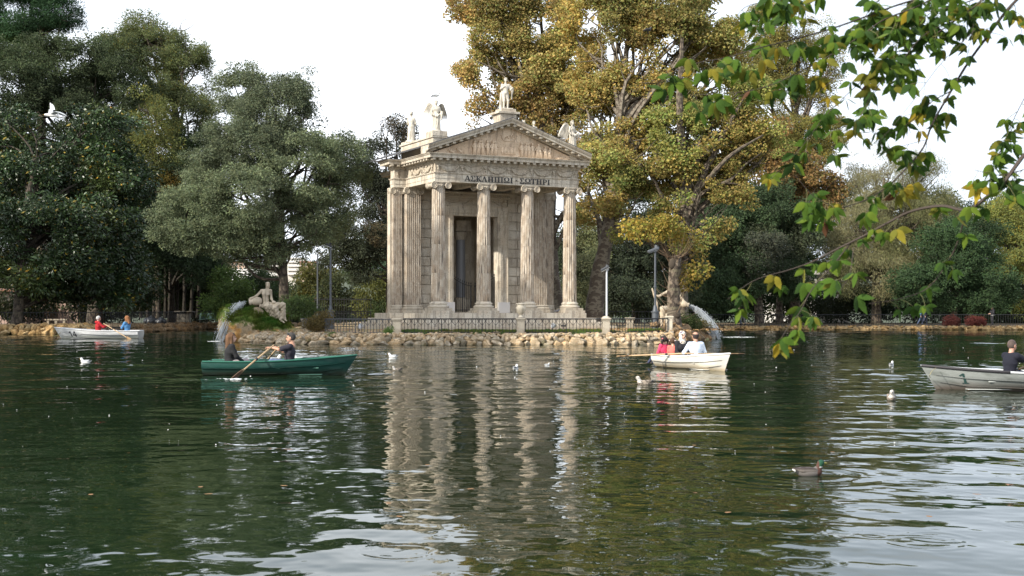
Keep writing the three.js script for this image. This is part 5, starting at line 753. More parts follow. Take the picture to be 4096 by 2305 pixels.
// ---------- marble statues ----------
const fold = (amp, n) => (f, x, y, z) => f - amp * Math.sin(Math.atan2(z, x) * n + y * 3 + 2 * noise3(x * 5, y * 4, z * 5)) - 0.006 * (noise3(x * 14, y * 14, z * 14) - 0.5);
const stainy = (x, y, z) => { const v = 0.86 + 0.28 * noise3(x * 3, y * 2, z * 3), g = smooth(0.55, 0.75, noise3(x * 9, y * 2.5, z * 9)) * 0.35; return [v * (1 - g), v * 0.985 * (1 - g), v * 0.95 * (1 - g)]; };
function statueHead(c, yaw, s = 1, curls = true) {
  const g = headGeo([1, 1, 1], { cell: 0.012 }); tint(g, [1, 1, 1]);
  const l = [g, boneMesh([[[0, 0.06, -0.025], [0.094, 0.085, 0.105]], [[0, 0.0, -0.11], [0.05, 0.05, 0.05]], [[0.05, 0.1, 0.03], [0.03, 0.025, 0.03]], [[-0.05, 0.1, 0.03], [0.03, 0.025, 0.03]], ...(curls ? [[[0.07, 0.0, -0.07], [0.07, -0.13, -0.06], 0.02, 0.014], [[-0.07, 0.0, -0.07], [-0.07, -0.13, -0.06], 0.02, 0.014]] : [])], 0.03, 0.012, () => [1, 1, 1], (f, x, y, z) => Math.max(f - 0.006 * Math.sin(x * 90) * Math.sin(y * 90), Math.min(z + 0.015, 0.07 - y)))];
  return l.map((q) => { q.computeVertexNormals(); return tintBy(tr(q, c[0], c[1], c[2], 0, yaw, 0, s), stainy); });
}
const uvd = (g) => boxUV(g);
function statueMesh(list, k, cell, extra) { const g = boneMesh(list, k, cell, stainy, extra); return g; }
function wingGeo(side) {                                            // from the shoulder out, up and then down behind
  const l = [], c = [];
  for (let i = 0; i < 11; i++) { const t = i / 10, root = V(side * (0.08 + 0.36 * t), 0.18 + 0.22 * Math.sin(t * 2.2), -0.12 - 0.1 * t), tip = V(side * (0.16 + 0.56 * t), -0.52 + 0.16 * t, -0.22 - 0.22 * t), p = curve([root, root.clone().lerp(tip, 0.5).add(V(side * 0.03, 0, -0.03)), tip], 8); c.push(sweep(p, p.map((_, j) => 0.052 * (1 - 0.55 * (j / 8) ** 2)), 6, 0.1, i, 0.35)); }
  const a = curve([V(side * 0.05, 0.0, -0.08), V(side * 0.14, 0.24, -0.14), V(side * 0.34, 0.42, -0.2), V(side * 0.48, 0.34, -0.24)], 12); c.push(sweep(a, a.map((_, i) => 0.065 - 0.03 * i / 12), 8, 0.1, 2, 0.6));
  return uvd(tintBy(merge(c), stainy));
}
function drapedWoman(name, label, pos, turn, { wings, arms = 'cloth', s = 1, head = 0 } = {}, group) {
  const t = thing(name, label, 'statue', pos, turn, group); t.scale.setScalar(s);
  const b = [[[0, 0.03, 0], [0.02, 0.85, 0.02], 0.24, 0.165], [[0.1, 0.1, 0.1], [0.08, 0.8, 0.06], 0.11, 0.12], [[-0.08, 0.08, 0.06], [-0.07, 0.85, 0.03], 0.12, 0.12], [[0, 0.9, 0], [0, 1.2, 0], 0.14, 0.15], [[0, 1.22, 0.01], [0.18, 0.15, 0.12]], [[0.07, 1.23, 0.1], [0.065, 0.06, 0.05]], [[-0.07, 1.23, 0.1], [0.065, 0.06, 0.05]], [[-0.15, 1.34, 0], [0.15, 1.34, 0], 0.06, 0.06], [[0, 1.36, 0], [0, 1.48, 0.01], 0.055, 0.05]];
  if (arms === 'cloth') b.push([[0.18, 1.32, 0], [0.27, 1.08, 0.05], 0.055, 0.045], [[0.27, 1.08, 0.05], [0.30, 1.06, 0.28], 0.045, 0.035], [[-0.18, 1.32, 0], [-0.27, 1.05, 0.02], 0.055, 0.045], [[-0.27, 1.05, 0.02], [-0.14, 0.88, 0.2], 0.045, 0.035], [[-0.22, 0.92, 0.1], [0, 0.84, 0.2], 0.06, 0.07], [[0, 0.84, 0.2], [0.28, 1.0, 0.22], 0.07, 0.05], [[0.28, 1.0, 0.22], [0.26, 0.62, 0.2], 0.06, 0.04]);
  else b.push([[0.18, 1.32, 0], [0.24, 1.06, 0.08], 0.06, 0.05], [[0.24, 1.06, 0.08], [0.04, 1.12, 0.2], 0.05, 0.04], [[-0.18, 1.32, 0], [-0.24, 1.06, 0.06], 0.06, 0.05], [[-0.24, 1.06, 0.06], [-0.05, 1.02, 0.2], 0.05, 0.04]);
  const body = statueMesh(b, 0.06, 0.024, (f, x, y, z) => y < 1.0 ? fold(0.014, 13)(f, x, y, z) : f - 0.005 * (noise3(x * 16, y * 16, z * 16) - 0.5));
  part(t, 'figure', uvd(merge([body, ...statueHead([0, 1.6, 0.03], head)])), M.marble); part(t, 'base', uvd(tint(cyl(0.33, 0.31, 0.09, 16), [1, 1, 1])), M.marble);
  if (wings) for (const sd of [-1, 1]) { const w = part(t, 'wing', wingGeo(sd), M.marble); w.position.set(0, 1.16, 0); }
  return t;
}
const gSt = 'marble statues on the temple roof', roofPos = (x, y, z) => fromTemple(x, y, z).toArray();
drapedWoman('statue', 'winged marble statue on the front left roof pedestal, under the standing gull', roofPos(-3.7, 10.82, -1.1), 0.25, { wings: true, s: 1.0 }, gSt);
drapedWoman('statue', 'draped marble figure standing at the rear left of the roof, seen from behind', roofPos(-3.62, 10.68, -4.9), 2.9, { arms: 'fold', s: 1.02 }, gSt);
drapedWoman('statue', 'winged marble statue at the right end of the roof slope, wing spread to the left', roofPos(4.25, 10.12, -0.1), 0.8, { wings: true, s: 0.98 }, gSt);
drapedWoman('statue', 'rear right roof statue of which only head and shoulders show, left of the pair', roofPos(3.62, 10.68, -4.9), 0.3, { arms: 'fold' }, gSt);
drapedWoman('statue', 'rear right roof statue with raised elbows showing above the slope, right of the pair', roofPos(3.62, 10.56, -3.6), 0.5, { arms: 'cloth', s: 0.95 }, gSt);
{ // the youth with a cloak on the ridge
  const t = thing('statue', 'marble statue of a standing youth with cloak on the top of the pediment', 'statue', roofPos(0.05, 12.16, -0.1), 0.15, gSt);
  const b = [[[0.08, 0.88, 0], [0.13, 0.48, 0.04], 0.098, 0.068], [[0.13, 0.48, 0.04], [0.11, 0.08, 0.0], 0.066, 0.042], [[-0.08, 0.88, 0], [-0.09, 0.47, 0.02], 0.10, 0.07], [[-0.09, 0.47, 0.02], [-0.10, 0.06, -0.02], 0.068, 0.044], [[0.11, 0.06, 0.0], [0.14, 0.04, 0.13], 0.042, 0.034], [[-0.1, 0.05, -0.02], [-0.12, 0.04, 0.12], 0.042, 0.034], [[0, 0.92, 0], [0.15, 0.11, 0.11]], [[0, 0.95, 0], [-0.01, 1.2, 0.01], 0.13, 0.135], [[-0.01, 1.23, 0.01], [0.185, 0.16, 0.12]], [[-0.17, 1.35, 0], [0.16, 1.35, 0], 0.065, 0.065], [[0, 1.37, 0], [0, 1.5, 0.01], 0.055, 0.05], [[0.19, 1.34, 0], [0.27, 1.08, 0.02], 0.056, 0.046], [[0.27, 1.08, 0.02], [0.38, 1.2, 0.14], 0.044, 0.034], [[-0.19, 1.34, 0], [-0.28, 1.14, 0.0], 0.056, 0.048], [[-0.28, 1.14, 0.0], [-0.08, 1.26, 0.16], 0.046, 0.036], [[-0.25, 0.05, -0.1], [-0.24, 0.9, -0.08], 0.10, 0.07]];
  const cloak = [[[0.2, 1.36, -0.02], [0.36, 1.15, 0.02], 0.07, 0.07], [[0.36, 1.15, 0.02], [0.34, 0.6, -0.02], 0.075, 0.04], [[-0.2, 1.36, -0.06], [0.2, 1.36, -0.06], 0.07, 0.07], [[-0.1, 1.3, -0.1], [-0.2, 0.5, -0.12], 0.11, 0.09]];
  part(t, 'figure', uvd(merge([statueMesh(b, 0.045, 0.021), ...statueHead([0, 1.63, 0.02], 0.3, 1, false)])), M.marble); part(t, 'cloak', uvd(statueMesh(cloak, 0.05, 0.021, (f, x, y, z) => f - 0.012 * Math.sin(x * 60 + z * 40))), M.marble); part(t, 'base', uvd(tint(rbox(0.75, 0.08, 0.5, 0, 0.02, 0), [1, 1, 1])), M.marble);
}
M.oldMarble = M.marble.clone(); M.oldMarble.color = rgb(0.62, 0.56, 0.48);
// the reclining river goddess with her urn
const gd = (x, y, z) => [(x - 1000) * 0.00254, (890 - y) * 0.00254, z];
const GD = 68.6, goddessPos = P(880 + 1000 / 5.18, 1120 + 890 / 5.18, GD);
{
  const t = thing('statue', 'stone statue of a reclining half draped woman with an urn, on the mossy mound', 'statue', goddessPos.toArray());
  const b = [[gd(958, 510, 0), [0.2, 0.17, 0.17]], [gd(955, 490, 0), gd(938, 320, 0.0), 0.155, 0.16], [gd(940, 268, 0.02), [0.2, 0.17, 0.13]], [gd(912, 298, 0.13), [0.075, 0.075, 0.06]], [gd(1000, 302, 0.12), [0.07, 0.072, 0.055]], [gd(868, 222, 0), gd(1040, 222, 0), 0.08, 0.08], [gd(958, 220, 0), gd(980, 160, 0.03), 0.065, 0.06], [gd(862, 228, 0), gd(752, 338, 0.06), 0.078, 0.062], [gd(752, 338, 0.06), gd(645, 384, 0.14), 0.06, 0.045], [gd(640, 386, 0.15), gd(605, 400, 0.18), 0.045, 0.03], [gd(1048, 230, 0), gd(1066, 390, 0.04), 0.078, 0.062], [gd(1066, 390, 0.04), gd(1120, 462, 0.2), 0.06, 0.045], [gd(1130, 466, 0.23), [0.11, 0.09, 0.1]]];
  const skirt = [[gd(950, 540, 0.04), gd(1180, 598, 0.38), 0.19, 0.14], [gd(1180, 598, 0.38), gd(1292, 830, 0.40), 0.135, 0.075], [gd(975, 530, -0.02), gd(1316, 522, 0.26), 0.18, 0.15], [gd(1316, 522, 0.26), gd(1338, 800, 0.22), 0.145, 0.11], [gd(1080, 620, 0.15), gd(1220, 810, 0.2), 0.15, 0.16], [gd(985, 610, 0.0), gd(1120, 820, 0.15), 0.12, 0.17], [gd(1180, 660, 0.2), gd(1280, 760, 0.2), 0.16, 0.15], [gd(800, 410, 0.1), gd(850, 545, 0.14), 0.055, 0.06], [gd(850, 545, 0.14), gd(960, 545, 0.18), 0.06, 0.06], [gd(880, 545, 0.1), gd(1000, 480, 0.17), 0.05, 0.05]];
  const feet = [[gd(1298, 848, 0.42), gd(1368, 884, 0.54), 0.06, 0.042], [gd(1345, 820, 0.26), gd(1400, 842, 0.38), 0.055, 0.04]];
  const hd = statueHead(gd(990, 108, 0.05), 0.12, 1.22); hd.forEach((g) => g);
  part(t, 'figure', uvd(merge([statueMesh(b, 0.06, 0.024), statueMesh(feet, 0.02, 0.02), ...hd])), M.oldMarble);
  part(t, 'drapery', uvd(statueMesh(skirt, 0.06, 0.024, (f, x, y, z) => f - 0.013 * Math.sin((x * 0.8 - y * 0.9) * 34 + 3 * noise3(x * 4, y * 4, z * 4)) - 0.008 * Math.sin(z * 50 + y * 22))), M.oldMarble);
  const u = lathe([[0, -0.02], [0.10, -0.02], [0.17, 0.02], [0.155, 0.10], [0.13, 0.14], [0.19, 0.24], [0.225, 0.40], [0.21, 0.55], [0.15, 0.66], [0, 0.70]].map(([r, y]) => [r, y]), 24); const urn = part(t, 'urn', uvd(tintBy(tr(u, ...gd(612, 462, 0.16), 0, 0.22, -Math.PI / 2 + 0.12), stainy)), M.oldMarble);
  part(urn, 'urn_mouth', tr(new THREE.CylinderGeometry(0.12, 0.12, 0.03, 16), gd(604, 462, 0.16)[0], gd(0, 462, 0)[1], 0.165, 0, 0.22, -Math.PI / 2 + 0.12), S({ color: rgb(0.05, 0.045, 0.04), roughness: 0.8 }));
  part(t, 'seat_block', uvd(tint(boneMesh([[[-0.25, -0.1, -0.1], [0.75, 0.35, 0.4]], [[-0.6, 0.35, 0.05], [0.45, 0.5, 0.3]]], 0.2, 0.06), [0.7, 0.68, 0.6])), M.rock);
}
// seated figure by the right fountain, half hidden by the cut trunk
{
  const base = P(2668, 1302, 74), t = thing('statue', 'weathered stone statue of a seated draped figure holding a rod, behind the cut trunk', 'statue', base.toArray(), -0.15);
  const q = (x, y, z) => [(x - 2668) / F * 74, (1302 - y) / F * 74, z];
  const b = [[q(2685, 1232, 0), [0.22, 0.2, 0.2]], [q(2685, 1230, 0), q(2688, 1180, 0), 0.16, 0.17], [q(2688, 1178, 0), [0.24, 0.2, 0.15]], [q(2672, 1166, 0), q(2636, 1186, 0.1), 0.085, 0.07], [q(2636, 1186, 0.1), q(2618, 1180, 0.2), 0.065, 0.05], [q(2610, 1156, 0.2), q(2628, 1215, 0.2), 0.05, 0.07], [q(2628, 1215, 0.2), q(2634, 1300, 0.2), 0.07, 0.09], [q(2690, 1165, 0), q(2690, 1140, 0.02), 0.07, 0.065], [q(2705, 1165, 0), q(2735, 1205, 0.1), 0.08, 0.06], [q(2735, 1205, 0.1), q(2748, 1218, 0.2), 0.06, 0.05]];
  const sk = [[q(2690, 1235, 0.05), q(2652, 1236, 0.45), 0.2, 0.16], [q(2652, 1236, 0.45), q(2650, 1300, 0.4), 0.16, 0.14], [q(2700, 1240, 0), q(2690, 1250, 0.5), 0.2, 0.16], [q(2690, 1250, 0.5), q(2680, 1302, 0.5), 0.16, 0.16], [q(2670, 1262, 0.3), q(2670, 1302, 0.3), 0.2, 0.22]];
  part(t, 'figure', uvd(merge([statueMesh(b, 0.06, 0.03), ...statueHead(q(2692, 1128, 0.03), -0.2, 1.15)])), M.oldMarble); part(t, 'drapery', uvd(statueMesh(sk, 0.06, 0.03, (f, x, y, z) => f - 0.016 * Math.sin((x + 0.4 * y) * 40))), M.oldMarble);
  const u = lathe([[0.08, 0], [0.14, 0.03], [0.11, 0.12], [0.2, 0.3], [0.17, 0.5], [0, 0.58]], 16); part(t, 'urn', uvd(tintBy(tr(u, ...q(2757, 1222, 0.25), 0, -0.3, Math.PI / 2 - 0.2), stainy)), M.oldMarble);
  part(t, 'seat_block', uvd(tint(boneMesh([[q(2710, 1285, 0), [0.55, 0.5, 0.45]]], 0.2, 0.06), [0.6, 0.55, 0.45])), M.rock);
}
// ---------- birds ----------
const white = [0.72, 0.72, 0.70], gullGrey = [0.36, 0.38, 0.40], blackish = [0.03, 0.03, 0.03];
function floatingBird(name, label, category, c, group) {
  const t = thing(name, label, category, [0, 0, 0], 0, group), neck = c.neck ?? 0.13;
  part(t, 'body', merge([boneMesh([[[0, 0.035, 0], [0.17, 0.072, 0.085]], [[-0.13, 0.065, 0], [-0.22, 0.08, 0], 0.04, 0.018], [[0.11, 0.06, 0], [0.155, neck, 0], 0.05, 0.034], [[0.165, neck + 0.012, 0], [0.044, 0.036, 0.034]]], 0.035, 0.011, c.body)]), M.vert);
  for (const s of [-1, 1]) part(t, 'wing', tintBy(boneMesh([[[-0.02, 0.07, s * 0.055], [0.13, 0.042, 0.028]], [[-0.1, 0.08, s * 0.045], [-0.24, 0.098, s * 0.012], 0.024, 0.008]], 0.03, 0.011), c.wing), M.vert);
  part(t, 'beak', tr(new THREE.ConeGeometry(0.011, 0.055, 7), 0.226, neck + 0.006, 0, 0, 0, -Math.PI / 2 - 0.1, 1, 1, c.bill ?? 1), S({ color: rgb(...c.beak), roughness: 0.5 }));
  for (const s of [-1, 1]) part(t, 'eye', ball(0.006, 0.182, neck + 0.02, s * 0.029, 1, 1, 1, 6), S({ color: rgb(0.01, 0.01, 0.01), roughness: 0.3 }));
  return t;
}
const adult = { neck: 0.14, beak: [0.55, 0.33, 0.03], body: (x, y, z) => x < -0.19 ? [0.5, 0.5, 0.5] : white, wing: (x, y, z) => x < -0.15 ? blackish : gullGrey };
const mott = (x, y, z) => { const k = noise3(x * 45, y * 45, z * 45); return k > 0.5 ? [0.30, 0.25, 0.20] : [0.12, 0.10, 0.08]; };
const young = { neck: 0.15, beak: [0.03, 0.025, 0.02], body: (x, y, z) => x > 0.07 && y > 0.05 ? (noise3(x * 60, y * 60, z * 60) > 0.55 ? [0.36, 0.33, 0.30] : [0.55, 0.53, 0.50]) : mott(x, y, z), wing: (x, y, z) => x < -0.14 ? blackish : mott(x, y, z) };
const floatAt = (px, py, turn, s) => [[Xat(px, EYE * F / (py - HOR)), 0.0, -EYE * F / (py - HOR)], turn, s];
const small = ([p, a, s]) => [p, a, s * 0.88], gG = 'gulls on the lake', put = (o, [pos, turn, s]) => { o.position.set(...pos); o.rotation.y = turn; o.scale.setScalar(s * 0.88); return o; };
const g1 = put(floatingBird('gull', 'white gull floating on the dark water below the numbered boat, facing left', 'gull', adult, gG), floatAt(342, 1452, Math.PI - 0.1, 1.0));
copyOf(g1, 'white gull floating just behind the green boat, right of the rowing man', ...small(floatAt(1196, 1441, 0.15, 1.1)));
copyOf(g1, 'white gull half hidden by the oars of the green boat', ...small(floatAt(1097, 1446, 2.6, 1.35)));
copyOf(g1, 'white gull on the temple reflection close to the stone wall, left of the temple door', ...small(floatAt(1572, 1430, 0.1, 0.98)));
copyOf(g1, 'white gull seen from behind under the middle of the island wall', ...small(floatAt(2062, 1478, 1.9, 0.9)));
copyOf(g1, 'bright white gull on the open water at the right, farther of two in line', ...small(floatAt(3566, 1464, 2.1, 0.9)));
copyOf(g1, 'tiny distant gull diving beside the reflection of the right column', ...small(floatAt(2188, 1462, 2.8, 0.5)));
const g2 = put(floatingBird('gull', 'brown speckled young gull swimming before the white family boat', 'gull', young, gG), floatAt(2580, 1540, Math.PI, 1.15));
copyOf(g2, 'dark backed gull with white head on the temple reflection, nearer of the left two', ...small(floatAt(1588, 1484, -0.4, 0.8)));
copyOf(g2, 'grey young gull facing the viewer on the open water at the right', ...small(floatAt(3566, 1600, -1.35, 1.15)));
{ // mallard
  const m = floatingBird('mallard', 'mallard drake with green head and yellow bill swimming right in the near water', 'duck', { neck: 0.16, beak: [0.55, 0.47, 0.08], bill: 2.2, body: (x, y, z) => x > 0.125 && y > 0.12 ? [0.008, 0.06, 0.03] : x > 0.125 && y > 0.105 ? [0.7, 0.7, 0.68] : x > 0.09 ? [0.07, 0.03, 0.02] : x < -0.2 ? [0.75, 0.75, 0.72] : x < -0.16 ? blackish : [0.12, 0.108, 0.10], wing: (x, y, z) => y > 0.085 ? [0.045, 0.034, 0.03] : [0.13, 0.113, 0.10] }); put(m, floatAt(3238, 1902, 0.1, 0.88));
}
function standingBird(name, label, cat, pos, turn, s, c, leg) {
  const t = thing(name, label, cat, pos, turn); t.scale.setScalar(s);
  part(t, 'body', boneMesh([[[0, 0.17, 0], [0.15, 0.075, 0.075]], [[-0.1, 0.15, 0], [-0.25, 0.10, 0], 0.045, 0.02], [[0.1, 0.2, 0], [0.15, 0.27, 0], 0.05, 0.035], [[0.165, 0.285, 0], [0.042, 0.036, 0.034]]], 0.035, 0.012, c.body), M.vert);
  for (const q of [-1, 1]) { part(t, 'wing', tintBy(boneMesh([[[-0.03, 0.18, q * 0.05], [0.14, 0.05, 0.03]], [[-0.1, 0.16, q * 0.04], [-0.27, 0.11, q * 0.01], 0.03, 0.01]], 0.03, 0.012), c.wing), M.vert); part(t, 'leg', bar(V(0.01, 0, q * 0.03), V(0, 0.12, q * 0.03), 0.007), S({ color: rgb(...leg), roughness: 0.6 })); }
  part(t, 'beak', tr(new THREE.ConeGeometry(0.012, 0.05, 7), 0.222, 0.283, 0, 0, 0, -Math.PI / 2), S({ color: rgb(...c.beak), roughness: 0.5 })); return t;
}
standingBird('gull', 'gull standing on the head of the winged statue at the left of the roof', 'gull', roofPos(-3.72, 10.84 + 1.79, -1.08), 0.1, 1.12, adult, [0.5, 0.35, 0.1]);
standingBird('pigeon', 'dark pigeon on the step beside the right temple column', 'pigeon', fromTemple(3.0, G0 + 0.0, 0.42).toArray(), 0.2, 0.72, { beak: [0.05, 0.05, 0.05], body: () => [0.09, 0.095, 0.11], wing: () => [0.12, 0.125, 0.14] }, [0.3, 0.1, 0.08]);
standingBird('crow', 'dark crow perched high in the green and gold plane tree', 'crow', P(2592, 134, 76).toArray(), 0.5, 1.3, { beak: [0.02, 0.02, 0.02], body: () => [0.05, 0.05, 0.052], wing: () => [0.03, 0.03, 0.03] }, [0.02, 0.02, 0.02]);
{ // gull in flight
  const t = thing('flying_gull', 'white gull flying with raised wings before the dark trees at the upper left', 'gull', P(208, 462, 42).toArray(), Math.PI + 0.15); t.scale.setScalar(0.9);
  part(t, 'body', boneMesh([[[0, 0, 0], [0.19, 0.06, 0.065]], [[0.15, 0.02, 0], [0.24, 0.025, 0], 0.045, 0.036], [[-0.15, -0.01, 0], [-0.28, -0.07, 0], 0.045, 0.03]], 0.04, 0.012, () => white), M.vert);
  part(t, 'beak', tr(new THREE.ConeGeometry(0.012, 0.06, 7), 0.30, 0.02, 0, 0, 0, -Math.PI / 2), S({ color: rgb(0.5, 0.3, 0.05), roughness: 0.5 }));
  const tail = tr(new THREE.ConeGeometry(0.09, 0.2, 10), -0.34, -0.09, 0, 0, 0, -Math.PI / 2 + 0.35, 1, 1, 1); tail.scale(1, 0.6, 1); part(t, 'tail', tint(tail, white), M.vert);
  const wing = (root, pts, chords, col) => { const pos = [], idx = [], n = pts.length; pts.forEach((p, i) => { const c = chords[i]; for (const [dx, dy] of [[c * 0.35, 0.004], [0, 0.018], [-c * 0.65, 0.002], [0, -0.006]]) pos.push(p.x + dx, p.y + dy, p.z + dy * 0.5); }); for (let i = 0; i < n - 1; i++) for (let k = 0; k < 4; k++) { const a = i * 4 + k, b = i * 4 + (k + 1) % 4; idx.push(a, a + 4, b, b, a + 4, b + 4); } const g = new THREE.BufferGeometry(); g.setAttribute('position', new THREE.Float32BufferAttribute(pos, 3)); g.setIndex(idx); g.computeVertexNormals(); const q = tintBy(g, col); part(t, root, q, Object.assign(M.vert.clone(), { side: THREE.DoubleSide })); };
  wing('wing', curve([V(0.06, 0.03, 0.05), V(0.08, 0.2, 0.2), V(0.10, 0.38, 0.28), V(0.14, 0.52, 0.32)], 10), [0.24, 0.24, 0.23, 0.22, 0.21, 0.2, 0.18, 0.15, 0.12, 0.08, 0.02], (x, y) => y > 0.48 ? blackish : [0.66, 0.68, 0.70]);
  wing('wing', curve([V(0.02, 0.03, -0.05), V(-0.14, 0.10, -0.2), V(-0.38, 0.04, -0.34), V(-0.6, -0.09, -0.42)], 10), [0.24, 0.23, 0.22, 0.20, 0.18, 0.17, 0.15, 0.13, 0.1, 0.06, 0.02], (x) => x < -0.56 ? blackish : [0.40, 0.43, 0.45]);
}
// ---------- boats ----------
function boat(o) {
  const t = thing('rowing_boat', o.label, 'rowing boat', o.pos, o.turn, 'rowing boats on the lake'), L = o.length, B = 1.32;
  t.scale.setScalar(o.scale ?? 1);
  const hb = (u) => B / 2 * (u < 0.42 ? lerp(0.74, 1, smooth(-0.25, 0.42, u)) : 1 - Math.pow((u - 0.42) / 0.58, 2.3)), sheer = (u) => (o.free ?? 0.37) + 0.15 * Math.pow(u, 2.6) - 0.015 * Math.sin(Math.PI * u), keel = (u) => -0.16 + 0.05 * u + 0.10 * smooth(0.82, 1, u);
  const at = (u, v, off = 0) => { const y = lerp(keel(u), sheer(u), Math.pow(v, 1.25)), w = hb(u) * Math.pow(Math.sin(v * Math.PI / 2), 0.62) * (1 - 0.05 * (v < 0.45 ? 1 : 0) - 0.03 * (v < 0.72 ? 1 : 0)) - off; return [u * (L - 0.42) + 0.42 * Math.pow(u, 3) * clamp((y + 0.16) / 0.66) - 0.05 * (1 - u) * clamp(1 - v), y, Math.max(0, w)]; };
  const surf = (off, vs, dy = 0) => {
    const pos = [], idx = [], uv = [], nu = 30, row = vs.length * 2 - 1;
    for (let i = 0; i <= nu; i++) for (let k = 0; k < row; k++) { const s = k < vs.length ? -1 : 1, v = vs[s < 0 ? vs.length - 1 - k : k - vs.length + 1], [x, y, w] = at(i / nu, v, off); pos.push(x, y + dy, s * w); uv.push(x, y); }
    for (let i = 0; i < nu; i++) for (let k = 0; k < row - 1; k++) { const a = i * row + k; idx.push(a, a + 1, a + row, a + 1, a + row + 1, a + row); }
    const g = new THREE.BufferGeometry(); g.setAttribute('position', new THREE.Float32BufferAttribute(pos, 3)); g.setAttribute('uv', new THREE.Float32BufferAttribute(uv, 2)); g.setIndex(idx); g.computeVertexNormals(); return g;
  };
  const vs = [0, 0.08, 0.16, 0.26, 0.36, 0.4499, 0.4501, 0.54, 0.64, 0.7199, 0.7201, 0.8, 0.9, 1];
  const paint = (x, y, z) => { const n = fbm3(x * 1.3, y * 6, z * 2, 4, o.seed), sc = fbm3(x * 3, y * 22, z, 3, o.seed + 5), low = smooth(0.24, 0.02, y + 0.2 * (n - 0.5)); let c = mix3(o.paint, o.paint.map((v) => v * 0.72), smooth(0.45, 0.7, n)); c = mix3(c, o.stain, 0.75 * low); return mix3(c, o.scratch, 0.6 * smooth(0.6, 0.72, sc)); };
  const hullM = S({ vertexColors: true, roughness: 0.45, side: THREE.DoubleSide, bumpMap: bumpNoise, bumpScale: 0.006 });
  part(t, 'hull', tintBy(surf(0, vs), paint), hullM);
  part(t, 'inner_hull', tintBy(surf(0.03, [0.42, 0.5, 0.6, 0.7, 0.8, 0.9, 0.985], 0.012), () => o.inside), hullM);
  const tr0 = [], N = vs.length; { const s = new THREE.Shape(); const p = vs.map((v) => at(0, v)); s.moveTo(-p[N - 1][2], p[N - 1][1]); for (let k = N - 2; k >= 0; k--) s.lineTo(-p[k][2], p[k][1]); for (let k = 1; k < N; k++) s.lineTo(p[k][2], p[k][1]); const g = new THREE.ExtrudeGeometry(s, { depth: 0.03, bevelEnabled: false }); g.rotateY(-Math.PI / 2); g.translate(0.0, 0, 0); part(t, 'transom', tintBy(g, paint), hullM); }
  for (const s of [-1, 1]) { const pts = []; for (let i = 0; i <= 26; i++) { const [x, y, w] = at(i / 26, 1); pts.push(V(x, y + 0.004, s * w)); } part(t, 'gunwale', sweep(pts, 0.026, 7), S({ color: rgb(...o.rim), roughness: 0.5 })); for (const v of [0.45, 0.72]) { const q = []; for (let i = 0; i <= 24; i++) { const [x, y, w] = at(0.96 * i / 24, v + 0.004); q.push(V(x, y, s * (w + 0.004))); } part(t, 'strake', tintBy(sweep(q, 0.011, 5), (x, y, z) => paint(x, y, z).map((c) => c * 0.62)), hullM); } }
  for (const u of o.seats ?? [0.12, 0.45, 0.7]) { const [x, , w] = at(u, 0.75); part(t, 'thwart', rbox(0.24, 0.03, w * 2 - 0.07, x, 0.2, 0), S({ color: rgb(...o.bench), roughness: 0.6 })); }
  part(t, 'floor', rbox(L * 0.72, 0.02, 0.78, L * 0.42, 0.03, 0), S({ color: rgb(...o.inside), roughness: 0.7 }));
  for (const s of [-1, 1]) { const [x, y, w] = at(o.lock ?? 0.36, 1); part(t, 'oarlock', merge([bar(V(x, y, s * w), V(x, y + 0.06, s * w), 0.012), tr(new THREE.TorusGeometry(0.032, 0.009, 5, 12), x, y + 0.085, s * w, 0, Math.PI / 2, 0)]), M.iron); }
  { const [x, y] = at(0.985, 0.55); part(t, 'bow_ring', tr(new THREE.TorusGeometry(0.035, 0.008, 5, 12), x + 0.03, y, 0), M.iron); }
  t.userData.lock = (s) => { const [x, y, w] = at(o.lock ?? 0.36, 1); return V(x, y + 0.085, s * w); };
  if (o.mark) {                                                    // painted characters that follow the hull
    const { font, text, side, u0, y0, size, color, slant } = o.mark, shp = font.generateShapes(text, size), g0 = new THREE.ShapeGeometry(shp, 4), p = g0.attributes.position, q = [];
    for (let i = 0; i < p.count; i++) { const u = u0 + side * p.getX(i) / L * 1.0, y = y0 + p.getY(i) + (slant ?? 0) * p.getX(i); let v = 0.7; for (let k = 0; k < 14; k++) { const yy = at(u, v)[1]; v = clamp(v + (y - yy) * 1.2, 0.3, 0.99); } const [x, yy, w] = at(u, v); q.push(x, yy, side * (w + 0.011)); }
    p.array.set(q); const m = part(t, 'painted_number', g0, S({ color: rgb(...color), roughness: 0.7, side: THREE.DoubleSide })); g0.computeVertexNormals();
  }
  t.updateMatrixWorld(); return t;
}
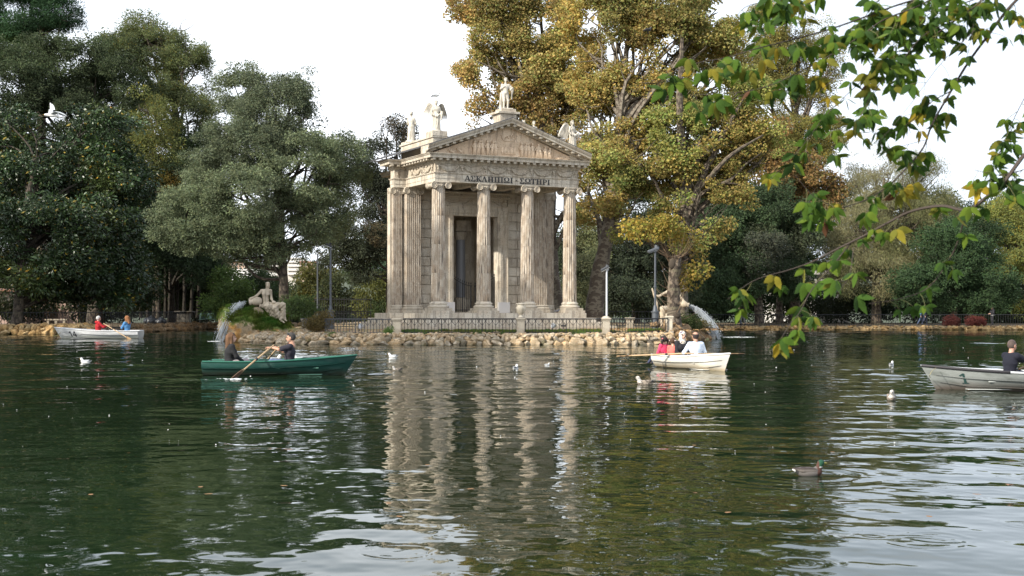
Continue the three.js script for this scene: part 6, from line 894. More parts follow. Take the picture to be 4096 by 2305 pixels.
function oar(label, grip, blade, roll = 0, inHand = 0.12) {        // world points
  const t = thing('oar', label, 'oar', grip.toArray(), 0, undefined), d = blade.clone().sub(grip), L = d.length(), u = d.clone().normalize();
  t.quaternion.setFromUnitVectors(V(1, 0, 0), u); t.rotateX(roll);
  part(t, 'shaft', merge([bar(V(-inHand, 0, 0), V(0.12, 0, 0), 0.017, 0.019, 8), bar(V(0.12, 0, 0), V(L - 0.45, 0, 0), 0.026, 0.022, 8)]), M.wood);
  const bl = new THREE.Shape(); bl.moveTo(L - 0.5, 0.02); bl.bezierCurveTo(L - 0.4, 0.075, L - 0.3, 0.075, L, 0.07); bl.lineTo(L + 0.01, 0); bl.lineTo(L, -0.07); bl.bezierCurveTo(L - 0.3, -0.075, L - 0.4, -0.075, L - 0.5, -0.02);
  part(t, 'blade', tintBy(new THREE.ExtrudeGeometry(bl, { depth: 0.014, bevelEnabled: true, bevelSize: 0.006, bevelThickness: 0.006, bevelSegments: 1 }).translate(0, 0, -0.007), (x) => mix3([0.38, 0.25, 0.13], [0.12, 0.07, 0.04], smooth(0.4, 0.7, noise3(x * 9, 2, 3)))), M.vert);
  part(t, 'collar', cyl(0.034, 0.034, 0.07, 10).rotateZ(-Math.PI / 2).translate(Math.min(L * 0.36, 0.75), 0, 0), M.iron); return t;
}
const boldFont = await new FontLoader().loadAsync('fonts/droid/droid_sans_bold.typeface.json'), serifFont = await new FontLoader().loadAsync('fonts/droid/droid_serif_bold.typeface.json');
const local = (t, x, y, z) => t.localToWorld(V(x, y, z));
{ // green boat with a couple
  const t = boat({ label: 'worn dark green rowing boat with a couple aboard, left of centre', pos: [Xat(828, 34.3), 0, -34.3], turn: 0, length: 3.95, seed: 3, paint: [0.011, 0.062, 0.050], stain: [0.035, 0.030, 0.018], scratch: [0.05, 0.10, 0.085], inside: [0.04, 0.11, 0.085], rim: [0.025, 0.125, 0.085], bench: [0.06, 0.16, 0.12], seats: [0.10, 0.53, 0.78], lock: 0.40 });
  person({ label: 'man in dark t-shirt with short grey hair rowing the green boat', pos: local(t, 2.16, 0.20, 0).toArray(), turn: -Math.PI / 2, lean: -0.10, handL: [0.10, 0.53, 0.45], handR: [-0.14, 0.53, 0.38], pole: [0.5, -0.9, -0.1], grip: true, sleeve: 0.42, top: [0.022, 0.020, 0.030], topName: 'tshirt', legs: [0.10, 0.14, 0.24], skin: [0.50, 0.27, 0.18], hair: { style: 'short', color: [0.045, 0.041, 0.038] }, headPitch: 0.1, headScale: 1.1, moustache: true, beard: true, cell: 0.014, headCell: 0.006, collar: [0.10, 0.02, 0.02], extra: (r, k) => { const s = part(r, 'sunglasses', merge([rbox(0.17, 0.03, 0.02, 0, 0.105, 0.055), bar(V(0.085, 0.10, 0.05), V(0.085, 0.05, -0.02), 0.004), bar(V(-0.085, 0.10, 0.05), V(-0.085, 0.05, -0.02), 0.004)]), M.glass); s.position.copy(k.hc); s.rotation.copy(k.ht.rotation); s.scale.copy(k.ht.scale); } });
  person({ label: 'woman with long light brown hair and black top sitting in the green boat', pos: local(t, 0.60, 0.20, 0.05).toArray(), turn: Math.PI / 2 + 0.45, lean: 0.06, female: true, width: 1.12, handL: [0.12, 0.16, 0.34], handR: [-0.16, 0.16, 0.32], top: [0.012, 0.012, 0.014], legs: [0.34, 0.30, 0.30], skin: [0.55, 0.33, 0.24], hair: { style: 'long', color: [0.12, 0.062, 0.030], tail: 0.33 }, headYaw: -0.25, headScale: 1.06, cell: 0.014, headCell: 0.007, extra: (r, k) => { const s = part(r, 'sunglasses', rbox(0.16, 0.03, 0.03, 0, 0.115, 0.04), M.glass); s.position.copy(k.hc); s.rotation.copy(k.ht.rotation); } });
  oar('weathered oar on the near side of the green boat, blade dipping in the water', P(1084, 1390, 33.9), P(926, 1520, 32.6), 0.3);
  oar('dark oar on the far side of the green boat', P(1110, 1392, 34.2), P(1050, 1462, 35.9), 0.3);
}
{ // boat 14 in the shade
  const s = 1.26, L = 3.95, t = boat({ label: 'white rowing boat numbered 14 with two people near the left bank', pos: [Xat(217, 75.4) + L * s, 0, -75.4], turn: Math.PI, length: L, scale: s, seed: 8, paint: [0.66, 0.67, 0.68], stain: [0.25, 0.27, 0.22], scratch: [0.45, 0.46, 0.46], inside: [0.5, 0.5, 0.5], rim: [0.62, 0.63, 0.64], bench: [0.5, 0.5, 0.48], lock: 0.33, mark: { font: boldFont, text: '14', side: -1, u0: 0.86, y0: 0.10, size: 0.25, color: [0.02, 0.022, 0.028], slant: 0 } });
  person({ label: 'white haired person in a red hooded jacket rowing boat 14', pos: [Xat(392, 75.4), 0.24, -75.4], scale: 1.2, turn: Math.PI / 2 + 0.55, handL: [0.06, 0.46, 0.40], handR: [-0.16, 0.44, 0.40], grip: true, top: [0.42, 0.015, 0.022], topName: 'jacket', hood: true, coat: true, legs: [0.09, 0.09, 0.10], skin: [0.52, 0.30, 0.22], hair: { style: 'short', color: [0.55, 0.54, 0.52] }, headYaw: 0.1, cell: 0.02, headCell: 0.009, handCell: 0.008 });
  person({ label: 'person with long auburn hair and blue denim jacket holding a phone in boat 14', pos: [Xat(508, 75.4), 0.24, -75.4], scale: 1.2, turn: -Math.PI / 2 - 0.5, female: true, handL: [0.06, 0.40, 0.32], handR: [-0.06, 0.40, 0.32], top: [0.075, 0.22, 0.44], topName: 'denim_jacket', coat: true, legs: [0.02, 0.02, 0.03], skin: [0.55, 0.34, 0.26], hair: { style: 'long', color: [0.23, 0.10, 0.04], tail: 0.26 }, headPitch: 0.3, cell: 0.02, headCell: 0.009, handCell: 0.008, extra: (r, k) => part(r, 'scarf', tr(new THREE.TorusGeometry(0.09, 0.05, 8, 16), k.N.x, k.N.y + 0.03, k.N.z, Math.PI / 2 - 0.2), S({ color: rgb(0.14, 0.13, 0.09), roughness: 1 })) });
  const ph = thing('phone', 'dark phone held by the person in the denim jacket', 'phone', P(482, 1302, 75.3).toArray(), 0.6); part(ph, 'case', rbox(0.02, 0.15, 0.08), M.ink); part(ph, 'screen', box(0.004, 0.13, 0.07, 0.0125, 0, 0), M.glass);
  oar('pale wooden oar of boat 14 reaching down to the water on the right', P(418, 1297, 75.0), P(524, 1361, 73.6), 0.2);
  oar('far oar of boat 14, mostly hidden behind the rower', P(412, 1300, 75.7), P(470, 1345, 78.5), 0.2);
  const rope = thing('mooring_rope', 'thin yellowish rope looped from the bow of boat 14', 'rope', [0, 0, 0]); const c = [[222, 1316], [209, 1328], [208, 1340], [218, 1345], [232, 1340], [242, 1331]].map(([x, y]) => P(x, y, 75.2)); rope.position.copy(c[0]); part(rope, 'rope', sweep(curve(c.map((p) => p.clone().sub(rope.position)), 24), 0.016, 5), S({ color: rgb(0.30, 0.28, 0.12), roughness: 0.9 }));
}
{ // white boat with a family
  const phi = -1.235, sx = 4.72, sd = 39.45, t = boat({ label: 'white rowing boat with a family of four, right of the temple reflection', pos: [sx, 0, -sd], turn: phi, length: 3.9, free: 0.36, seed: 12, paint: [0.78, 0.75, 0.68], stain: [0.34, 0.25, 0.11], scratch: [0.52, 0.47, 0.38], inside: [0.6, 0.58, 0.52], rim: [0.82, 0.81, 0.78], bench: [0.55, 0.52, 0.46], lock: 0.28 });
  const sternward = Math.atan2(-0.4, -0.917);
  person({ label: 'balding man in a pale blue shirt seen from behind rowing the white family boat', pos: [Xat(2783, 37.5), 0.17, -37.5], turn: sternward, width: 1.2, handL: [0.33, 0.20, 0.30], handR: [-0.33, 0.24, 0.30], grip: true, top: [0.62, 0.70, 0.82], legs: [0.06, 0.07, 0.10], skin: [0.46, 0.25, 0.17], hair: { style: 'bald', color: [0.03, 0.022, 0.02] }, headYaw: -0.1, headScale: 1.08, cell: 0.014, headCell: 0.007, collar: [0.62, 0.70, 0.82] });
  person({ label: 'woman with a patterned cream headscarf and black clothes in the white family boat', pos: [Xat(2730, 38.6), 0.17, -38.6], turn: sternward - 1.0 + 3.9, female: true, handL: [0.12, 0.18, 0.3], handR: [-0.12, 0.18, 0.3], top: [0.012, 0.012, 0.016], legs: [0.02, 0.02, 0.03], skin: [0.5, 0.31, 0.22], hair: { style: 'scarf', color: [0.7, 0.6, 0.5], pattern: true }, headYaw: 0.25, cell: 0.014, headCell: 0.008 });
  person({ label: 'girl with black pigtails and raspberry pink top in the white family boat', pos: [Xat(2656, 39.3), 0.19, -39.3], scale: 0.80, turn: sternward + 0.25, handL: [0.12, 0.16, 0.28], handR: [-0.12, 0.16, 0.28], top: [0.62, 0.05, 0.13], legs: [0.05, 0.06, 0.12], skin: [0.46, 0.28, 0.2], hair: { style: 'pigtails', color: [0.028, 0.02, 0.018], ties: [0.75, 0.16, 0.18] }, headScale: 1.15, cell: 0.016, headCell: 0.008 });
  person({ label: 'girl with brown ponytail and coral top in the white family boat', pos: [Xat(2693, 39.1), 0.17, -39.1], scale: 0.76, turn: sternward - 0.6, handL: [0.12, 0.16, 0.28], handR: [-0.12, 0.16, 0.28], top: [0.70, 0.16, 0.13], legs: [0.05, 0.06, 0.12], skin: [0.5, 0.31, 0.22], hair: { style: 'pigtails', color: [0.065, 0.035, 0.02], ties: [0.6, 0.5, 0.5] }, headYaw: -0.4, headScale: 1.15, cell: 0.016, headCell: 0.008 });
  oar('long wooden oar of the white family boat stretched level to the left', P(2762, 1414, 37.3), P(2472, 1425, 38.8), 1.4);
  oar('right oar of the white family boat, brown blade showing past the bow', P(2806, 1416, 37.2), P(2972, 1416, 37.9), 1.4);
  const coil = thing('rope_fender', 'small coiled rope fender hanging on the side of the white family boat', 'rope', P(2826, 1442, 36.5).toArray(), phi + 0.12); part(coil, 'coil', tr(new THREE.TorusGeometry(0.07, 0.022, 7, 18), 0, 0, 0, 0.25), S({ color: rgb(0.22, 0.19, 0.15), roughness: 0.9 })); part(coil, 'line', sweep(curve([V(-0.02, 0.07, 0), V(-0.06, 0.14, 0.0), V(-0.12, 0.24, -0.06)], 8), 0.008, 5), S({ color: rgb(0.3, 0.28, 0.2), roughness: 0.9 }));
}
{ const rp = thing('hanging_rope', 'dark rope hanging from the oarlock of the white family boat into the water', 'rope', P(2661, 1426, 38.6).toArray()); part(rp, 'rope', sweep(curve([[2661, 1426, 38.6], [2655, 1440, 38.55], [2652, 1455, 38.5], [2654, 1473, 38.5]].map((a) => P(...a).sub(rp.position)), 10), 0.009, 5), S({ color: rgb(0.05, 0.05, 0.05), roughness: 0.9 })); }
{ // boat cut by the right edge
  const L = 4.0, t = boat({ label: 'worn grey-green white rowing boat with a dark bow edge, cut by the right edge', pos: [Xat(3686, 28.0) + L, 0, -28.0], turn: Math.PI, length: L, seed: 21, paint: [0.245, 0.262, 0.250], stain: [0.075, 0.042, 0.024], scratch: [0.10, 0.11, 0.095], inside: [0.4, 0.42, 0.4], rim: [0.62, 0.64, 0.64], bench: [0.4, 0.42, 0.4], lock: 0.38, mark: { font: serifFont, text: '1', side: -1, u0: 0.868, y0: 0.15, size: 0.22, color: [0.015, 0.05, 0.045] } });
  { const pts = []; for (let i = 0; i <= 12; i++) { const u = 0.62 + 0.38 * i / 12; pts.push(V(u * (L - 0.42) + 0.42 * Math.pow(u, 3), 0.37 + 0.15 * Math.pow(u, 2.6) - 0.015 * Math.sin(Math.PI * u) + 0.008, -0.66 * (1 - Math.pow(Math.max(0, u - 0.42) / 0.58, 2.3)) - 0.004)); } part(t, 'rubber_edge', sweep(pts, 0.032, 7), S({ color: rgb(0.03, 0.028, 0.032), roughness: 0.6 })); }
  person({ label: 'man with cropped hair and navy sweater rowing the boat at the right edge', pos: [Xat(4038, 28.0), 0.18, -28.0], turn: Math.PI / 2 + 0.45, lean: 0.10, handL: [0.08, 0.42, 0.55], handR: [-0.16, 0.40, 0.55], grip: true, top: [0.006, 0.007, 0.016], topName: 'sweater', legs: [0.04, 0.05, 0.09], skin: [0.50, 0.27, 0.19], hair: { style: 'buzz', color: [0.085, 0.062, 0.052] }, cell: 0.013, headCell: 0.006 });
  oar('oar of the boat at the right edge, leaving the picture', P(4150, 1446, 27.6), P(3960, 1528, 29.6), 0.2, 0.3);
  const rope = thing('mooring_rope', 'thin rope hanging from the bow of the boat at the right edge', 'rope', P(3745, 1472, 27.7).toArray()); part(rope, 'rope', sweep(curve([[3745, 1472, 27.75], [3728, 1486, 27.4], [3720, 1500, 27.35], [3722, 1512, 27.9]].map((a) => P(...a).sub(rope.position)), 14), 0.006, 5), S({ color: rgb(0.30, 0.26, 0.14), roughness: 0.9 }));
}
// ---------- people on the far bank ----------
const walk = (label, px, d, turn, o) => person({ label, pos: [Xat(px, d), 0.33, -d], turn, sit: false, cell: 0.028, headCell: 0.012, handCell: 0.012, handL: [0.24, 0.82, 0.1], handR: [-0.24, 0.82, -0.05], ...o });
walk('man in brown jacket and jeans walking on the bank under the dark trees', 2954, 109, Math.PI / 2 + 2.2, { top: [0.075, 0.045, 0.033], topName: 'jacket', coat: true, legs: [0.08, 0.11, 0.17], hair: { style: 'buzz', color: [0.05, 0.04, 0.03] } });
walk('person in a pale top beside the man in the brown jacket', 2972, 110, Math.PI / 2 + 2.2, { scale: 0.93, top: [0.42, 0.40, 0.38], legs: [0.25, 0.24, 0.24], female: true, hair: { style: 'long', color: [0.03, 0.02, 0.02], tail: 0.2 } });
walk('man in a bright blue shirt walking on the right bank', 3682, 109, Math.PI / 2, { top: [0.10, 0.24, 0.48], legs: [0.07, 0.10, 0.17], hair: { style: 'short', color: [0.07, 0.05, 0.04] } });
walk('man in dark navy clothes walking just right of the man in blue', 3699, 108.4, Math.PI / 2, { top: [0.018, 0.025, 0.06], legs: [0.03, 0.04, 0.07], hair: { style: 'short', color: [0.05, 0.035, 0.03] } });
walk('woman in black with a white waistband standing by the fence at the far right', 3970, 108.5, -Math.PI / 2 + 0.4, { scale: 0.96, female: true, top: [0.02, 0.02, 0.025], legs: [0.02, 0.02, 0.025], stride: 0.08, hair: { style: 'long', color: [0.03, 0.02, 0.018], tail: 0.22 }, handL: [0.1, 1.05, 0.26], handR: [-0.1, 1.05, 0.26], extra: (r) => part(r, 'white_hem', tr(new THREE.TorusGeometry(0.165, 0.05, 8, 18), 0, 0.93, 0, Math.PI / 2, 0, 0, 1, 0.8, 1), S({ color: rgb(0.7, 0.7, 0.7), roughness: 0.9 })) });

// ---------- fences, posts, lamps ----------
function railing(name, label, path, h, { gap = 0.17, r = 0.0135, scroll = true, asParts = true, spikes = false, y = isleY } = {}, mat = M.iron) {
  const Ap = alongPath(path), n = Math.round(Ap.L / gap), [bx, bd] = Ap.at(0), t = thing(name, label, 'railing', [bx, 0, -bd]), bars = [], scr = [], gy = (x, d) => typeof y === 'function' ? y(x, d) : y, pt = (s, hh) => { const [x, d] = Ap.at(s); return V(x - bx, gy(x, d) + hh, -(d - bd)); };
  for (let i = 0; i <= n; i++) {
    const s = Ap.L * i / n, post = i % 12 === 0, b = bar(pt(s, 0.0), pt(s, h + (spikes ? 0.16 : 0)), post ? r * 1.7 : r, undefined, 5); bars.push(b);
    if (scroll && i < n && i % 2 === 0) { const s1 = Math.min(Ap.L, s + Ap.L / n), s2 = Math.min(Ap.L, s + 2 * Ap.L / n), m = (a, hh) => pt(clamp(a, 0, Ap.L), hh); scr.push(sweep(curve([m(s, h * 0.55), m(s + 0.45 * (s1 - s), h * 0.68), m(s1 - 0.02, h * 0.82), m(s1 - 0.05, h * 0.96), m(s1 - 0.09, h * 0.9)], 9), r * 0.75, 4), sweep(curve([m(s2, h * 0.55), m(s1 + 0.55 * (s2 - s1), h * 0.68), m(s1 + 0.02, h * 0.82), m(s1 + 0.05, h * 0.96), m(s1 + 0.09, h * 0.9)], 9), r * 0.75, 4)); }
  }
  const rail = (hh, w) => { const l = []; for (let i = 0; i < n; i++) l.push(bar(pt(Ap.L * i / n, hh), pt(Ap.L * (i + 1) / n, hh), w, undefined, 5)); return merge(l); };
  part(t, 'top_rail', rail(h, r * 2.2), mat); part(t, 'bottom_rail', rail(0.06, r * 1.3), mat);
  if (spikes) part(t, 'middle_rail', rail(h * 0.45, r * 1.5), mat);
  if (asParts) for (const b of bars) part(t, 'bar', b, mat); else part(t, 'bars', merge(bars), mat, 'stuff');
  if (scr.length) part(t, 'scrollwork', merge(scr), mat, 'stuff'); return t;
}
M.railGrey = S({ color: rgb(0.075, 0.08, 0.088), roughness: 0.55, metalness: 0.3 });
railing('iron_railing', 'black scrolled iron railing before the temple steps, between the left pillar and the urn', [[-5.5, 64.4], [0.2, 64.4]], 0.72, { y: 0.52 });
railing('iron_railing', 'black scrolled iron railing between the urn pillar and the next pillar on the right', [[0.66, 64.4], [4.55, 64.45]], 0.72, { y: 0.52 });
railing('iron_railing', 'black iron railing curving back at the right end of the island', [[4.95, 64.6], [8.0, 66.6]], 0.72, { y: 0.52 });
railing('iron_railing', 'grey iron railing running from the left pillar towards the reclining statue', [[-5.95, 64.4], [-9.2, 65.6], [-11.2, 69]], 0.72, { y: 0.5 }, M.railGrey);
railing('iron_railing', 'dark iron railing along the shaded left bank', [[-38, 91], [-30.6, 91.5], [-29, 94], [-27.2, 109.2], [-12, 110]], 1.15, { gap: 0.22, r: 0.014, asParts: false, y: 0.33 });
railing('iron_railing', 'dark iron railing along the far right bank', [[9, 108.6], [20, 108.2], [46, 107.2]], 0.92, { gap: 0.2, r: 0.012, scroll: false, asParts: false, y: 0.33 });
railing('spiked_fence', 'tall dark spiked iron fence behind the lamp posts, left of the temple', [[-13.2, 87], [-9.5, 87.5]], 1.75, { gap: 0.16, r: 0.014, scroll: false, spikes: true });
railing('iron_railing', 'low dark railing on the island behind the temple, at its left', [[-12.4, 80], [-8.6, 79]], 0.95, { gap: 0.2, r: 0.013, asParts: false });
railing('iron_railing', 'low dark railing on the island behind the leaning trunk', [[4.6, 82], [12, 80]], 0.95, { gap: 0.2, r: 0.013, asParts: false, scroll: false });
function pillar(label, px, d, w, h, y = 0.46, worn = 1) {
  const t = thing('stone_pillar', label, 'pillar', [Xat(px, d), y, -d], 0.1), m = M.stone.clone(); m.color = rgb(0.62 * worn, 0.6 * worn, 0.56 * worn);
  part(t, 'foot', boxUV(rbox(w * 1.15, 0.12, w * 1.15, 0, 0.06, 0)), m); part(t, 'shaft', boxUV(rbox(w * 0.88, h - 0.2, w * 0.88, 0, h / 2, 0, 0.02)), m); part(t, 'cap', boxUV(merge([rbox(w * 1.05, 0.05, w * 1.05, 0, h - 0.1, 0), rbox(w * 1.22, 0.09, w * 1.22, 0, h - 0.03, 0, 0.03)])), m); return t;
}
pillar('square stone pillar with flat cap at the left end of the front railing', 1588, 64.4, 0.46, 0.80); const up = pillar('stone pillar that carries the urn, in the middle of the front railing', 2083, 64.4, 0.42, 0.82);
pillar('stone pillar with rounded cap below the white lamp pole', 2424, 64.6, 0.40, 0.82); part(up.parent.children.at(-1), 'dome', boxUV(ball(0.2, 0, 0.83, 0, 1, 0.5, 1, 12)), M.stone);
pillar('pale stone pillar at the right end of the railing, before the cut trunk', 2677, 66.8, 0.34, 0.86, 0.5, 1.35);
pillar('pale stone post in the shade behind the railing, right of the white pole', 2520, 75, 0.44, 0.62, 0.6, 0.9); pillar('mossy stone post at the bend of the left railing', 1222, 69, 0.42, 0.6, 0.6, 0.7); pillar('square stone pillar in the dark railing of the left bank', 735, 109.2, 1.15, 1.2, 0.33, 0.45); pillar('small pale stone block beside the temple base at its left', 1530, 76, 0.4, 0.35, 0.62, 1.3);
{
  const t = thing('stone_urn', 'pale stone urn with fluted bowl on the middle pillar', 'urn', [Xat(2083, 64.4), 0.46 + 0.84, -64.4]);
  const mm = M.marble.clone(); mm.color = rgb(0.82, 0.78, 0.70);
  part(t, 'foot', uvd(tint(lathe([[0, 0], [0.15, 0], [0.15, 0.04], [0.08, 0.07], [0.06, 0.13], [0.09, 0.16]], 20), [1, 1, 1])), mm);
  const bowl = lathe([[0.07, 0.15], [0.14, 0.2], [0.21, 0.3], [0.25, 0.42], [0.25, 0.5], [0.21, 0.58], [0.19, 0.62], [0.20, 0.66]], 48), p = bowl.attributes.position; for (let i = 0; i < p.count; i++) { const y = p.getY(i); if (y < 0.4) { const a = Math.atan2(p.getZ(i), p.getX(i)), k = 1 + 0.035 * Math.cos(a * 18) * smooth(0.4, 0.3, y); p.setX(i, p.getX(i) * k); p.setZ(i, p.getZ(i) * k); } } bowl.computeVertexNormals(); part(t, 'bowl', uvd(tintBy(bowl, stainy)), mm);
  part(t, 'rim', uvd(tint(lathe([[0.19, 0.655], [0.235, 0.665], [0.24, 0.70], [0.2, 0.71], [0.15, 0.70], [0.14, 0.66]], 24), [1.05, 1.05, 1.05])), mm);
}
function lamp(label, px, yTop, d, y0, o = {}) {
  const x = Xat(px, d), top = Yat(yTop, d), t = thing('lamp_post', label, 'lamp post', [x, y0, -d]), h = top - y0, m = o.mat ?? M.greyPaint;
  if (o.base) part(t, 'base', merge([cyl(0.26, 0.24, 0.06, 8), cyl(0.19, 0.17, 0.95, 8, 0, 0.06, 0), cyl(0.22, 0.22, 0.07, 8, 0, 1.0, 0), cyl(0.14, 0.08, 0.3, 12, 0, 1.07, 0)]), m);
  part(t, 'pole', merge([cyl(o.r ?? 0.06, (o.r ?? 0.06) * 0.8, h, 12), ...(o.base ? [cyl(0.09, 0.09, 0.06, 10, 0, h * 0.55, 0)] : [])]), m);
  const dir = o.dir ?? 1, hd = part(t, 'floodlight', merge([tr(rbox(0.62, 0.16, 0.32, 0, 0, 0, 0.05), 0, 0, 0, 0, 0, o.tilt ?? 0.4 * dir), tr(cyl(0.1, 0.14, 0.22, 10), -0.12 * dir, 0.02, 0, 0, 0, 0.4 * dir)]), o.headMat ?? m); hd.position.set(0.1 * dir, h + 0.06, 0); hd.rotation.y = o.yaw ?? 0; if (o.hs) hd.scale.setScalar(o.hs);
  part(t, 'bracket', merge([bar(V(0, h - 0.1, 0), V(0.12 * dir, h + 0.06, 0), 0.025), rbox(0.2, 0.06, 0.1, 0, h - 0.02, 0)]), m); part(t, 'lens', tr(box(0.5, 0.01, 0.24, 0, -0.086, 0), 0, 0, 0, 0, 0, o.tilt ?? 0.4 * dir).translate(0.1 * dir, h + 0.06, 0), S({ color: rgb(0.6, 0.62, 0.62), roughness: 0.2 })); return t;
}
lamp('thin dark lamp post behind the thicker grey one, left of the temple', 1270, 1015, 85, 0.6, { dir: 1, tilt: -0.45, mat: M.greyPaint, hs: 0.8 });
lamp('grey lamp post with a cast base left of the temple', 1322, 985, 71, 0.55, { base: true, r: 0.068, dir: -1, headMat: M.iron, hs: 0.55 });
lamp('white lamp pole with a round floodlight behind the right railing', 2427, 1078, 68, 0.6, { mat: M.palePaint, r: 0.06, dir: -1, tilt: 0.5, headMat: M.railGrey, hs: 0.75 });
lamp('grey lamp post with tilted floodlight before the cut trunk', 2621, 1005, 67.4, 0.55, { base: true, r: 0.062, dir: -1, tilt: 0.35 });
{ const s = thing('spotlight', 'small grey garden spotlight on the grass behind the railing', 'spotlight', [Xat(2208, 66), 0.6, -66]); part(s, 'stand', merge([bar(V(0, 0, 0), V(0, 0.14, 0), 0.02), rbox(0.2, 0.03, 0.2, 0, 0.01, 0)]), M.iron); part(s, 'housing', tr(cyl(0.08, 0.15, 0.24, 14), 0, 0.18, 0, 0, 0, -0.6), M.palePaint); const s2 = copyOf(s, 'small grey garden spotlight on the stones left of the temple steps', [Xat(1437, 66.5), 0.55, -66.5], 0.5, 1.0); }
{ const s = thing('plaque', 'small dark plaque on the railing right of the urn', 'plaque', [Xat(2255, 64.35), 0.9, -64.36]); part(s, 'plate', rbox(0.28, 0.09, 0.02), M.ink); part(s, 'bracket', rbox(0.03, 0.3, 0.016, 0, -0.02, 0.004), M.iron); }
{ const b = thing('litter_bin', 'dark litter bin beside the foot of the leaning trunk', 'bin', [Xat(2402, 84), 0.6, -84]); part(b, 'drum', cyl(0.3, 0.34, 0.85, 16), M.iron); part(b, 'rim', tr(new THREE.TorusGeometry(0.34, 0.025, 6, 20), 0, 0.85, 0, Math.PI / 2), M.greyPaint); }
// cut trunk with sprouts
{
  const d = 69.5, base = P(2694, 1300, d); base.y = 0.5; const t = thing('cut_tree', 'thick pollarded tree trunk with sawn top and yellow sprouts at the right of the island', 'tree', base.toArray());
  const pts = [[2694, 1322], [2695, 1260], [2694, 1180], [2698, 1100], [2702, 1032]].map(([x, y]) => P(x, y, d).sub(base)), c = curve(pts, 16); part(t, 'trunk', sweep(c, c.map((_, i) => 0.335 + 0.26 * Math.exp(-i * 0.42) - 0.03 * i / 16), 20, 0.14, 4), M.bark);
  const top = pts.at(-1); part(t, 'sawn_face', tr(new THREE.CylinderGeometry(0.30, 0.30, 0.03, 20), top.x, top.y + 0.03, top.z + 0.03, 0.35, 0, 0.12), S({ color: rgb(0.16, 0.12, 0.085), roughness: 0.9, bumpMap: bumpNoise, bumpScale: 0.02 }));
  part(t, 'knot', boneMesh([[[top.x - 0.2, top.y - 0.35, 0.2], [0.2, 0.26, 0.16]], [[0.15, 0.9, 0.35], [0.2, 0.18, 0.14]]], 0.05, 0.03), M.bark);
  const R = RNG(55), tw = []; for (let i = 0; i < 60; i++) { const y = i < 30 ? top.y : 0.5 + R() * (top.y - 0.6), a = R() * 6.283, r0 = 0.3, p = V(top.x * y / top.y + Math.cos(a) * r0, y, Math.sin(a) * r0), l = i < 30 ? 1.4 : 0.9, q = p.clone().add(V(Math.cos(a) * l * (0.4 + R()), l * (0.4 + R() * 0.8), Math.sin(a) * l * (0.4 + R() * 0.6))); tw.push(sweep(curve([p, p.clone().lerp(q, 0.5).add(V(0, -0.12, 0)), q], 5), [0.018, 0.016, 0.014, 0.011, 0.008, 0.005], 4)); } part(t, 'sprouts', merge(tw), S({ color: rgb(0.16, 0.11, 0.07), roughness: 0.9 }));
  const bl = (px, py, rx, ry, dn) => [P(px * Q, py * Q, d).sub(base), [rx * d / F * Q, ry * d / F * Q, rx * d / F * Q * 0.8], dn]; crown(t, 'plane', [bl(1700, 600, 62, 40, 0.38), bl(1745, 605, 50, 40, 0.35), bl(1738, 690, 42, 22, 0.4), bl(1640, 575, 60, 22, 0.4), bl(1725, 765, 16, 8, 0.8)], [0.34, 0.25, 0.05], { seed: 66, scale: 0.75, hole: 0.42 });
}
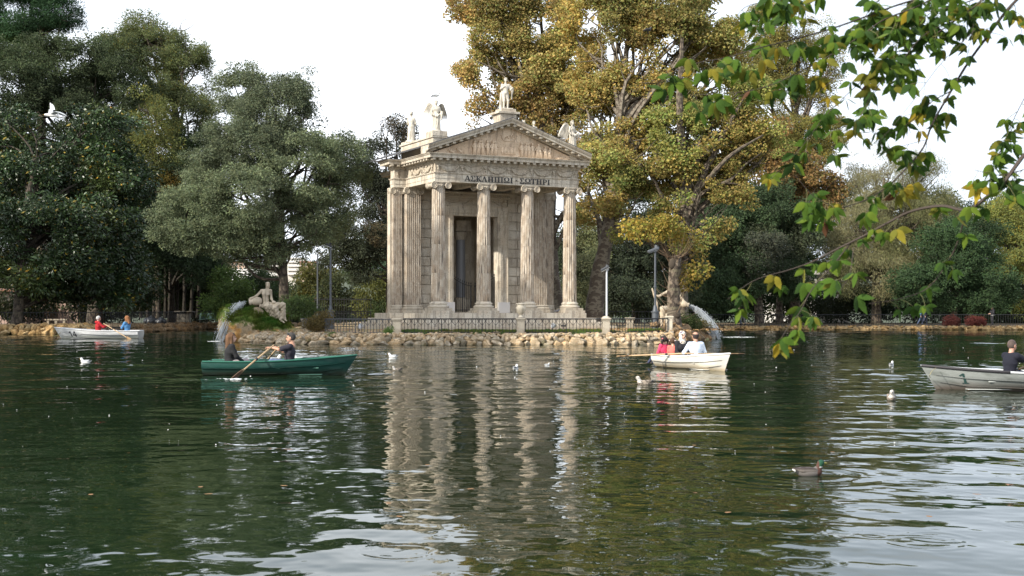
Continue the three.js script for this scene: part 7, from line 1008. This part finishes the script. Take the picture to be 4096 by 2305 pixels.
// ---------- the mossy mound, water jets, foam ----------
{
  const d = 69, org = P(1000, 1367, d); org.y = 0; const t = thing('fountain_mound', 'mossy tufa mound under the reclining statue with a water jet down its left side', 'rock mound', org.toArray()), q = (px, py, z) => [(px - 1000) / F * d, Yat(py, d), z];
  const b = [[q(935, 1320, 0), [0.72, 1.0, 0.9]], [q(905, 1285, -0.1), [0.34, 0.75, 0.5]], [q(1010, 1318, 0.35), [1.0, 1.05, 0.9]], [q(1085, 1335, 0.5), [1.1, 0.72, 0.9]], [q(1160, 1350, 0.5), [1.2, 0.50, 0.9]], [q(1260, 1352, 0.6), [1.0, 0.36, 0.8]], [q(1060, 1290, -0.6), [1.1, 0.6, 0.8]]];
  const f0 = bones(b, 0.4), g = sdfMesh((x, y, z) => f0(x, y, z) - 0.24 * (fbm3(x * 1.9, y * 1.5, z * 1.9, 4, 3) - 0.5) - 0.10 * (fbm3(x * 6, y * 5, z * 6, 3, 8) - 0.5), [-2.1, -0.3, -1.7], [5.2, 2.3, 2.0], 0.06);
  g.computeVertexNormals(); const nn = g.attributes.normal, pp = g.attributes.position, col = new Float32Array(pp.count * 3);
  for (let i = 0; i < pp.count; i++) { const x = pp.getX(i), y = pp.getY(i), z = pp.getZ(i), n = fbm3(x * 2.5, y * 2.5, z * 2.5, 4, 14), up2 = nn.getY(i); let c = mix3([0.70, 0.62, 0.50], [0.95, 0.58, 0.22], smooth(0.42, 0.6, n)); c = mix3(c, [0.38, 0.36, 0.28], smooth(0.3, -0.5, x + 1.0) * 0.5); c = mix3(c, [0.24, 0.36, 0.09], smooth(0.0, 0.5, up2 + (y - 0.95) * 0.7 + (n - 0.5) * 1.2) * smooth(3.4, 1.8, x)); c = mix3(c, [0.30, 0.24, 0.14], smooth(0.12, 0.0, y)); if (x > 2.4) c = mix3(c, [0.95, 0.9, 0.8], smooth(2.4, 3.2, x)); col.set(c, i * 3); }
  g.setAttribute('color', new THREE.BufferAttribute(col, 3)); const bg = boxUV(g); part(t, 'rock', bg, M.rock);
  // grass and moss on top
  const R = RNG(14), blade = leafClump(31, 40, 0.12, 0.14, 0.016, { droop: -0.8, squash: 0.5, cv: 0.35 }), list = []; for (let i = 0; i < pp.count; i += 2) { const x = pp.getX(i), y = pp.getY(i); if (nn.getY(i) > 0.35 - (y > 1 ? 0.35 : 0) && y > 0.62 && x < 2.3 && R() < 0.30 && (x > -0.95 || R() < 0.25)) list.push([x, y, pp.getZ(i)]); }
  const im = new THREE.InstancedMesh(blade, leafMat(0.8, 0.35, 0.2), list.length), o = new THREE.Object3D(), cc = new THREE.Color(); list.forEach(([x, y, z], i) => { o.position.set(x, y + 0.02, z); o.rotation.set(0, R() * 6, 0); o.scale.setScalar(0.7 + R() * 0.6); o.updateMatrix(); im.setMatrixAt(i, o.matrix); const v = 0.7 + 0.6 * R(), k = noise3(x * 2, y * 2, z * 2); cc.setRGB(lerp(0.055, 0.12, k) * v, lerp(0.145, 0.125, k) * v, 0.020 * v); im.setColorAt(i, cc); }); im.name = 'moss'; im.userData.kind = 'stuff'; im.castShadow = im.receiveShadow = true; t.add(im);
}
function jet(label, a, vx, vz, fall, w0, w1, seed) {
  const t = thing('water_jet', label, 'water jet', a.toArray()), R = RNG(seed), T = Math.sqrt(2 * fall / 9.8), st2 = [], dr = [];
  for (let i = 0; i < 190; i++) { const o = V(R() - 0.5, R() - 0.5, R() - 0.5).multiplyScalar(2), k = 0.92 + 0.16 * R(), t0 = R() * 0.82, t1 = Math.min(1.02, t0 + 0.15 + 0.3 * R()), pts = []; for (let j = 0; j <= 7; j++) { const s = lerp(t0, t1, j / 7), tt = s * T, w = lerp(w0, w1, s); pts.push(V(vx * tt * k + o.x * w * 0.5 + 0.02 * (noise3(j * 2, i, 1) - 0.5), -4.9 * tt * tt + o.y * w * 0.5 * (1 - s * 0.3), vz * tt * k + o.z * w * 0.5)); } st2.push(sweep(pts, pts.map((_, j) => (0.007 + 0.018 * R() * R()) * Math.sin(Math.PI * (j + 0.6) / 8.2) * (0.7 + 0.7 * t0)), 5, 0.8, i)); }
  for (let i = 0; i < 1300; i++) { const s = Math.sqrt(R()), tt = s * T, w = lerp(w0, w1 * 1.5, s); dr.push(ball(0.006 + 0.017 * R() * R(), vx * tt + (R() - 0.5) * w, -4.9 * tt * tt + (R() - 0.5) * w, vz * tt + (R() - 0.5) * w, 1, 1.5, 1, 5)); }
  const m = PH({ color: rgb(0.68, 0.72, 0.75), roughness: 0.3, transmission: 0.4, thickness: 0, ior: 1.33, side: THREE.DoubleSide }); part(t, 'strands', merge(st2), m, 'stuff'); part(t, 'drops', merge(dr), m, 'stuff'); return t;
}
jet('water jet pouring from the urn of the reclining statue down the mound', P(988, 1212, 69.1).add(V(0, 0, 0.35)), -1.85, 0.9, 1.98, 0.20, 0.58, 3);
jet('white water jet arching from the right fountain into the lake', P(2742, 1224, 74.2).add(V(0, 0, 0.2)), 2.75, 0.5, 1.85, 0.14, 0.52, 6);
{
  const foamM = S({ color: rgb(0.72, 0.76, 0.76), roughness: 0.6 });
  const foam = (label, px, py, rx, rz, n, seed) => { const d = EYE * F / (py - HOR), R = RNG(seed), l = []; for (let i = 0; i < n; i++) { const r = Math.pow(R(), 0.7), a = R() * 6.283; l.push(ball(0.02 + 0.05 * R() * (1 - r), Math.cos(a) * r * rx, 0.004, Math.sin(a) * r * rz, 1.6, 0.25, 1, 5)); } const t = thing('foam', label, 'foam', [Xat(px, d), 0, -d]); t.userData.kind = 'stuff'; part(t, 'bubbles', merge(l), foamM, 'stuff'); };
  foam('white foam where the left water jet hits the lake', 905, 1366, 1.0, 1.2, 260, 2); foam('white foam streak where the right water jet hits the lake', 2895, 1349, 2.0, 1.6, 320, 4); foam('splash ring round the dipping oar blade of the green boat', 945, 1517, 0.6, 0.3, 26, 6);
  const R = RNG(90), l = [], lv = []; for (let i = 0; i < 80; i++) { const py = 1390 + 420 * Math.pow(R(), 1.6), px = R() * R() * 4096 * (i % 2 ? 1 : -1) + (i % 2 ? 0 : 4096), d = EYE * F / (py - HOR), s = (0.0035 + 0.007 * R() * R()) * Math.min(1.5, d / 22); l.push(ball(s, Xat(px, d), 0.006, -d, 1.4, 0.9, 1, 5)); } for (let i = 0; i < 26; i++) { const py = 1420 + 700 * R(), px = R() * 4096, d = EYE * F / (py - HOR); lv.push(tr(new THREE.CircleGeometry(0.045, 5), Xat(px, d), 0.012, -d, -Math.PI / 2, 0, R() * 6, 1, 0.6, 1)); }
  const fz = thing('floating_down', 'tiny white feathers and specks scattered on the lake', 'feathers'); fz.userData.kind = 'stuff'; part(fz, 'specks', merge(l), S({ color: rgb(0.85, 0.85, 0.83), roughness: 0.8 }), 'stuff');
  const fl = thing('floating_leaves', 'fallen brown leaves scattered on the lake', 'leaves'); fl.userData.kind = 'stuff'; part(fl, 'leaves', merge(lv), S({ color: rgb(0.25, 0.13, 0.05), roughness: 0.8, side: THREE.DoubleSide }), 'stuff');
}
// grass strip and leaf litter on the island
{
  const R = RNG(19), blade = leafClump(33, 44, 0.13, 0.12, 0.014, { droop: -1, squash: 0.35, cv: 0.35 }), list = []; for (let i = 0; i < 5200; i++) { const x = -6.2 + 14 * R(), d = 64.55 + 2.6 * R() * R() + (x > 4.5 ? (x - 4.5) * 0.7 : 0), k = fbm3(x * 0.9, 2, d * 0.9, 3, 6); if (k < 0.40) continue; list.push([x, isleY(x, d), -d]); }
  const im = new THREE.InstancedMesh(blade, leafMat(0.8, 0.35, 0.2), list.length), o = new THREE.Object3D(), c = new THREE.Color(); list.forEach(([x, y, z], i) => { o.position.set(x, y + 0.02, z); o.rotation.set(0, R() * 6, 0); o.scale.setScalar(0.3 + R() * 0.5); o.updateMatrix(); im.setMatrixAt(i, o.matrix); const v = 0.7 + 0.6 * R(), w = noise3(x, 3, z); im.setColorAt(i, c.setRGB(lerp(0.085, 0.17, w) * v, lerp(0.17, 0.16, w) * v, 0.035 * v)); });
  im.name = 'grass'; im.castShadow = im.receiveShadow = true; scene.add(im); tag(im, 'bright green grass strip between the railing and the temple steps', 'grass'); im.userData.kind = 'stuff';
  const leaf = new THREE.CircleGeometry(0.055, 5), il = new THREE.InstancedMesh(leaf, S({ roughness: 0.9, side: THREE.DoubleSide }), 1900); for (let i = 0; i < 1900; i++) { const x = i < 1100 ? 3.5 + 8 * R() : -12 + 20 * R(), d = i < 1100 ? 66 + 9 * R() : 64.5 + 4 * R(); o.position.set(x, isleY(x, d) + 0.03, -d); o.rotation.set(-Math.PI / 2 + (R() - 0.5) * 0.9, (R() - 0.5) * 0.9, R() * 6); o.scale.set(1, 0.7, 1); o.updateMatrix(); il.setMatrixAt(i, o.matrix); const v = 0.6 + 0.8 * R(); il.setColorAt(i, c.setRGB(0.32 * v, 0.19 * v, 0.08 * v)); } il.name = 'fallen_leaves'; scene.add(il); tag(il, 'brown fallen leaves on the ground of the island', 'leaves'); il.userData.kind = 'stuff';
}
// ---------- left bank: wall, benches, bags ----------
{
  const w = thing('plaster_house', 'low pinkish plaster building in the shade on the left bank', 'building', [Xat(140, 122), 0.35, -122]); const pm = S({ color: rgb(0.42, 0.30, 0.25), roughness: 0.95, bumpMap: texRep(bumpNoise, 2), bumpScale: 0.02 });
  part(w, 'wall', rbox(9, 3.0, 3, 0, 1.5, 0), pm); part(w, 'roof', tr(rbox(9.8, 0.18, 4.0, 0, 3.15, 0), 0, 0, 0, 0.04), S({ color: rgb(0.22, 0.11, 0.07), roughness: 0.9 })); part(w, 'door', rbox(0.9, 2.1, 0.08, 2.2, 1.05, 1.52), S({ color: rgb(0.12, 0.08, 0.05), roughness: 0.8 }));
  const b = thing('stone_bench', 'pale stone bench behind the railing of the left bank', 'bench', [Xat(226, 112), 0.36, -112]); const bm = M.stone.clone(); bm.color = rgb(0.5, 0.47, 0.43); part(b, 'seat', boxUV(rbox(1.9, 0.12, 0.5, 0, 0.44, 0)), bm); for (const x of [-0.7, 0, 0.7]) part(b, 'leg', boxUV(rbox(0.22, 0.4, 0.4, x, 0.2, 0)), bm);
  const g = thing('park_bench', 'dark green slatted park bench left of the mossy mound', 'bench', [Xat(840, 112.5), 0.36, -112.5], 0); const gm = S({ color: rgb(0.06, 0.12, 0.11), roughness: 0.5 }); for (let i = 0; i < 5; i++) part(g, 'slat', rbox(2.0, 0.075, 0.03, 0, 0.55 + i * 0.105, -0.22 - i * 0.02), gm); for (let i = 0; i < 4; i++) part(g, 'slat', rbox(2.0, 0.03, 0.09, 0, 0.45, -0.14 + i * 0.11), gm); for (const s of [-0.85, 0.85]) part(g, 'frame', merge([bar(V(s, 0, 0.18), V(s, 0.44, 0.18), 0.025), bar(V(s, 0, -0.2), V(s, 1.0, -0.34), 0.025), bar(V(s, 0.43, -0.2), V(s, 0.43, 0.22), 0.02)]), M.iron);
  const bag = (label, px, r) => { const t = thing('rubbish_bag', label, 'bag', [Xat(px, 108.4), 0.42, -108.4]); const gg = boneMesh([[[0, r * 0.55, 0], [r * 1.15, r * 0.62, r * 0.9]], [[0.1 * r, r * 1.05, 0], [r * 0.3, r * 0.35, r * 0.3]]], 0.2, 0.035, () => [0.035, 0.04, 0.05], (f, x, y, z) => f - 0.06 * (noise3(x * 7, y * 7, z * 7) - 0.5)); gg.computeVertexNormals(); part(t, 'sack', gg, S({ vertexColors: true, roughness: 0.35 })); part(t, 'knot', ball(0.06, 0.1 * r, r * 1.35, 0, 1, 1.4, 1, 7), S({ color: rgb(0.03, 0.035, 0.04), roughness: 0.4 })); };
  bag('dark rubbish bag lying on the left bank stones, bigger of two', 602, 0.52); bag('dark rubbish bag on the left bank stones next to the bigger bag', 642, 0.44);
}
// ---------- far buildings ----------
{
  const cream = S({ color: rgb(0.62, 0.58, 0.52), roughness: 0.9 }), peach = S({ color: rgb(0.58, 0.42, 0.32), roughness: 0.9 }), pane = S({ color: rgb(0.10, 0.12, 0.13), roughness: 0.3 }), slab = S({ color: rgb(0.68, 0.66, 0.62), roughness: 0.9 }), tile = S({ color: rgb(0.36, 0.17, 0.12), roughness: 0.9 });
  const house = (label, x0, y0, x1, y1, d, wall, storeys, bays, balcony) => {
    const w = (x1 - x0) / F * d, yb = Yat(y1, d), h = (y1 - y0) / F * d, t = thing('apartment_building', label, 'building', [Xat((x0 + x1) / 2, d), yb, -d], 0.1), sh = h / storeys, dp = 12;
    part(t, 'wall', box(w, h + 6, dp, 0, h / 2 - 3, -dp / 2), wall); part(t, 'roof', rbox(w + 0.8, 0.4, dp + 0.8, 0, h + 0.2, -dp / 2), wall === peach ? tile : slab);
    for (let s = 0; s < storeys; s++) { for (let b = 0; b < bays; b++) { const wn = part(t, 'window', box(w / bays * 0.55, sh * 0.5, 0.12, -w / 2 + w / bays * (b + 0.5), sh * (s + 0.52), 0.03), slab); part(wn, 'pane', box(w / bays * 0.45, sh * 0.42, 0.06, -w / 2 + w / bays * (b + 0.5), sh * (s + 0.52), 0.10), pane); } if (balcony) part(t, 'balcony', merge([box(w * 0.96, 0.25, 1.3, 0, sh * s + 0.05, 0.65), box(w * 0.96, 0.9, 0.12, 0, sh * s + 0.5, 1.24)]), slab); }
  };
  house('white terraced apartment block with long balconies on the far hillside', 884, 1082, 1060, 1142, 470, cream, 4, 8, true); house('peach far building with tiled roof left of the oak trunk, above the white block', 905, 1052, 985, 1082, 540, peach, 2, 5, false); house('tall pale far building close to the left of the oak trunk', 1060, 1030, 1110, 1120, 520, cream, 5, 3, true); house('cream far apartment building just right of the oak trunk', 1150, 1035, 1215, 1100, 520, cream, 4, 4, true); house('peach far building farther right of the oak trunk', 1200, 1050, 1262, 1110, 500, peach, 3, 4, false); house('small pale far building at the left gap under the oak crown', 836, 1095, 900, 1150, 500, peach, 3, 4, false);
  house('pale house glimpsed through the trees behind the hanging branch', 3170, 1100, 3400, 1296, 127, slab, 2, 3, false);
  const k = thing('red_roof_kiosk', 'small red roofed kiosk seen between the statue and the shrubs', 'kiosk', [Xat(1015, 180), Yat(1200, 180), -180]); part(k, 'wall', box(1.6, 1.6, 2, 0, 0, -1), cream); part(k, 'roof', rbox(2.2, 0.55, 2.6, 0, 0.95, -1), S({ color: rgb(0.55, 0.20, 0.20), roughness: 0.9 }));
}
renderer.render(scene, camera);
